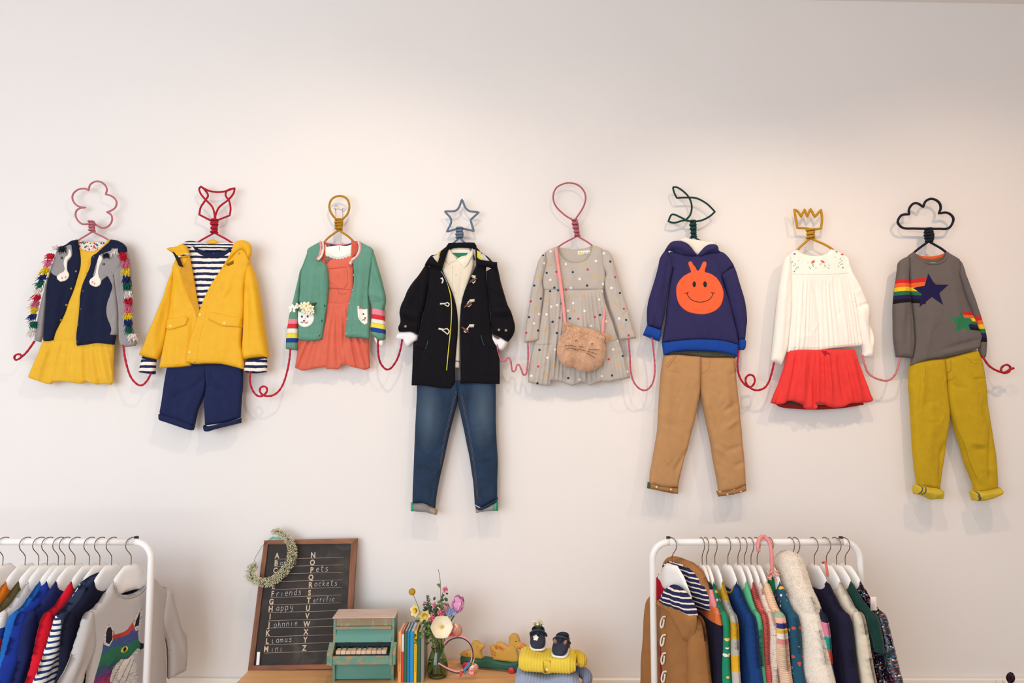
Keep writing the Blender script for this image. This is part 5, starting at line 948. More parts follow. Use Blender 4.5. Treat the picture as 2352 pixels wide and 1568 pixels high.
R, B = garment(H, 'fox_print_sweater', 'light grey long-sleeved top with a rainbow fox head print', 'top', GT_, sw=.158, L=.50, hw=.165, sl=.33, nd=.05, th=.018, so=.085, swd=.085, regs=[([(x * 1.2 - .014, (z + .312) * 1.3 - .292) for x, z in a_], b_) for a_, b_ in rgs], neck=.068)
seam(B, 'neck_rib', fab('A69E9B', 'melange', c2='B8B1AE'), [(-.068,-.054),(-.054,-.084),(-.024,-.104),(.024,-.104),(.054,-.084),(.068,-.054)], r=.0045)
cloth(None, R, 'neck_tape', fab('1B5C9C'), [(-.056,-.088),(-.02,-.070),(.02,-.070),(.056,-.084),(.02,-.082),(-.02,-.084)], base=-.0105, th=.003, res=.01)
for q in ([(-.03,-.31),(-.06,-.335)], [(-.02,-.315),(-.07,-.36)], [(-.01,-.322),(-.055,-.38)], [(.01,-.33),(-.03,-.39)], [(.02,-.335),(-.01,-.40)]): seam(B, 'print_stroke', FX['k'], [(x * 1.2 - .014, (z + .312) * 1.3 - .292) for x, z in q], r=.0007)
spec = [
 (258, 'navy sweatshirt right behind the grey fox top', 'sweatshirt', 'sweatshirt', fab('12142A'), {}),
 (231, 'dark navy quilted gilet with raised collar beside the black sweatshirt', 'gilet', 'quilted_gilet', fab('1E2A44', 'plain', .45), dict(sleeve=False, collar=fab('24304E', 'plain', .45), th=.030, sw=.16, hw=.17)),
 (207, 'bright red knitted jumper beside the striped sleeve', 'jumper', 'red_jumper', fab('D2142A'), dict(th=.014, so=.06)),
 (174, 'indigo cardigan between the red jumper and royal blue sweatshirt', 'cardigan', 'indigo_cardigan', fab('1A2458'), dict(th=.013, so=.05)),
 (151, 'royal blue sweatshirt beside the mid-blue jacket', 'sweatshirt', 'blue_sweatshirt', fab('142E86'), dict(th=.022, so=.07)),
 (136, 'mid-blue jacket beside the royal blue sweatshirt', 'jacket', 'blue_jacket', fab('1A62B4'), dict(th=.016, so=.055)),
 (111, 'colour block jumper with white, blue and red bands', 'jumper', 'colour_block_jumper', fab('E8E2DA', 'knit'), dict(th=.012, so=.05, sregs=stripes_h(-.13, 12, .035, [fab('F0EAE2'), fab('22489A'), fab('D22A3A'), fab('3E7C4A'), fab('E8E2DA')]))),
 (91, 'olive jacket beside the orange jumper', 'jacket', 'olive_jacket', fab('5E5232'), dict(th=.012, so=.05)),
 (60, 'orange jumper between olive and brown jackets', 'jumper', 'orange_jumper', fab('E07A1E'), dict(th=.016, so=.055)),
 (9, 'brown corduroy jacket at the left edge of the picture', 'jacket', 'brown_jacket', fab('7C5A40', 'cord'), dict(th=.016)),
 (-30, 'pale blue denim shirt at the left edge of the picture', 'shirt', 'denim_shirt', fab('8C9CC8'), dict(th=.016)),
]
WHN = ['carrying the navy sweatshirt', 'carrying the quilted gilet', 'carrying the red jumper', 'carrying the indigo cardigan', 'carrying the royal blue sweatshirt', 'carrying the mid-blue jacket', 'carrying the colour block jumper', 'carrying the olive jacket', 'carrying the orange jumper', 'carrying the brown corduroy jacket', 'carrying the pale blue shirt']
for i, (px, lb, ct, nm, mt, kw) in enumerate(spec):
    H = hanger(px, 'L', yaw=[0, 2, 1, -1, 1, 2, 0, -2, 2, 0, 0][i], label=RLb + WHN[i])
    k = dict(sw=.155, L=.52, hw=.16, sl=.38, nd=.035, th=.014); k.update(kw)
    R, B = garment(H, nm, lb, ct, mt, **k)
    if nm == 'quilted_gilet':
        garment(H, 'striped_shirt', 'navy and white striped long-sleeved top worn inside the quilted gilet', 'top', fab('F1ECE2', 'plain', stripe=(.017, .42, '24386E')), sw=.15, L=.45, th=.014, so=.085, sl=.38, swd=.085)
        for j in range(7): seam(B, 'quilting_seam', mt, [(-.15, -.16 - j * .055), (0, -.167 - j * .055), (.15, -.16 - j * .055)], r=.0015, off=-.001)
# ---------------- rail at the right
RRb = 'white wooden hanger '
def speck(c, cols, scale=120, size=.3, kind='plain', name='speckled_cloth'):
    g = NT(name); uv = g.n('UVMap').outputs[0]; vo = g.n('TexVoronoi', i_Scale=scale); g.l(uv, vo.inputs['Vector'])
    sx = g.n('SeparateXYZ'); g.l(vo.outputs['Color'], sx.inputs[0]); n = len(cols)
    g.l(g.mixc(g.math('LESS_THAN', vo.outputs[0], size), lin(c), g.ramp(sx.outputs[0], [(i / n, lin(k)) for i, k in enumerate(cols)], True)), g.b.inputs['Base Color'])
    g.b.inputs['Roughness'].default_value = .9; g.bump(vo.outputs[0], .3, .001); return g.m
SEQ = speck('16121C', ['C85A4A', '3E6E9E', 'E8E4F0', '8E2A3A', '3A7C6E', '16121C', '7A3E6E'], 190, .42, name='sequin_cloth'); SEQ.node_tree.nodes['Principled BSDF'].inputs['Roughness'].default_value = .25
FOXP = speck('16506A', ['F0E4D8', 'D8503A', 'E8B83C', '2E8E6E', '16506A', '16506A'], 55, .3, name='woodland_print_cloth')
GDOT = speck('0E8A62', ['F4ECE0', 'F4ECE0', 'F0D05A', 'E8705A', '0E8A62'], 48, .28, name='floral_print_cloth')
CRS = speck('E9D8C6', ['B49884', 'E9D8C6', 'CDB49E'], 260, .35, name='speckled_wool')
spR = [
 (1612, 'navy knitted jumper with pink and orange yoke beside the camel coat', 'jumper', 'yoke_jumper', fab('1C1830'), dict(sw=.15, so=.02, sregs=stripes_h(-.09, 2, .032, [fab('E58E92'), fab('E2743A')]) , regs=stripes_h(-.06, 2, .05, [fab('E58E92'), fab('E2743A')]))),
 (1622, 'green dress with small cream flower print', 'dress', 'floral_green_dress', GDOT, dict(sw=.155, so=.025, L=.6)),
 (1641, 'yellow and grey block-striped knitted jumper', 'jumper', 'block_stripe_jumper', fab('C9BFB4', 'knit'), dict(sw=.158, so=.03, sregs=stripes_h(-.04, 16, .052, [fab('EDB32A', 'knit'), fab('C9BFB4', 'knit')]), regs=stripes_h(-.04, 16, .052, [fab('EDB32A', 'knit'), None]))),
 (1671, 'deep blue sweatshirt with a mustard neckline', 'sweatshirt', 'deep_blue_sweatshirt', fab('173E78'), dict(sw=.165, so=.055, th=.017)),
 (1694, 'apple green long-sleeved top', 'top', 'green_sweater', fab('58B584'), dict(sw=.15, so=.04)),
 (1709, 'coral and red fine-ribbed long-sleeved top', 'top', 'ribbed_sweater', fab('E36A62', 'hrib', c2='C84A4A'), dict(sw=.15, so=.03, th=.009)),
 (1724, 'cream speckled wool cardigan beside the coral ribbed top', 'cardigan', 'speckled_cardigan', CRS, dict(sw=.15, so=.035)),
 (1738, 'peach ribbed jumper with a fair-isle shoulder band', 'jumper', 'fair_isle_jumper', fab('EFCDB0', 'hrib', c2='E4B898'), dict(sw=.155, so=.05, th=.018, sregs=stripes_h(-.115, 6, .016, [fab('9CB49A'), fab('F2B8A4'), fab('3A3E8C'), fab('EDBE4E'), fab('F2E8DC'), fab('E58A8A')]))),
 (1768, 'teal dress with a woodland animal print', 'dress', 'woodland_print_dress', FOXP, dict(sw=.155, so=.04, L=.62, th=.016)),
 (1828, 'navy jumper with pink, teal, orange and yellow sleeve blocks', 'jumper', 'block_sleeve_jumper', fab('1E2040', 'knit'), dict(sw=.16, so=.045, sregs=stripes_h(-.06, 7, .042, [fab('D8303C'), fab('26243A'), fab('E88CA8'), fab('1E9C94'), fab('E8542E'), fab('2E3484'), fab('EDB43A')]))),
 (1869, 'plain navy long-sleeved sweatshirt behind the fluffy jacket', 'sweatshirt', 'navy_sweatshirt', fab('1E1C34'), dict(sw=.16, so=.05, th=.02)),
 (1897, 'cream gathered blouse with full sleeves', 'blouse', 'cream_blouse', fab('E5D6C0'), dict(sw=.155, so=.06, th=.02, wr=.006)),
 (1920, 'bottle green velvet dress with short sleeves', 'dress', 'velvet_dress', fab('06352F', 'plain', .8, .15, .15), dict(sw=.165, so=.06, L=.62, th=.016, sl=.12)),
 (1940, 'black dress with multicoloured sequins at the end of the rail', 'dress', 'sequin_dress', SEQ, dict(sw=.16, so=.075, L=.55, th=.014)),
]
HN = ['carrying the navy yoke jumper', 'carrying the green floral dress', 'carrying the yellow and grey jumper', 'carrying the deep blue sweatshirt', 'carrying the apple green top', 'carrying the coral ribbed top', 'carrying the speckled cardigan', 'carrying the fair-isle jumper', 'carrying the teal woodland dress', 'carrying the block-sleeve jumper', 'carrying the plain navy sweatshirt', 'carrying the cream blouse', 'carrying the bottle green dress', 'with dark end cap carrying the sequin dress']
YW = [6, 6, 6, 9, 6, 6, 6, 8, 8, 9, 12, 15, 17, 18]
for i, (px, lb, ct, nm, mt, kw) in enumerate(spR):
    H = hanger(px, 'R', yaw=YW[i], label=RRb + HN[i], cap=(i == 13))
    k = dict(sw=.155, L=.54, hw=.16, sl=.40, nd=.03, th=.011); k.update(kw)
    R, B = garment(H, nm, lb, ct, mt, **k)
    if nm == 'deep_blue_sweatshirt': seam(B, 'neck_band', fab('B98A1E'), [(-.068,-.054),(-.05,-.08),(0,-.088),(.05,-.08),(.068,-.054)], r=.004)
    if nm == 'cream_blouse':
        for s in (-.012, .012): pass
# camel duffle coat with striped hood
H = hanger(1543, 'R', yaw=30, label='white wooden hanger with dark end cap inside the camel duffle coat', cap=True, w=.108)
CAM = fab('A06E40', 'plain', var=.08); 
R = thing('camel_coat', 'camel wool duffle coat with cream toggle loops and striped hood lining', 'coat', H.o.location, rz=H.o.rotation_euler[2], local=True)
for sg in (1, -1):
    q = [(.11,-.13),(.142,-.148),(.158,-.20),(.170,-.30),(.185,-.42),(.192,-.56),(.10,-.565),(.088,-.42),(.09,-.28),(.10,-.2)]
    cloth(None, R, 'sleeve', CAM, [(sg * x, z) for x, z in q], base=.0 if sg > 0 else -.02, th=.045 if sg > 0 else .03, backth=.035, edge=.07, dome=.006, res=.009, folds=[(sg * .13, -.2, sg * .15, -.5, .02, 5)])
cloth(None, R, 'far_front', CAM, [(-.125,-.12),(-.08,-.112),(-.03,-.125),(-.03,-.62),(-.135,-.62),(-.135,-.3),(-.132,-.2)], base=-.035, th=.02, backth=.02, edge=.04, res=.012)
cloth(None, R, 'inner_top', fab('A81228'), [(-.075,-.14),(-.02,-.14),(-.02,-.62),(-.085,-.62),(-.08,-.3)], base=-.012, th=.012, edge=.02, res=.014)
B = cloth(None, R, 'body', CAM, [(-.040,-.125),(-.01,-.118),(.03,-.120),(.075,-.118),(.118,-.13),(.14,-.16),(.142,-.24),(.14,-.38),(.145,-.62),(.05,-.63),(-.030,-.62),(-.034,-.38),(-.040,-.2)], base=0, th=.04, backth=.012, edge=.05, res=.009, folds=[(.03, -.16, .05, -.6, .02, 5), (.09, -.14, .10, -.5, .018, -5)])
HS = fab('22264E', 'plain', stripe=(.0155, .30, 'EFE4D4'))
cloth(None, R, 'hood_back', CAM, [(-.105,-.12),(-.112,-.05),(-.10,-.01),(-.06,.014),(0,.018),(.06,.004),(.105,-.03),(.135,-.075),(.145,-.13),(.06,-.14)], base=-.06, th=.02, backth=.03, edge=.05, res=.009)
cloth(None, R, 'hood_lining', HS, [(-.10,-.12),(-.104,-.05),(-.09,-.016),(-.055,.004),(0,.006),(.055,-.006),(.10,-.04),(.128,-.08),(.135,-.13),(.06,-.14)], base=-.045, th=.010, edge=.03, res=.009, folds=[(.05,-.01,.07,-.1,.01,5),(.09,-.03,.1,-.1,.01,-5)])
cloth(None, R, 'inner_top', fab('B6142A'), [(-.088,-.05),(-.062,-.055),(-.03,-.10),(-.02,-.15),(-.09,-.15)], base=-.02, th=.03, edge=.03, res=.01)
cloth(None, R, 'hood_lining', HS, [(-.022,-.128),(-.01,-.092),(.018,-.062),(.05,-.052),(.085,-.058),(.118,-.078),(.146,-.112),(.150,-.14),(.06,-.145)], base=.016, th=.05, backth=.01, edge=.08, res=.008, folds=[(.045,-.055,.06,-.13,.008,-6),(.02,-.07,.03,-.13,.008,5),(.09,-.07,.10,-.13,.008,-6)])
cloth(None, R, 'collar_edge', CAM, [(-.045,-.128),(-.01,-.114),(.03,-.112),(.07,-.108),(.11,-.112),(.155,-.130),(.150,-.17),(.128,-.215),(.10,-.225),(.085,-.19),(.05,-.162),(.01,-.148),(-.02,-.144),(-.042,-.146)], base=.03, th=.034, backth=.01, edge=.05, res=.008, folds=[(.05,-.14,.12,-.2,.014,5),(-.03,-.125,.1,-.13,.008,3)])
for j in range(5):
    z = -.165 - .062 * j
    seam(B, 'toggle_loop', TGL, [(.016, z), (.000, z - .008), (-.012, z - .034), (-.008, z - .046), (.001, z - .038), (.008, z - .012)], r=.0034, off=.006)
seam(B, 'zip_edge', fab('2A3A7C'), [(-.042,-.13),(-.042,-.2),(-.036,-.38),(-.032,-.6)], r=.0042)
for j in range(3): button(B, (-.132, -.2 - .12 * j), .006, DBTN, 'coat_button', off=-.01)
# fluffy jacket
H = hanger(1816, 'R', yaw=9, label='white wooden hanger inside the cream fluffy jacket')
FLF = fab('F5E9DA', 'plain', var=.03); FLC = fab('F0785E')
R = thing('fluffy_jacket', 'cream fluffy faux fur jacket with a coral band at the hem', 'jacket', H.o.location, rz=H.o.rotation_euler[2], local=True)
fb = [(-.10,-.08),(0,-.06),(.10,-.06),(.145,-.105),(.175,-.17),(.20,-.25),(.222,-.32),(.234,-.360),(.12,-.365),(0,-.36),(-.14,-.355),(-.14,-.2)]
cloth(None, R, 'body', FLF, fb, base=0, th=.052, backth=.045, edge=.13, dome=.01, res=.009, wr=.004)
bl = [(-.10,-.10),(-.09,-.0),(-.05,.040),(.0,.052),(.04,.046),(.07,.01),(.10,-.04),(.15,-.10),(.155,-.15),(.02,-.15),(-.05,-.12)]
Hd = cloth(None, R, 'hood', FLF, bl, base=0, th=.045, backth=.04, edge=.09, res=.009)

def fur_obj(o, R, n, L, mat, r=.0007, seed=5, name='fur'):
    me = o.data; rs = np.random.RandomState(seed); co = np.array([v.co[:] for v in me.vertices]); no = np.array([v.normal[:] for v in me.vertices])
    tri = np.array([p.vertices[:3] for p in me.polygons]); a, b, c = co[tri[:, 0]], co[tri[:, 1]], co[tri[:, 2]]
    ar = np.linalg.norm(np.cross(b - a, c - a), axis=1); k = rs.choice(len(tri), n, p=ar / ar.sum()); u = rs.uniform(0, 1, (n, 2)); fl = u.sum(1) > 1; u[fl] = 1 - u[fl]
    p = a[k] + u[:, :1] * (b - a)[k] + u[:, 1:] * (c - a)[k]; nn = no[tri[k, 0]]
    V = []; F = []
    for q, nv in zip(p, nn):
        d = (Vector(nv) + Vector((rs.normal(0, .3), rs.normal(0, .3), -.7 + rs.normal(0, .25)))).normalized() * L * rs.uniform(.6, 1.2)
        s = Vector((rs.normal(), rs.normal(), rs.normal() * .3)).normalized() * r; b0 = Vector(q); kk = len(V)
        V += [b0 - s, b0 + s, b0 + d * .6 + s * .5, b0 + d]; F.append((kk, kk + 1, kk + 2, kk + 3))
    return mk(name, V, F, mat, R, parent=o, kind='stuff')
for ch in list(R.o.children):
    if ch.name.split('.')[0] in ('body', 'sleeve', 'hood'): fur_obj(ch, R, 42000, .0048, fab('F9EFE2', 'plain', var=.05))
cloth(None, R, 'hem_band', FLC, [(-.14,-.342),(.085,-.352),(.232,-.350),(.25,-.47),(.09,-.465),(-.14,-.46)], base=0, th=.060, backth=.05, edge=.04, res=.009)
# candy pink ribbon hanger loop and small clips
m = MB(); x = P(1752, 1244, DR_).x
hk = curve([(x - .026, -DR_ - .028, zR - .026), (x - .028, -DR_ - .028, zR - .006), (x - .016, -DR_ - .018, zR + .018), (x + .002, -DR_ - .01, zR + .023), (x + .016, -DR_ - .018, zR + .006), (x + .019, -DR_ - .03, zR - .03), (x + .019, -DR_ - .03, zR - .11)], .005)
R = thing('umbrella', 'pink crook handle of a folded green umbrella hooked over the rail', 'umbrella', (x, -DR_, zR - .1))
m.tube(hk, .0068, 12); m.build('crook_handle', plain('E88F8C', .3, name='pink_plastic'), R)
m = MB(); m.lathe([(.004, .0), (.011, -.01), (.016, -.05), (.013, -.12), (.009, -.25), (.003, -.45)][::-1], c=(x + .016, -DR_ - .03, zR - .115), n=18); m.build('folded_canopy', fab('1C7A48'), R)
m = MB(); rs = random.Random(4)
for i in range(34): m.ball((x + .016 + rs.uniform(-.02, .02), -DR_ - .045 + rs.uniform(-.012, .012), zR - .1 + rs.uniform(-.018, .01)), rs.uniform(.003, .0055), 7)
m.build('bead_frill', plain('E9A698', .3, name='pink_bead'), R)
# beaded scarf string over a hanger
m = MB(); m = MB(); m.tube([P(1890, 1292, .46), P(1896, 1290, .48), P(1899, 1304, .50), P(1901, 1322, .52)], .0042, 8)
mk('bead_necklace', m.v, m.f, rope('E0705C'), label='coral twisted bead string looped over a white hanger', cat='necklace')
x = P(2003, 1380, .58); m = MB(); c = P(2006, 1386, .60)
m.box((c.x - .009, c.y, c.z - .022), (c.x + .011, c.y + .002, c.z + .022), bev=.0008); mk('price_tag', m.v, m.f, plain('F4EEE6', .6), label='white card price tag hanging from the sequin dress', cat='tag')
# ================================================================ table and the things on it
cB = P(572, 1538, .12); ZTAB = cB.z
PINE = wood('D69C64', 'E8B680', 2.5, 26, .5, 'pine_table_top')
xl_ = cB.x - .004; xr_ = PZ(1357, 1562, ZTAB).x
T = thing('low_table', 'pine-topped display table with the chalkboard, toy piano and flowers on it', 'table', ((xl_ + xr_) / 2, -.3, 0))
m = MB(); m.box((xl_, -.58, ZTAB - .032), (xr_, -.004, ZTAB), bev=.004); m.build('table_top', PINE, T, smooth=False)
for x in (xl_ + .05, xr_ - .05):
    for y in (-.53, -.06): m = MB(); m.box((x - .025, y - .025, 0), (x + .025, y + .025, ZTAB - .03), bev=.003); m.build('leg', PINE, T, smooth=False)
m = MB(); m.box((xl_ + .04, -.54, ZTAB - .11), (xr_ - .04, -.515, ZTAB - .03), bev=.002); m.build('apron', PINE, T, smooth=False)
def onp(px, o, n):       # pixel -> point on plane
    x = (px[0] - 1176) / FPX; y = -(px[1] - 784) / FPX; d = Vector((x, cp - y * sp, sp + y * cp))
    t = (o - CAMP).dot(n) / d.dot(n); return CAMP + d * t
# ---- chalkboard
c0 = P(*ZB.px((215, 1447)), .12); c1 = P(*ZB.px((1206, 1420)), .118); c2 = P(*ZB.px((375, 172)), .03)
c0.z = max(c0.z, ZTAB + .001)
Ub = (c1 - c0).normalized(); Nb = Ub.cross(c2 - c0).normalized(); Nb = -Nb if Nb.y > 0 else Nb; Vb = Nb.cross(Ub); Vb = -Vb if Vb.z < 0 else Vb
bp = lambda p, off=0.0: onp(ZB.px(p), c0, Nb) + Nb * off
BD = thing('chalkboard', 'wood-framed alphabet chalkboard leaning against the wall', 'chalkboard', c0)
def slabq(name, pts, f, b, mat, root, **k):
    V = [bp(p, f) for p in pts] + [bp(p, f) + Nb * (b - f) for p in pts]; n = len(pts)
    return mk(name, V, [tuple(range(n)), tuple(range(n, 2 * n))[::-1]] + [(i, i + n, (i + 1) % n + n, (i + 1) % n) for i in range(n)], mat, root, smooth=False, **k)
FRW = wood('5A3018', '9A5E36', 30, 5, .6, 'dark_frame_wood', worn=('7A5030', .6)); FRH = wood('5A3018', '9A5E36', 5, 40, .6, 'dark_frame_wood_rail', worn=('7A5030', .6))
O_ = [(375,172),(1283,152),(1206,1420),(215,1447)]; I_ = [(412,212),(1224,204),(1158,1375),(272,1395)]
g = NT('chalkboard_slate'); tc = g.n('TexCoord').outputs['Object']; n1 = g.n('TexNoise', i_Scale=9.0, i_Detail=6.0, i_Distortion=1.0); g.l(tc, n1.inputs['Vector'])
g.l(g.ramp(n1.outputs[0], [(.3, lin('241E1B')), (.55, lin('322B26')), (.8, lin('50463F'))]), g.b.inputs['Base Color']); g.b.inputs['Roughness'].default_value = .75
slabq('slate', [(390,190),(1250,180),(1185,1400),(240,1420)], .0, -.006, g.m, BD)
for i in range(4):
    j = (i + 1) % 4; slabq('frame_rail', [O_[i], O_[j], I_[j], I_[i]], .007, -.010, FRH if i % 2 == 0 else FRW, BD)
LET = plain('CBB59C', .8, name='printed_letter'); LINE = plain('C8B09A', .8, name='painted_line'); CHK = plain('D6D4DC', .95, name='chalk')
RB_ = Matrix((Ub, Vb, Nb)).transposed().to_4x4()
def letter(ch, p, hz):
    cu = bpy.data.curves.new('printed_letter', 'FONT'); cu.body = ch; cu.align_x = 'CENTER'; cu.align_y = 'CENTER'; cu.extrude = .0003; cu.resolution_u = 3; cu.offset = .0009
    a, b = bp((p[0], p[1] - hz / 2)), bp((p[0], p[1] + hz / 2)); cu.size = (a - b).length / .70; cu.materials.append(LET)
    tmp = bpy.data.objects.new('tmp', cu); me = bpy.data.meshes.new_from_object(tmp); bpy.data.objects.remove(tmp)
    o = bpy.data.objects.new('printed_letter', me); COL.objects.link(o); o.parent = BD.o
    o.matrix_local = Matrix.Translation(bp(p, .0006) - BD.off) @ RB_ @ Matrix.Diagonal((.86, 1, 1, 1)) 
L1 = [(497,325),(487,398),(480,470),(470,545),(460,622),(453,697),(441,775),(434,845),(428,920),(418,1002),(405,1082),(400,1160),(390,1238)]
L2 = [(849,320),(842,392),(836,465),(828,537),(823,610),(814,688),(806,762),(799,838),(792,915),(787,993),(779,1070),(773,1148),(763,1228)]
for i, p in enumerate(L1): letter('ABCDEFGHIJKLM'[i], p, 52)
for i, p in enumerate(L2): letter('NOPQRSTUVWXYZ'[i], p, 52)
LL = [357,430,502,577,655,733,805,880,960,1032,1115,1195,1275]; LR = [338,411,485,558,632,707,784,860,936,1012,1094,1168,1250]
for i in range(13):
    xa = L1[i][0] - 22; xb = 1148 - i * 5.2; ya, yb = LL[i], LR[i]; m = MB()
    pts = [bp((xa + (xb - xa) * t, ya + (yb - ya) * t), .0004) for t in (0, .5, 1)]; m.tube(pts, .0007, 5); m.build('painted_line', LINE, BD)
GL_ = {'o': [[(.5,.6),(.2,.45),(.2,.1),(.5,0),(.8,.2),(.75,.5),(.5,.6)]], 'c': [[(.8,.5),(.45,.6),(.2,.35),(.3,.05),(.8,.05)]], 'k': [[(.2,1),(.2,0)], [(.75,.6),(.22,.3),(.8,0)]],
 'e': [[(.2,.3),(.75,.35),(.6,.6),(.3,.5),(.2,.2),(.4,0),(.8,.1)]], 't': [[(.45,1),(.4,.2),(.55,0),(.8,.05)], [(.15,.65),(.8,.65)]], 's': [[(.8,.55),(.4,.6),(.3,.42),(.7,.25),(.65,.03),(.2,.02)]],
 'r': [[(.2,.6),(.25,0)], [(.23,.4),(.5,.6),(.8,.55)]], 'i': [[(.4,.6),(.4,0)]], 'n': [[(.15,.6),(.15,0)], [(.15,.4),(.45,.6),(.7,.5),(.75,0)]], 'd': [[(.75,1),(.75,0)], [(.75,.45),(.4,.55),(.2,.25),(.4,0),(.75,.15)]],
 'a': [[(.75,.55),(.4,.6),(.2,.25),(.4,0),(.72,.2)], [(.75,.6),(.78,0)]], 'p': [[(.2,.6),(.2,-.4)], [(.2,.5),(.6,.6),(.75,.3),(.5,0),(.2,.1)]], 'y': [[(.2,.6),(.3,.2),(.7,.25)], [(.8,.6),(.7,-.1),(.3,-.35)]],
 'm': [[(.1,.6),(.1,0)], [(.1,.4),(.3,.6),(.45,0)], [(.45,.4),(.7,.6),(.85,0)]], 'h': [[(.2,1),(.2,0)], [(.2,.4),(.55,.6),(.75,0)]], 'f': [[(.8,.9),(.5,1),(.4,.6),(.4,0)], [(.2,.5),(.7,.5)]], 'l': [[(.3,.7),(.25,0),(.6,0)]], 'L': [[(.3,.8),(.2,0),(.6,.05)]]}
def word(w, x0, y0, x1, y1, h):
    m = MB(); n = len(w); rs = random.Random(len(w) + ord(w[0]))
    for i, ch in enumerate(w):
        cx = x0 + (x1 - x0) * i / n; cy = y0 + (y1 - y0) * i / n; cw = (x1 - x0) / n * .9; k = h * rs.uniform(.92, 1.1)
        for st_ in GL_[ch]: m.tube(curve([bp((cx + a * cw + b * 6, cy - b * k), .0006) for a, b in st_], .002, False, 80), .0008, 5)
    m.build('chalk_word', CHK, BD)
word('ooks', 520, 412, 695, 405, 40); word('riends', 484, 722, 740, 702, 62); word('appy', 482, 862, 660, 848, 62); word('ohnnie', 460, 1022, 704, 1000, 58)
word('lamas', 438, 1178, 648, 1160, 56); word('ini', 432, 1262, 560, 1256, 58); word('ets', 872, 480, 1004, 474, 58); word('ockets', 858, 622, 1092, 612, 58); word('errific', 848, 782, 1064, 766, 54)
slabq('chalk_stick', [(312,1260),(338,1260),(328,1386),(302,1386)], .012, .004, plain('F6F0F2', .9, name='white_chalk'), None, label='stick of white chalk standing on the chalkboard frame', cat='chalk')
# ---- gypsophila wreath
wc = [(480,90),(530,85),(590,120),(635,170),(665,240),(668,310),(645,380),(610,440),(560,500),(500,550),(430,580),(350,570),(280,540),(262,490),(280,440),(310,410)]
wp = lambda p, off=.028: bp(p, off)
WR = thing('flower_wreath', 'crescent wreath of small white gypsophila hung on the chalkboard corner', 'wreath', wp((480, 520)))
core = curve([wp(p) for p in wc], .004); m = MB(); m.tube(core, .0022, 6)
m.tube(curve([wp((310,410)), wp((300,360)), wp((330,300)), wp((365,225), .012), wp((440,160), .012), wp((500,145), .015)], .006), .0009, 5)
m.build('stem_ring', plain('4E6238', .8), WR)
mf = MB(); ms = MB(); rs = random.Random(5)
for i in range(2300):
    k = rs.randrange(len(core)); t = k / len(core); w = .008 + .013 * math.sin(PI * min(1, .12 + .8 * t)) + (.011 * math.sin((t - .78) / .22 * PI) if t > .78 else 0)
    a = rs.uniform(0, 2 * PI); q = Vector(core[k]) + (Ub * math.cos(a) + Vb * math.sin(a)) * w * rs.random() ** .5 + Nb * rs.uniform(-.004, .012)
    r = rs.uniform(.0011, .0024); mf.ball(q, r, 5)
    if i % 2 == 0: ms.tube([Vector(core[k]), q], .00035, 3, cap=False)
mf.build('gypsophila_blossom', plain('D8CEAC', .8, name='cream_petal', var=.1), WR, kind='stuff'); ms.build('gypsophila_sprig', plain('7A8A58', .8), WR, kind='stuff')
m = MB()
for q in ([(440,158),(470,138),(500,150)], [(500,150),(530,135),(545,158),(500,150)], [(470,150),(450,165),(440,160)]): m.tube(curve([wp(p, .02) for p in q], .004), .0024, 6)
m.build('teal_ribbon', fab('6EC2A8'), WR)
# ---- toy piano
tp = lambda p, d: P(*ZT.px(p), d)
YF = -PZ(*ZT.px((140, 1540)), ZTAB).y; pl0 = PZ(*ZT.px((140, 1545)), ZTAB); 
PW = (tp((965, 1400), YF) - tp((150, 1400), YF)).x; PH = P(835, 1416.5, YF).z - ZTAB
PN = Root(bpy.data.objects.new('toy_piano', None), Vector((0, 0, 0))); COL.objects.link(PN.o)
PN.o.location = (pl0.x, pl0.y, ZTAB); PN.o.rotation_euler = (0, 0, math.radians(1.5)); PN.o['category'] = 'toy'; PN.o['label'] = 'worn teal painted wooden toy piano on the pine table'
sc_ = PH / (1550 - 680); W_ = PW; zf = lambda v: (1550 - v) * sc_; DP = .088
TEAL = wood('4E8878', '6A9E8E', 3, 12, .6, 'teal_paint', worn=('8FA090', .68)); TEAL2 = wood('5A8A78', '7A9E8A', 3, 12, .6, 'worn_teal_paint', worn=('A58A66', .50)); LIDM = wood('C4A898', 'E0CABC', 3, 30, .7, 'bare_lid_wood', worn=('C8AE9C', .56)); KEY = wood('D8B090', 'E8C8AA', 30, 5, .6, 'key_wood'); DKT = plain('1A2C30', .8, name='dark_slot')
def prof(name, prof_yz, x0, x1, mat, **k):
    n = len(prof_yz); V = [(x0, y, z) for y, z in prof_yz] + [(x1, y, z) for y, z in prof_yz]
    return mk(name, V, [tuple(range(n)), tuple(range(n, 2 * n))[::-1]] + [(i, i + n, (i + 1) % n + n, (i + 1) % n) for i in range(n)], mat, PN, smooth=False, **k)
kf = -.05        # key bed front overhang
sp_ = [(.0, 0), (DP, 0), (DP, zf(685)), (.0, zf(685)), (.0, zf(990)), (-.012, zf(1030)), (-.034, zf(1075)), (kf - .004, zf(1120)), (kf - .004, zf(1262)), (-.035, zf(1275)), (0.0, zf(1300))]
sp_ = [(.0, 0), (DP, 0), (DP, zf(688)), (-.004, zf(688)), (-.004, zf(985)), (-.014, zf(1020)), (-.036, zf(1070)), (kf - .004, zf(1110)), (kf - .004, zf(1266)), (-.03, zf(1285)), (-.008, zf(1310))]
m = .009
prof('side_panel', sp_, -.0, m, TEAL2); prof('side_panel', sp_, W_ - m, W_, TEAL2)
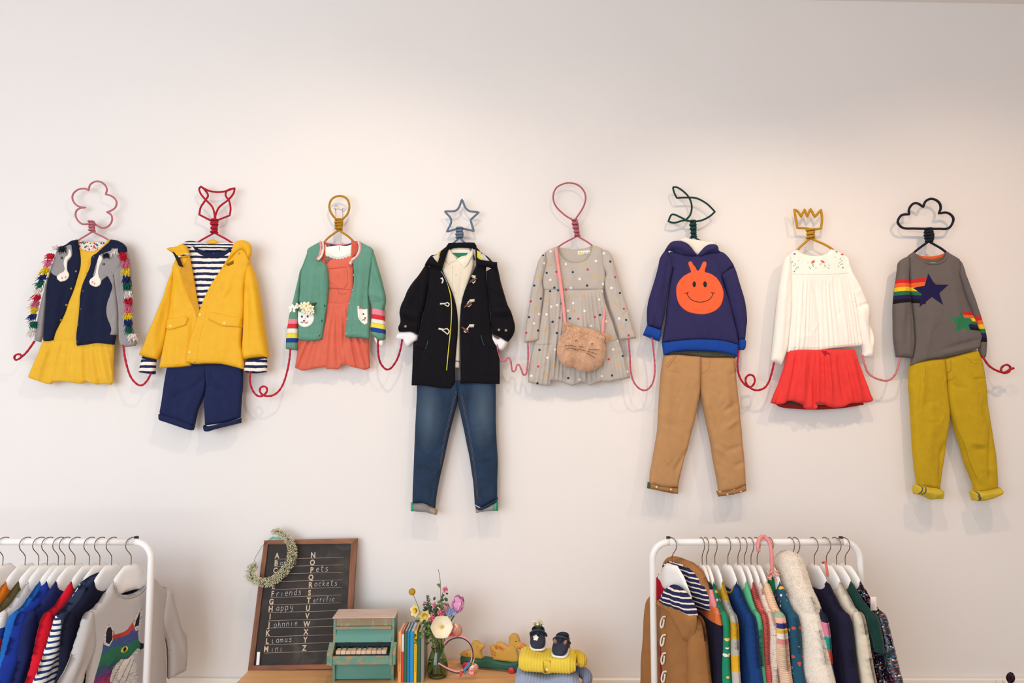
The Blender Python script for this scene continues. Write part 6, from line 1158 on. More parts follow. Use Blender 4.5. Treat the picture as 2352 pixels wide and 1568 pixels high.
prof('keybed_cheek', [(kf, zf(1262)), (-.01, zf(1262)), (-.01, zf(1010)), (kf + .004, zf(1100)), (kf, zf(1130))], -.012, 0.0, TEAL2); prof('keybed_cheek', [(kf, zf(1262)), (-.01, zf(1262)), (-.01, zf(1010)), (kf + .004, zf(1100)), (kf, zf(1130))], W_, W_ + .012, TEAL2)
b = MB(); b.box((-.004, -.012, zf(688)), (W_ + .004, DP + .006, zf(672)), bev=.002); b.build('lid', LIDM, PN, smooth=False)
b = MB(); b.box((m, -.002, zf(798)), (W_ - m, .006, zf(690)), bev=.001); b.build('upper_board', wood('96805E', 'A89078', 3, 30, .7, 'worn_rail', worn=('8FA88E', .55)), PN, smooth=False)
b = MB(); b.box((m, -.012, zf(838)), (W_ - m, .004, zf(800)), bev=.0015); b.build('music_ledge', TEAL2, PN, smooth=False)
prof('fallboard', [(.004, zf(845)), (.010, zf(845)), (-.002, zf(1012)), (-.010, zf(1012))], m, W_ - m, TEAL)
b = MB(); b.box((m, -.004, zf(1075)), (W_ - m, .004, zf(1015))); b.build('key_slot', DKT, PN, smooth=False)
b = MB(); b.box((0, kf, zf(1262)), (W_, -.0, zf(1150)), bev=.002); b.build('keybed_rail', TEAL2, PN, smooth=False)
b = MB(); b.box((m, kf + .008, zf(1152)), (W_ - m, -.002, zf(1140))); b.build('key_rest', DKT, PN, smooth=False)
kw = (W_ - 2 * m - .022) / 10
for i in range(10):
    x = m + .008 + kw * i; b = MB(); dz = .0007 * math.sin(i * 2.3); b.box((x + .0006, kf + .012, zf(1140)), (x + kw - .0006, -.004, zf(1092) + dz), bev=.0014); b.build('piano_key', KEY, PN, smooth=False)
for i in (0, 1, 3, 4, 5, 7, 8):
    x = m + .008 + kw * (i + 1); b = MB(); b.box((x - .0028, -.024, zf(1092)), (x + .0028, -.004, zf(1072)), bev=.001); b.build('black_key', plain('2E5E60', .5), PN, smooth=False)
b = MB(); b.box((m, .004, .006), (W_ - m, .010, zf(1262))); b.build('lower_panel', TEAL, PN, smooth=False)
b = MB(); b.box((m, DP - .006, .006), (W_ - m, DP - .001, zf(690))); b.build('back_panel', TEAL, PN, smooth=False)
for x in (.045, W_ - .065): b = MB(); b.box((x, -.0135, zf(1022)), (x + .02, -.009, zf(1008)), bev=.0006); b.build('hinge', plain('4A3A34', .5, .6), PN, smooth=False)
# ---- books
bx = [('orange', 'F2A866', 1018, 1058, 880), ('red', 'D8483A', 1062, 1092, 868), ('dark green', '2E6A48', 1097, 1133, 872), ('blue', '1E7EB8', 1137, 1171, 872), ('bright blue', '1A90CC', 1176, 1228, 874), ('yellow', 'F2C21E', 1232, 1266, 866), ('forest green', '1F5A3C', 1270, 1316, 900), ('grey', '8E8A80', 1322, 1366, 872)]
PAGE = plain('E8DEC8', .9, name='page_block')
bd = [PZ(*ZT.px((1100, 1562)), ZTAB).y]
for i, (nm, col, xa, xb, yt) in enumerate(bx):
    yb_ = bd[0]; d = -yb_; p0 = P(*ZT.px((xa, 1540)), d); p1 = P(*ZT.px((xb, 1540)), d); h = P(*ZT.px((xa, yt)), d).z - ZTAB; w = (p1.x - p0.x); D = .115 - .006 * (i % 3)
    K = thing('book', 'thin %s hardback book upright beside the toy piano' % nm, 'book', (p0.x, yb_, ZTAB), 'thin hardbacks upright beside the toy piano')
    o = Vector((p0.x, yb_, ZTAB)); t = .0016; bm_ = plain(col, .55, name='book_cloth')
    b = MB(); b.box(o + Vector((0, 0, 0)), o + Vector((t, D, h)), bev=.0004); b.box(o + Vector((w - t, 0, 0)), o + Vector((w, D, h)), bev=.0004); b.box(o + Vector((t, 0, 0)), o + Vector((w - t, t, h)), bev=.0002); b.build('cover', bm_, K, smooth=False)
    b = MB(); b.box(o + Vector((t, t, .003)), o + Vector((w - t, D - .004, h - .004))); b.build('page_block', PAGE, K, smooth=False)
    if nm == 'red': b = MB(); b.box(o + Vector((.0003, -.0004, h * .6)), o + Vector((w - .0003, .0004, h - .012))); b.build('spine_label', plain('E8E4E0', .6), K, smooth=False)
    if nm in ('orange', 'yellow'):
        b = MB(); 
        for j in range(14): b.box(o + Vector((w * .35, -.0004, .04 + j * .007)), o + Vector((w * .65, .0004, .0435 + j * .007)))
        b.build('spine_title', plain('A8703A' if nm == 'orange' else '6A6A3A', .6), K, smooth=False)
# ---- vase
vb = PZ(*ZT.px((1552, 1478)), ZTAB); dv = -vb.y; vs_ = (P(*ZT.px((1652, 1300)), dv) - P(*ZT.px((1552, 1300)), dv)).x / 100
vz = lambda y: max(0, P(*ZT.px((1552, y)), dv).z - ZTAB)
GG = NT('green_glass'); GG.b.inputs['Base Color'].default_value = lin('C4DEB8'); GG.b.inputs['Roughness'].default_value = .04; GG.b.inputs['Transmission Weight'].default_value = 1; GG.b.inputs['IOR'].default_value = 1.45
VS = thing('glass_vase', 'green glass bottle vase holding spring flowers', 'vase', vb)
pr = [(60, 1490), (100, 1488), (128, 1460), (139, 1400), (140, 1340), (130, 1270), (112, 1200), (92, 1150), (80, 1110), (86, 1095), (92, 1085), (88, 1075)]
b = MB(); outp = [(r * vs_, vz(y)) for r, y in pr]; inn = [(r - .0025, z + (.004 if k < 2 else 0)) for k, (r, z) in enumerate(outp)][::-1]
prf = [(.0005, 0)] + outp + inn + [(.0005, inn[-1][1])]
b.lathe(prf, c=tuple(vb), n=40); b.build('glass_body', GG.m, VS)
WT = NT('vase_water'); WT.b.inputs['Base Color'].default_value = lin('C8DCC0'); WT.b.inputs['Roughness'].default_value = 0; WT.b.inputs['Transmission Weight'].default_value = 1; WT.b.inputs['IOR'].default_value = 1.33
b = MB(); wi = [(r - .0032, z + (.005 if k < 2 else 0)) for k, (r, z) in enumerate(outp) if z < vz(1230)]; b.lathe([(.0005, wi[0][1])] + wi + [(.0005, wi[-1][1] + .0001)], c=tuple(vb), n=32); b.build('water', WT.m, VS)
GRS = plain('5C7A3A', .6, name='stem_green'); GRD = plain('3E5A34', .6, name='leaf_green'); 
fp = lambda p, dd=0.0: P(*ZT.px(p), dv + dd)
mouth = fp((1552, 1085)); rs = random.Random(11)
def stem(name, label, cat, tip, ctrl=(), r=.0018, mat=GRS, group=None):
    R = thing(name, label, cat, tip, group); a = rs.uniform(0, 6.28); foot = vb + Vector((math.cos(a) * .02, math.sin(a) * .02, .012))
    mo = mouth + Vector((math.cos(a + 3.1) * .012 + (tip.x - mouth.x) * .08, math.sin(a) * .008, -.01))
    c = curve([foot, mo] + list(ctrl) + [tip], .008); b = MB(); b.tube(c, r, 7); b.build('stem', mat, R); return R
def leaf(R, base, dirv, L, w, mat=GRD, name='leaf', side=None):
    d = Vector(dirv).normalized(); s = (side or d.cross(Vector((0, 1, 0)))).normalized(); n = d.cross(s).normalized(); V = []; F = []; N = 6
    for i in range(N + 1):
        t = i / N; ww = w * math.sin(PI * min(.999, t * .92 + .06)) ** .8 * (1 if i < N else .05); c = base + d * L * t + n * (.12 * L * math.sin(PI * t))
        V += [c - s * ww, c + n * ww * .25, c + s * ww]
    for i in range(N):
        for j in (0, 1): k = i * 3 + j; F.append((k, k + 1, k + 4, k + 3))
    nv = len(V); V += [v + n * .0004 for v in V]; F += [tuple(q + nv for q in f[::-1]) for f in F]
    return mk(name, V, F, mat, R)
def petal(R, c, axis, ang, L, w, open_, cup, mat, name='petal'):
    """petal growing from c; axis = flower axis, open_ = angle from the axis in rad, cup = inward curl"""
    ax = Vector(axis).normalized(); u = ax.orthogonal().normalized(); v = ax.cross(u); rd = u * math.cos(ang) + v * math.sin(ang); tg = ax.cross(rd); V = []; F = []; N = 8; M = 4
    for i in range(N + 1):
        t = i / N; a = open_ - cup * t; rr = L * (math.sin(open_) * t - .5 * cup * math.cos(open_) * t * t); zz = L * (math.cos(open_) * t + .5 * cup * math.sin(open_) * t * t)
        ww = w * (math.sin(PI * min(1, .08 + .86 * t)) ** .7) * (1 if i < N else .45)
        for j in range(M + 1):
            s = (j / M - .5) * 2; V.append(c + rd * (rr - .18 * ww * s * s) + ax * (zz + .12 * ww * s * s) + tg * ww * s)
    for i in range(N):
        for j in range(M): k = i * (M + 1) + j; F.append((k, k + 1, k + M + 2, k + M + 1))
    nv = len(V); V += [p + rd * .0006 for p in V]; F += [tuple(q + nv for q in f[::-1]) for f in F]
    return mk(name, V, F, mat, R)
# craspedia
tip = fp((1208, 343)); R = stem('yellow_billy_button', 'round mustard-yellow billy button flower on a thin bare stem', 'flower', tip, [fp((1360, 760)), fp((1285, 530))], .0011)
b = MB(); b.ball(tip, .0128, 14)
for i in range(260):
    a = math.acos(1 - 2 * (i + .5) / 260); p = PI * (1 + 5 ** .5) * i; dd = Vector((math.sin(a) * math.cos(p), math.sin(a) * math.sin(p), math.cos(a))); b.ball(tip + dd * .0127, .0011, 5)
b.build('flower_head', plain('C2962A', .9, name='mustard_floret', var=.15), R)
PY, PYD = plain('F4E49A', .7, name='pale_yellow_petal'), plain('F2C93C', .7, name='trumpet_yellow')
for k, (p, ax, lb) in enumerate((((1268, 592), (-.55, -.75, .1), 'pale yellow daffodil facing the toy piano'), ((1372, 652), (.15, -.95, -.15), 'pale yellow daffodil next to the pink blossom'))):
    tip = fp(p, .03); R = stem('daffodil', lb, 'flower', tip, [fp((1470, 900), .02)], .0018, group='daffodils in the vase')
    for i in range(6): petal(R, tip, ax, i * PI / 3 + .2, .026, .0105, 1.2, .15, PY)
    for i in range(6): petal(R, tip, ax, i * PI / 3, .016, .0085, .35, -.5, PYD, 'trumpet')
g = NT('tulip_pink'); tc = g.n('TexCoord').outputs['Object']; n1 = g.n('TexNoise', i_Scale=90.0, i_Detail=3.0); g.l(tc, n1.inputs['Vector'])
g.l(g.ramp(n1.outputs[0], [(.35, lin('F0B8D2')), (.65, lin('DA80BE'))]), g.b.inputs['Base Color']); g.b.inputs['Roughness'].default_value = .5; TPK = g.m
def tulip(p, base_p, ax, L, w, mat, label, dd=0.0, op=.78, cup=1.15, group=None):
    c = fp(base_p, dd); R = stem('tulip', label, 'flower', c, [fp(((1552 + base_p[0]) / 2, (1050 + base_p[1]) / 2), dd * .5)], .0026, group=group)
    for i in range(6): petal(R, c, ax, i * PI / 3 + (.3 if i % 2 else 0), L * (1 if i % 2 else .95), w, op - (.06 if i % 2 else 0), cup, mat)
    return R
tulip(None, (1800, 622), (.22, -.1, 1), .058, .0225, TPK, 'tall lilac pink tulip on the side towards the wooden ducks', .01)
tulip(None, (1668, 650), (-.05, -.3, 1), .042, .017, plain('EAB4B4', .6, name='dusty_pink_petal'), 'dusty pink tulip half hidden behind the blue hyacinth', -.02)
CRW = plain('F6EBD0', .6, name='cream_white_petal')
c = fp((1612, 815), .035); R = stem('white_tulip', 'wide open cream white tulip at the front of the bunch', 'flower', c, [fp((1585, 1000), .02)], .0026)
ax = Vector((.05, -.92, .30))
for i in range(6): petal(R, c, ax, i * PI / 3 + .25, .058, .0325, 1.05, .6, CRW)
b = MB(); b.tube([c, c + ax.normalized() * .010], .0022, 8); b.ball(c + ax.normalized() * .011, .003, 8)
for i in range(6): a = i * PI / 3; u = ax.orthogonal().normalized(); v = ax.normalized().cross(u); q = c + (u * math.cos(a) + v * math.sin(a)) * .006 + ax.normalized() * .010; b.tube([c, q], .0008, 5); b.ball(q, .0016, 6)
b.build('stamen', plain('E8C23A', .7), R)
BLU = plain('9AA6CC', .6, name='hyacinth_blue', var=.2)
tip = fp((1725, 615), .015); R = stem('blue_hyacinth', 'small pale blue hyacinth head between the tulips', 'flower', tip, [fp((1640, 880), .01)], .002)
for (x, y) in ((1712, 640), (1745, 585), (1690, 615), (1765, 625), (1735, 660), (1705, 585)):
    q = fp((x, y), .02); ax = Vector((rs.uniform(-.5, .5), -1, rs.uniform(-.3, .5)))
    for i in range(5): petal(R, q, ax, i * 1.2566, .0115, .0045, 1.1, .1, BLU)
PKB = plain('E2718C', .6, name='blossom_pink', var=.2)
def blossom(label, tip_p, ctrl, cl, rad, n=46, dd=0.0, leaves=()):
    tip = fp(tip_p, dd); R = stem('flowering_currant', label, 'flower', tip, [fp(c_, dd) for c_ in ctrl], .0011, plain('5A3A2E', .8), group='flowering currant sprigs in the vase')
    b = MB()
    for i in range(n): q = fp((cl[0] + rs.gauss(0, rad[0] * .5), cl[1] + rs.gauss(0, rad[1] * .5)), dd + rs.uniform(-.008, .010)); b.ball(q, rs.uniform(.0018, .0036), 6)
    b.build('blossom_cluster', PKB, R)
    for (x, y, dx, dz, L) in leaves: leaf(R, fp((x, y), dd), (dx, -.3, dz), L, L * .36)
    return R
blossom('pink flowering currant sprig hanging over the daffodil', (1460, 660), [(1520, 900)], (1478, 700), (46, 60), 60, .03, [(1440, 560, -.6, .5, .014), (1500, 600, .2, .9, .016)])
blossom('pink currant blossom just above the white tulip', (1585, 600), [(1560, 850)], (1588, 628), (34, 34), 46, .02, [(1600, 580, .6, .6, .014), (1545, 600, -.7, .4, .015)])
blossom('pink currant blossom near the top of the tall bare twig', (1640, 290), [(1580, 800), (1605, 480), (1615, 380)], (1648, 312), (26, 36), 40, .0, [(1600, 400, .5, -.6, .013), (1650, 460, .9, .3, .014), (1640, 400, -.5, .6, .012), (1660, 370, .9, .3, .012), (1640, 440, .7, .2, .016)])
blossom('small pink currant bud cluster above the daffodils', (1395, 490), [(1500, 850), (1440, 600)], (1392, 492), (22, 20), 22, .0, [(1410, 560, -.8, .3, .016), (1400, 530, .4, .8, .014)])
blossom('dark pink currant buds in the middle of the bunch', (1500, 490), [(1540, 850)], (1505, 520), (24, 36), 24, .0, [(1480, 560, -.6, .6, .016), (1530, 540, .6, .6, .014)])
tip = fp((1560, 42)); R = stem('bare_twig', 'tall thin bare twig rising above the bouquet', 'twig', tip, [fp((1590, 700)), fp((1594, 420)), fp((1582, 150))], .0011, plain('7A5A4E', .8))
for (x, y, dx, dz, L) in ((1585, 250, -.9, .2, .014), (1590, 260, -.5, -.4, .010), (1592, 480, -.9, .1, .015), (1594, 500, .9, .2, .013), (1592, 560, .6, .4, .014)): leaf(R, fp((x, y)), (dx, -.3, dz), L, L * .42, plain('5E8A3E', .6, name='fresh_leaf'))
tip = fp((1412, 390)); R = stem('green_sprig', 'spiky dark green sprig rising behind the daffodils', 'foliage', tip, [fp((1500, 850)), fp((1440, 600))], .0012)
for i in range(26):
    y = 400 + i * 8; a = i * 2.4; leaf(R, fp((1414 + i * 1.6, y)), (math.cos(a), math.sin(a) * .5 - .2, .7), .008 + .004 * math.sin(PI * i / 26), .0022, plain('51684A', .7, name='grey_green_leaf'))
for lb, pts in (('leafy green spray drooping over the books', [(1440, 850), (1400, 880), (1330, 900), (1280, 915), (1265, 960), (1268, 1000)]), ('leafy green spray beside the vase neck', [(1480, 940), (1440, 860), (1400, 800), (1380, 740)])):
    tip = fp(pts[-1], .05); R = stem('green_spray', lb, 'foliage', tip, [fp(p, .05) for p in pts[:-1]], .0011)
    for p in pts:
        for k in range(4): leaf(R, fp((p[0] + rs.uniform(-26, 26), p[1] + rs.uniform(-26, 26)), .05 + rs.uniform(-.01, .01)), (rs.uniform(-1, 1), -.6, rs.uniform(-.6, .6)), .014, .0055, plain('5F8436', .6, name='lime_leaf') if k % 2 else GRD)
tip = fp((1500, 930), .02); R = stem('leafy_stems', 'dense dark foliage filling the middle of the bouquet', 'foliage', tip, [], .0015)
for i in range(120): leaf(R, fp((rs.gauss(1500, 80), rs.gauss(760, 120)), rs.uniform(-.02, .01)), (rs.uniform(-1, 1), rs.uniform(-.6, .2), rs.uniform(-.3, 1)), rs.uniform(.012, .022), .0050, [GRD, GRS, plain('5C6E50', .7, name='grey_green_leaf')][i % 3])
# ---- headband with sequin ears
ROSE = speck('D8A088', ['E8B8A0', 'C07860', 'F4D4C4', 'A8604C', 'D8947C'], 420, .5, name='rose_gold_sequin'); ROSE.node_tree.nodes['Principled BSDF'].inputs['Roughness'].default_value = .25; ROSE.node_tree.nodes['Principled BSDF'].inputs['Metallic'].default_value = .6
hd = dv + .035; hp = lambda p, dd=0.0: P(*ZT.px(p), hd + dd)
R = thing('ear_headband', 'pink and navy hairband with rose gold sequin ears propped against the vase', 'headband', hp((1830, 1440)))
ring = [(1640,1040),(1690,985),(1760,950),(1830,938),(1910,960),(1975,1020),(2010,1100),(2018,1190),(1998,1290),(1950,1360),(1880,1405),(1800,1412),(1710,1385),(1620,1340),(1560,1300)]
b = MB(); b.tube(curve([hp(p) for p in ring], .006), .0038, 10); b.build('pink_band', fab('F0A294'), R)
b = MB(); b.tube(curve([hp((x + 8, y + 22), .004) for x, y in ring], .006), .0022, 8); b.build('inner_band', plain('262A44', .4), R)
for c_, rr, tl in (((1808, 850), .0225, -.35), ((2030, 1385), .0205, .6)):
    q = hp(c_, .004); b = MB(); b.ball(q, (rr * .95, rr * .32, rr * 1.15), 16, M=Matrix.Rotation(tl, 3, 'Y')); 
    b.build('sequin_ear', ROSE, R)
b = MB(); b.tube(curve([hp((1700, 925), .006), hp((1740, 905), .006), hp((1770, 925), .006)], .004), .006, 8); b.ball(hp((1755, 790), .002), .004, 6); b.build('felt_flower', fab('D84A6A'), R)
b = MB(); b.tube(curve([hp((1905, 1400), .006), hp((1950, 1350), .008), hp((1990, 1300), .008)], .004), .0055, 8); b.ball(hp((1915, 1425), .006), .006, 8); b.ball(hp((1965, 1310), .006), .006, 8); b.build('blue_ribbon', fab('5A8AB4'), R)
b = MB(); b.tube([hp((1870, 1410), .008), hp((1865, 1460), .008), hp((1850, 1490), .006)], [.006, .0045, .002], 8); b.build('red_ribbon', fab('E0505A'), R)
b = MB(); b.tube([hp((2020, 1320), .01), hp((2050, 1220), .01)], [.005, .0006], 8); b.build('golden_horn', plain('E4C060', .3, .3), R)
b = MB(); b.tube(curve([hp((1975, 1410), .012), hp((2000, 1440), .012), hp((2040, 1430), .012)], .004), .006, 8); b.build('pink_rosette', fab('F2A8A8'), R)
# ---- wooden duck pull toy
pa = PZ(*ZU.px((1000, 1004)), ZTAB); pb = PZ(*ZU.px((320, 930)), ZTAB); dirx = (pb - pa); ang = math.atan2(-dirx.y, -dirx.x)
R = Root(bpy.data.objects.new('duck_pull_toy', None), Vector((0, 0, 0))); COL.objects.link(R.o); R.o.location = pa; R.o.rotation_euler = (0, 0, ang); R.o['label'] = 'wooden pull toy of a yellow duck and duckling on a green wheeled board'; R.o['category'] = 'toy'
pn = Vector((math.sin(ang), -math.cos(ang), 0)); dx_ = Vector((math.cos(ang), math.sin(ang), 0))
def du(p):           # zoom pixel -> local (x, z) on the toy's middle plane
    w = onp(ZU.px(p), pa + pn * .002, pn); return ((w - pa).dot(dx_), w.z - ZTAB)
def cut(name, pts, y0, y1, mat, smooth=True, rnd=.002, **k):
    poly = np.array([du(p) for p in pts]); poly = curve(poly, .004, True) if smooth else poly
    rr = lambda q: rnd * (1 - np.sqrt(1 - (1 - np.clip(segdist(q, poly) / .003, 0, 1)) ** 2))
    return panel(name, R, mat, poly, lambda q: -y0 - rr(q), lambda q: -y1 + rr(q), .008, **k)
DK = wood('C89434', 'DDB04C', 4, 10, .5, 'yellow_stained_wood'); DKW = plain('B8602A', .6); DGR = wood('15503E', '1C6048', 4, 14, .5, 'green_stained_wood')
cut('duck', [(705,832),(690,790),(672,740),(658,690),(660,640),(684,618),(720,640),(740,668),(756,694),(748,650),(736,600),(760,584),(820,592),(880,624),(918,652),(930,620),(925,560),(930,500),(960,470),(1000,464),(1040,482),(1066,530),(1076,580),(1110,606),(1160,632),(1165,660),(1140,688),(1100,680),(1050,672),(1032,690),(1045,740),(1056,800),(1054,862),(980,862),(900,850),(800,838)], -.009, .009, DK)
cut('duckling', [(248,776),(232,744),(258,722),(310,706),(350,700),(378,690),(392,660),(390,610),(410,574),(450,564),(490,576),(520,610),(560,618),(578,640),(572,664),(540,696),(526,720),(530,760),(548,800),(545,822),(470,812),(360,800)], -.009, .009, DK)
cut('wheeled_board', [(245,780),(380,795),(480,815),(548,826),(560,800),(700,822),(712,834),(860,862),(980,862),(1068,840),(1070,900),(1056,976),(900,960),(700,942),(480,925),(250,880)], -.016, .016, DGR, smooth=False, rnd=.001)
cut('duck_beak', [(1076,600),(1110,606),(1160,632),(1165,660),(1140,688),(1100,680),(1060,668)], -.0096, .0096, plain('DE7A34', .5))
cut('wing_mark', [(660,640),(684,618),(700,650),(740,720),(760,770),(720,740),(680,700)], -.0096, .0096, plain('DE8430', .5)); cut('wing_mark', [(736,600),(780,596),(840,630),(915,665),(880,690),(800,680),(756,660)], -.0096, .0096, plain('DE8430', .5)); cut('wing_mark', [(240,742),(300,712),(360,706),(366,740),(340,770),(280,760)], -.0096, .0096, plain('DE8430', .5))
for q in ([(770,625),(840,660)], [(790,655),(850,690)], [(690,690),(740,728)], [(690,730),(745,770)], [(1020,565),(1040,560)], [(1075,660),(1120,682)], [(310,735),(340,760)], [(325,725),(350,745)], [(476,634),(486,644)], [(520,690),(548,684)], [(1002,620),(1006,634)]):
    b = MB(); e = [du(p) for p in q]; b.tube([(a_, -.0102, z_) for a_, z_ in e], .0010, 6); b.build('carved_line', DKW if q[0][0] != 1020 else BLK, R)
for p in ((975, 953), (325, 885)):
    x, z = du(p)
    for y in (-.021, .021): b = MB(); M = Matrix.Translation((x, y, .0125)) @ Matrix.Rotation(PI / 2, 4, 'X'); b.lathe([(.010, -.004), (.0125, -.0025), (.0125, .0025), (.010, .004)], n=20, M=M); b.build('wheel', plain('C8283A', .45, name='red_gloss_paint'), R)
    b = MB(); b.tube([(x, -.02, .0125), (x, .02, .0125)], .002, 8); b.build('axle', plain('8A6A48', .6), R)
# ---- folded jumpers with shoes
YK, YKD = fab('EBCF4C', 'plain', var=.05), fab('D8AE2A'); BK = fab('98A4BC', 'plain', var=.06)
zy1 = None
def folded(name, label, x0, x1, z0, z1, y0, y1, mat, ribs=26, tuck=.3, rz=0.0, amp=.0019, nr=48):
    """stack-fold with a rounded front, knitted ribs running up and over"""
    c = Vector(((x0 + x1) / 2, (y0 + y1) / 2, z0)); R = Root(bpy.data.objects.new(name, None), Vector((0, 0, 0))); COL.objects.link(R.o); R.o.location = c; R.o.rotation_euler = (0, 0, rz); R.o['label'] = label; R.o['category'] = 'jumper'; R.o['group'] = 'folded ribbed knits under the baby shoes'
    w, dp, h = x1 - x0, y1 - y0, z1 - z0; N = ribs * 6; V = []; F = []
    for i in range(N + 1):
        u = i / N; x = (u - .5) * w; e = min(1, 6 * min(u, 1 - u) + .35)
        for k in range(nr + 1):
            a = -PI / 2 + (2 * PI) * k / nr; ca, sa = math.cos(a), math.sin(a)
            hh = h * (.93 + .07 * math.sin(9 * u + .7)); yy = -ca * dp / 2; zz = sa * hh / 2
            sy = math.copysign(abs(ca) ** .45, -ca) * dp / 2; sz = math.copysign(abs(sa) ** .7, sa) * hh / 2
            am = amp * (.5 + .5 * math.cos(2 * PI * ribs * u)); 
            V.append((x, sy * (1 - (1 - e) * .25) - am * ca * 1.0, hh / 2 + (sz + am * sa) * (1 - (1 - e) * .45)))
    for i in range(N):
        for k in range(nr): p = i * (nr + 1) + k; F.append((p, p + 1, p + nr + 2, p + nr + 1))
    F.append(tuple(range(nr, -1, -1))); F.append(tuple(N * (nr + 1) + k for k in range(nr + 1)))
    o = mk('folded_body', V, F, mat, R); return R, c
yq = -.40
wl = onp(ZU.px((1084, 960)), Vector((0, yq, 0)), Vector((0, -1, 0))); wr_ = onp(ZU.px((1900, 1050)), Vector((0, yq, 0)), Vector((0, -1, 0)))
zb_ = onp(ZU.px((1400, 1062)), Vector((0, yq, 0)), Vector((0, -1, 0))).z; zt_ = onp(ZU.px((1400, 830)), Vector((0, yq, 0)), Vector((0, -1, 0))).z
yb_ = yq + .135
RB1, cB1 = folded('folded_jumper', 'pale blue ribbed knit folded beneath the yellow one', wl.x - .012, wr_.x + .01, ZTAB + .001, zb_ + .002, yq - .006, yb_ + .01, BK, 21, rz=math.radians(-6))
RY, cY = folded('folded_jumper', 'yellow ribbed cardigan folded on the pale blue knit', wl.x, wr_.x, zb_ + .002, zt_ + .006, yq, yb_, YK, 19, rz=math.radians(-7))
b = MB(); b.box((-.013, yq - cY.y - .0045, .006), (.013, yq - cY.y + .004, zt_ - zb_ - .006), bev=.003); b.build('button_band', YK, RY)
b = MB(); M = Matrix.Translation((.002, yq - cY.y - .006, .022)) @ Matrix.Rotation(PI / 2, 4, 'X'); b.lathe([(.004, -.001), (.0065, 0), (.0062, .002), (.003, .0012), (.0001, .0012)], n=16, M=M); b.build('button', plain('F2D878', .35), RY)
for pts_, mt_, rt in (([(.080, .045, .034), (.105, .030, .036), (.122, .0, .032), (.118, -.028, .026)], fab('D8B83A', 'rib'), RY), ([(.09, .04, .07), (.125, .025, .068), (.142, .0, .060), (.135, -.03, .050)], fab('8088A0', 'rib'), RB1)):
    b = MB(); c_ = curve(pts_, .004); b.tube(c_, taper(len(c_), .021), 14); b.build('rolled_sleeve', mt_, rt)
NVL = fab('2C3040', 'plain', .5, var=.1); SOLE = plain('EDEBE6', .5, name='white_rubber'); INS = fab('C89A84')
def shoe(label, toe_p, heel_p, zt, roll, seed, cut_=True):
    t = PZ(*ZU.px(toe_p), zt); h = PZ(*ZU.px(heel_p), zt + .004); d = h - t; L = .088; az = math.atan2(d.x, d.y) if False else math.atan2(-d.x, d.y)
    R = Root(bpy.data.objects.new('baby_shoe', None), Vector((0, 0, 0))); COL.objects.link(R.o); R.o.location = t; R.o.rotation_euler = (math.radians(10), 0, az + roll); R.o.scale = (1.22, 1.15, 1.2); R.o['label'] = label; R.o['category'] = 'shoe'; R.o['group'] = 'navy baby shoes on the folded knits'
    def rings(prof, name, mat, closed_top=True):   # (y, half width, z low, z high)
        V = []; F = []; K = 20
        for (y, hw, zl, zh) in prof:
            for k in range(K):
                a = 2 * PI * k / K; V.append((hw * math.copysign(abs(math.cos(a)) ** .8, math.cos(a)), y, (zl + zh) / 2 + (zh - zl) / 2 * math.copysign(abs(math.sin(a)) ** .8, math.sin(a))))
        n = len(prof)
        for i in range(n - 1):
            for k in range(K): F.append((i * K + k, (i + 1) * K + k, (i + 1) * K + (k + 1) % K, i * K + (k + 1) % K))
        F.append(tuple(range(K))); F.append(tuple((n - 1) * K + k for k in range(K))[::-1]); return mk(name, V, F, mat, R)
    rings([(-.002, .010, .002, .006), (.002, .019, 0, .008), (.012, .0245, 0, .009), (.03, .0255, 0, .009), (.055, .021, 0, .009), (.075, .021, 0, .009), (.086, .014, 0, .009), (.089, .006, .001, .008)], 'sole', SOLE)
    rings([(.001, .008, .006, .013), (.004, .016, .005, .019), (.010, .021, .005, .025), (.020, .0235, .005, .030), (.034, .0235, .005, .037), (.045, .021, .005, .043)], 'toe_upper', NVL)
    # heel cup: open ring wall
    V = []; F = []; K = 15
    for lv, (zz, s) in enumerate(((.006, 1.0), (.022, 1.0), (.040, .92), (.040, .84), (.02, .9), (.008, .9))):
        for k in range(K + 1):
            a = -PI * .12 + (PI * 1.24) * k / K; V.append((math.cos(a) * .0215 * s, .060 + math.sin(a) * .027 * s, zz))
    for l in range(5):
        for k in range(K): p = l * (K + 1) + k; F.append((p, p + 1, p + K + 2, p + K + 1))
    mk('heel_cup', V, F, NVL, R)
    b = MB(); b.ball((0, .06, .012), (.018, .025, .006), 12); b.build('insole', INS, R)
    b = MB(); b.tube(curve([(-.0205, .048, .016), (-.0225, .042, .036), (-.008, .036, .048), (.008, .036, .048), (.0225, .041, .036), (.026, .045, .026)], .004), .0036, 8); b.build('ankle_strap', plain('1E2436', .45), R)
    b = MB(); b.tube([(0, .030, .034), (0, .037, .047)], .0042, 8); b.build('t_bar', NVL, R)
    for s in (-1, 1) if cut_ else ():
        b = MB(); b.ball((s * .0145, .0335, .0335), (.0052, .0105, .0085), 12, M=Matrix.Rotation(s * .5, 3, 'Y') @ Matrix.Rotation(-.9, 3, 'X')); b.build('side_cutout', plain('9A7462', .8), R)
    b = MB(); b.ball((.025, .043, .034), (.002, .0035, .0035), 8); b.build('strap_stud', plain('B8B0A8', .3, .8), R)
    return R
zs = zt_ + .002
S1 = shoe('navy baby shoe filled with small cream flowers', (1330, 715), (1400, 500), zs, .10, 1, False)
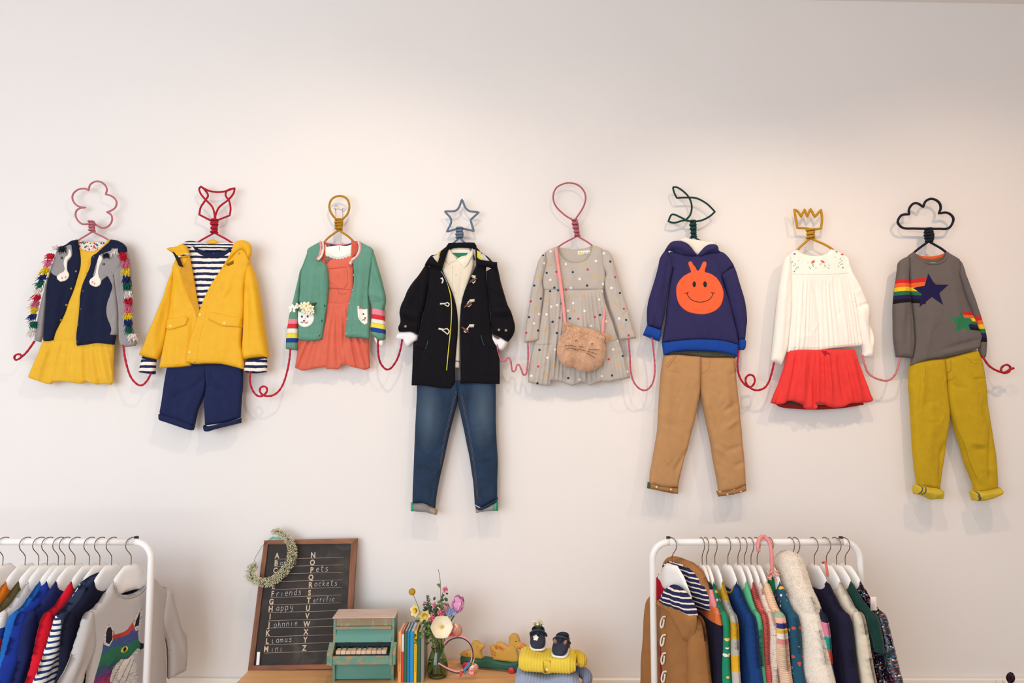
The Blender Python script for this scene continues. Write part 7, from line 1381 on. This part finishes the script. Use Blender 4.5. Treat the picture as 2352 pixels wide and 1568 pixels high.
S2 = shoe('empty navy baby shoe with tan lining', (1625, 815), (1640, 600), zs - .001, -.22, 2)
b0 = S1.o.location + Matrix.Rotation(S1.o.rotation_euler.z, 3, 'Z') @ Vector((0, .066, .052))
R = thing('daisy_posy', 'little posy of cream daisies stuck in the baby shoe', 'flowers', b0)
for i in range(15):
    d = Vector((rs.uniform(-.6, .6), rs.uniform(-.5, .3), 1)).normalized() * rs.uniform(.018, .034); b = MB(); b.tube([b0, b0 + d], .0007, 5); b.build('stem', GRS, R)
    for k in range(7): petal(R, b0 + d, d, k * .9, .0095, .0022, .75, .2, plain('F3E7C0', .7, name='cream_daisy_petal'))
q = P(*ZU.px((1300, 500)), -S1.o.location.y - .0); 
for k in range(5): petal(R, q + Vector((0, -.012, 0)), (0, -1, .1), k * 1.2566, .011, .005, 1.2, .1, plain('F8EFDC', .7, name='white_petal'))
for i in range(9): leaf(R, b0, (rs.uniform(-.7, .7), -.2, 1), .03, .0012, GRD)
# ---- dark flower in a pot, just rising into the frame
c = P(2318, 1553, .20); R = thing('potted_tulip', 'dark purple tulip in a pot, only its head showing at the bottom edge', 'plant', (c.x, c.y, 0))
b = MB(); b.lathe([(.055, 0), (.06, .01), (.08, .17), (.085, .175), (.083, .18), (.075, .178), (.07, .15), (.0001, .15)], c=(c.x, c.y, 0), n=28); b.build('pot', plain('B4704A', .8, name='terracotta'), R)
b = MB(); b.tube(curve([(c.x, c.y, .15), (c.x + .01, c.y, .35), (c.x, c.y, c.z - .022)], .02), .003, 8); b.build('stem', GRS, R)
DPU = plain('2E1226', .5, name='dark_purple_petal', var=.2)
for i in range(6): petal(R, c + Vector((0, 0, -.024)), (.05, -.25, 1), i * PI / 3, .040, .014, .5 if i % 2 else .42, .8 if i % 2 else .5, DPU)
for x, y in ((2286, 1560), (2302, 1558), (2330, 1566)):
    q = P(x, y, .20); bs = Vector((c.x + (q.x - c.x) * .2, c.y, .2)); leaf(R, bs, q - bs, (q - bs).length, .010, plain('7C8A46', .6, name='tulip_leaf'))
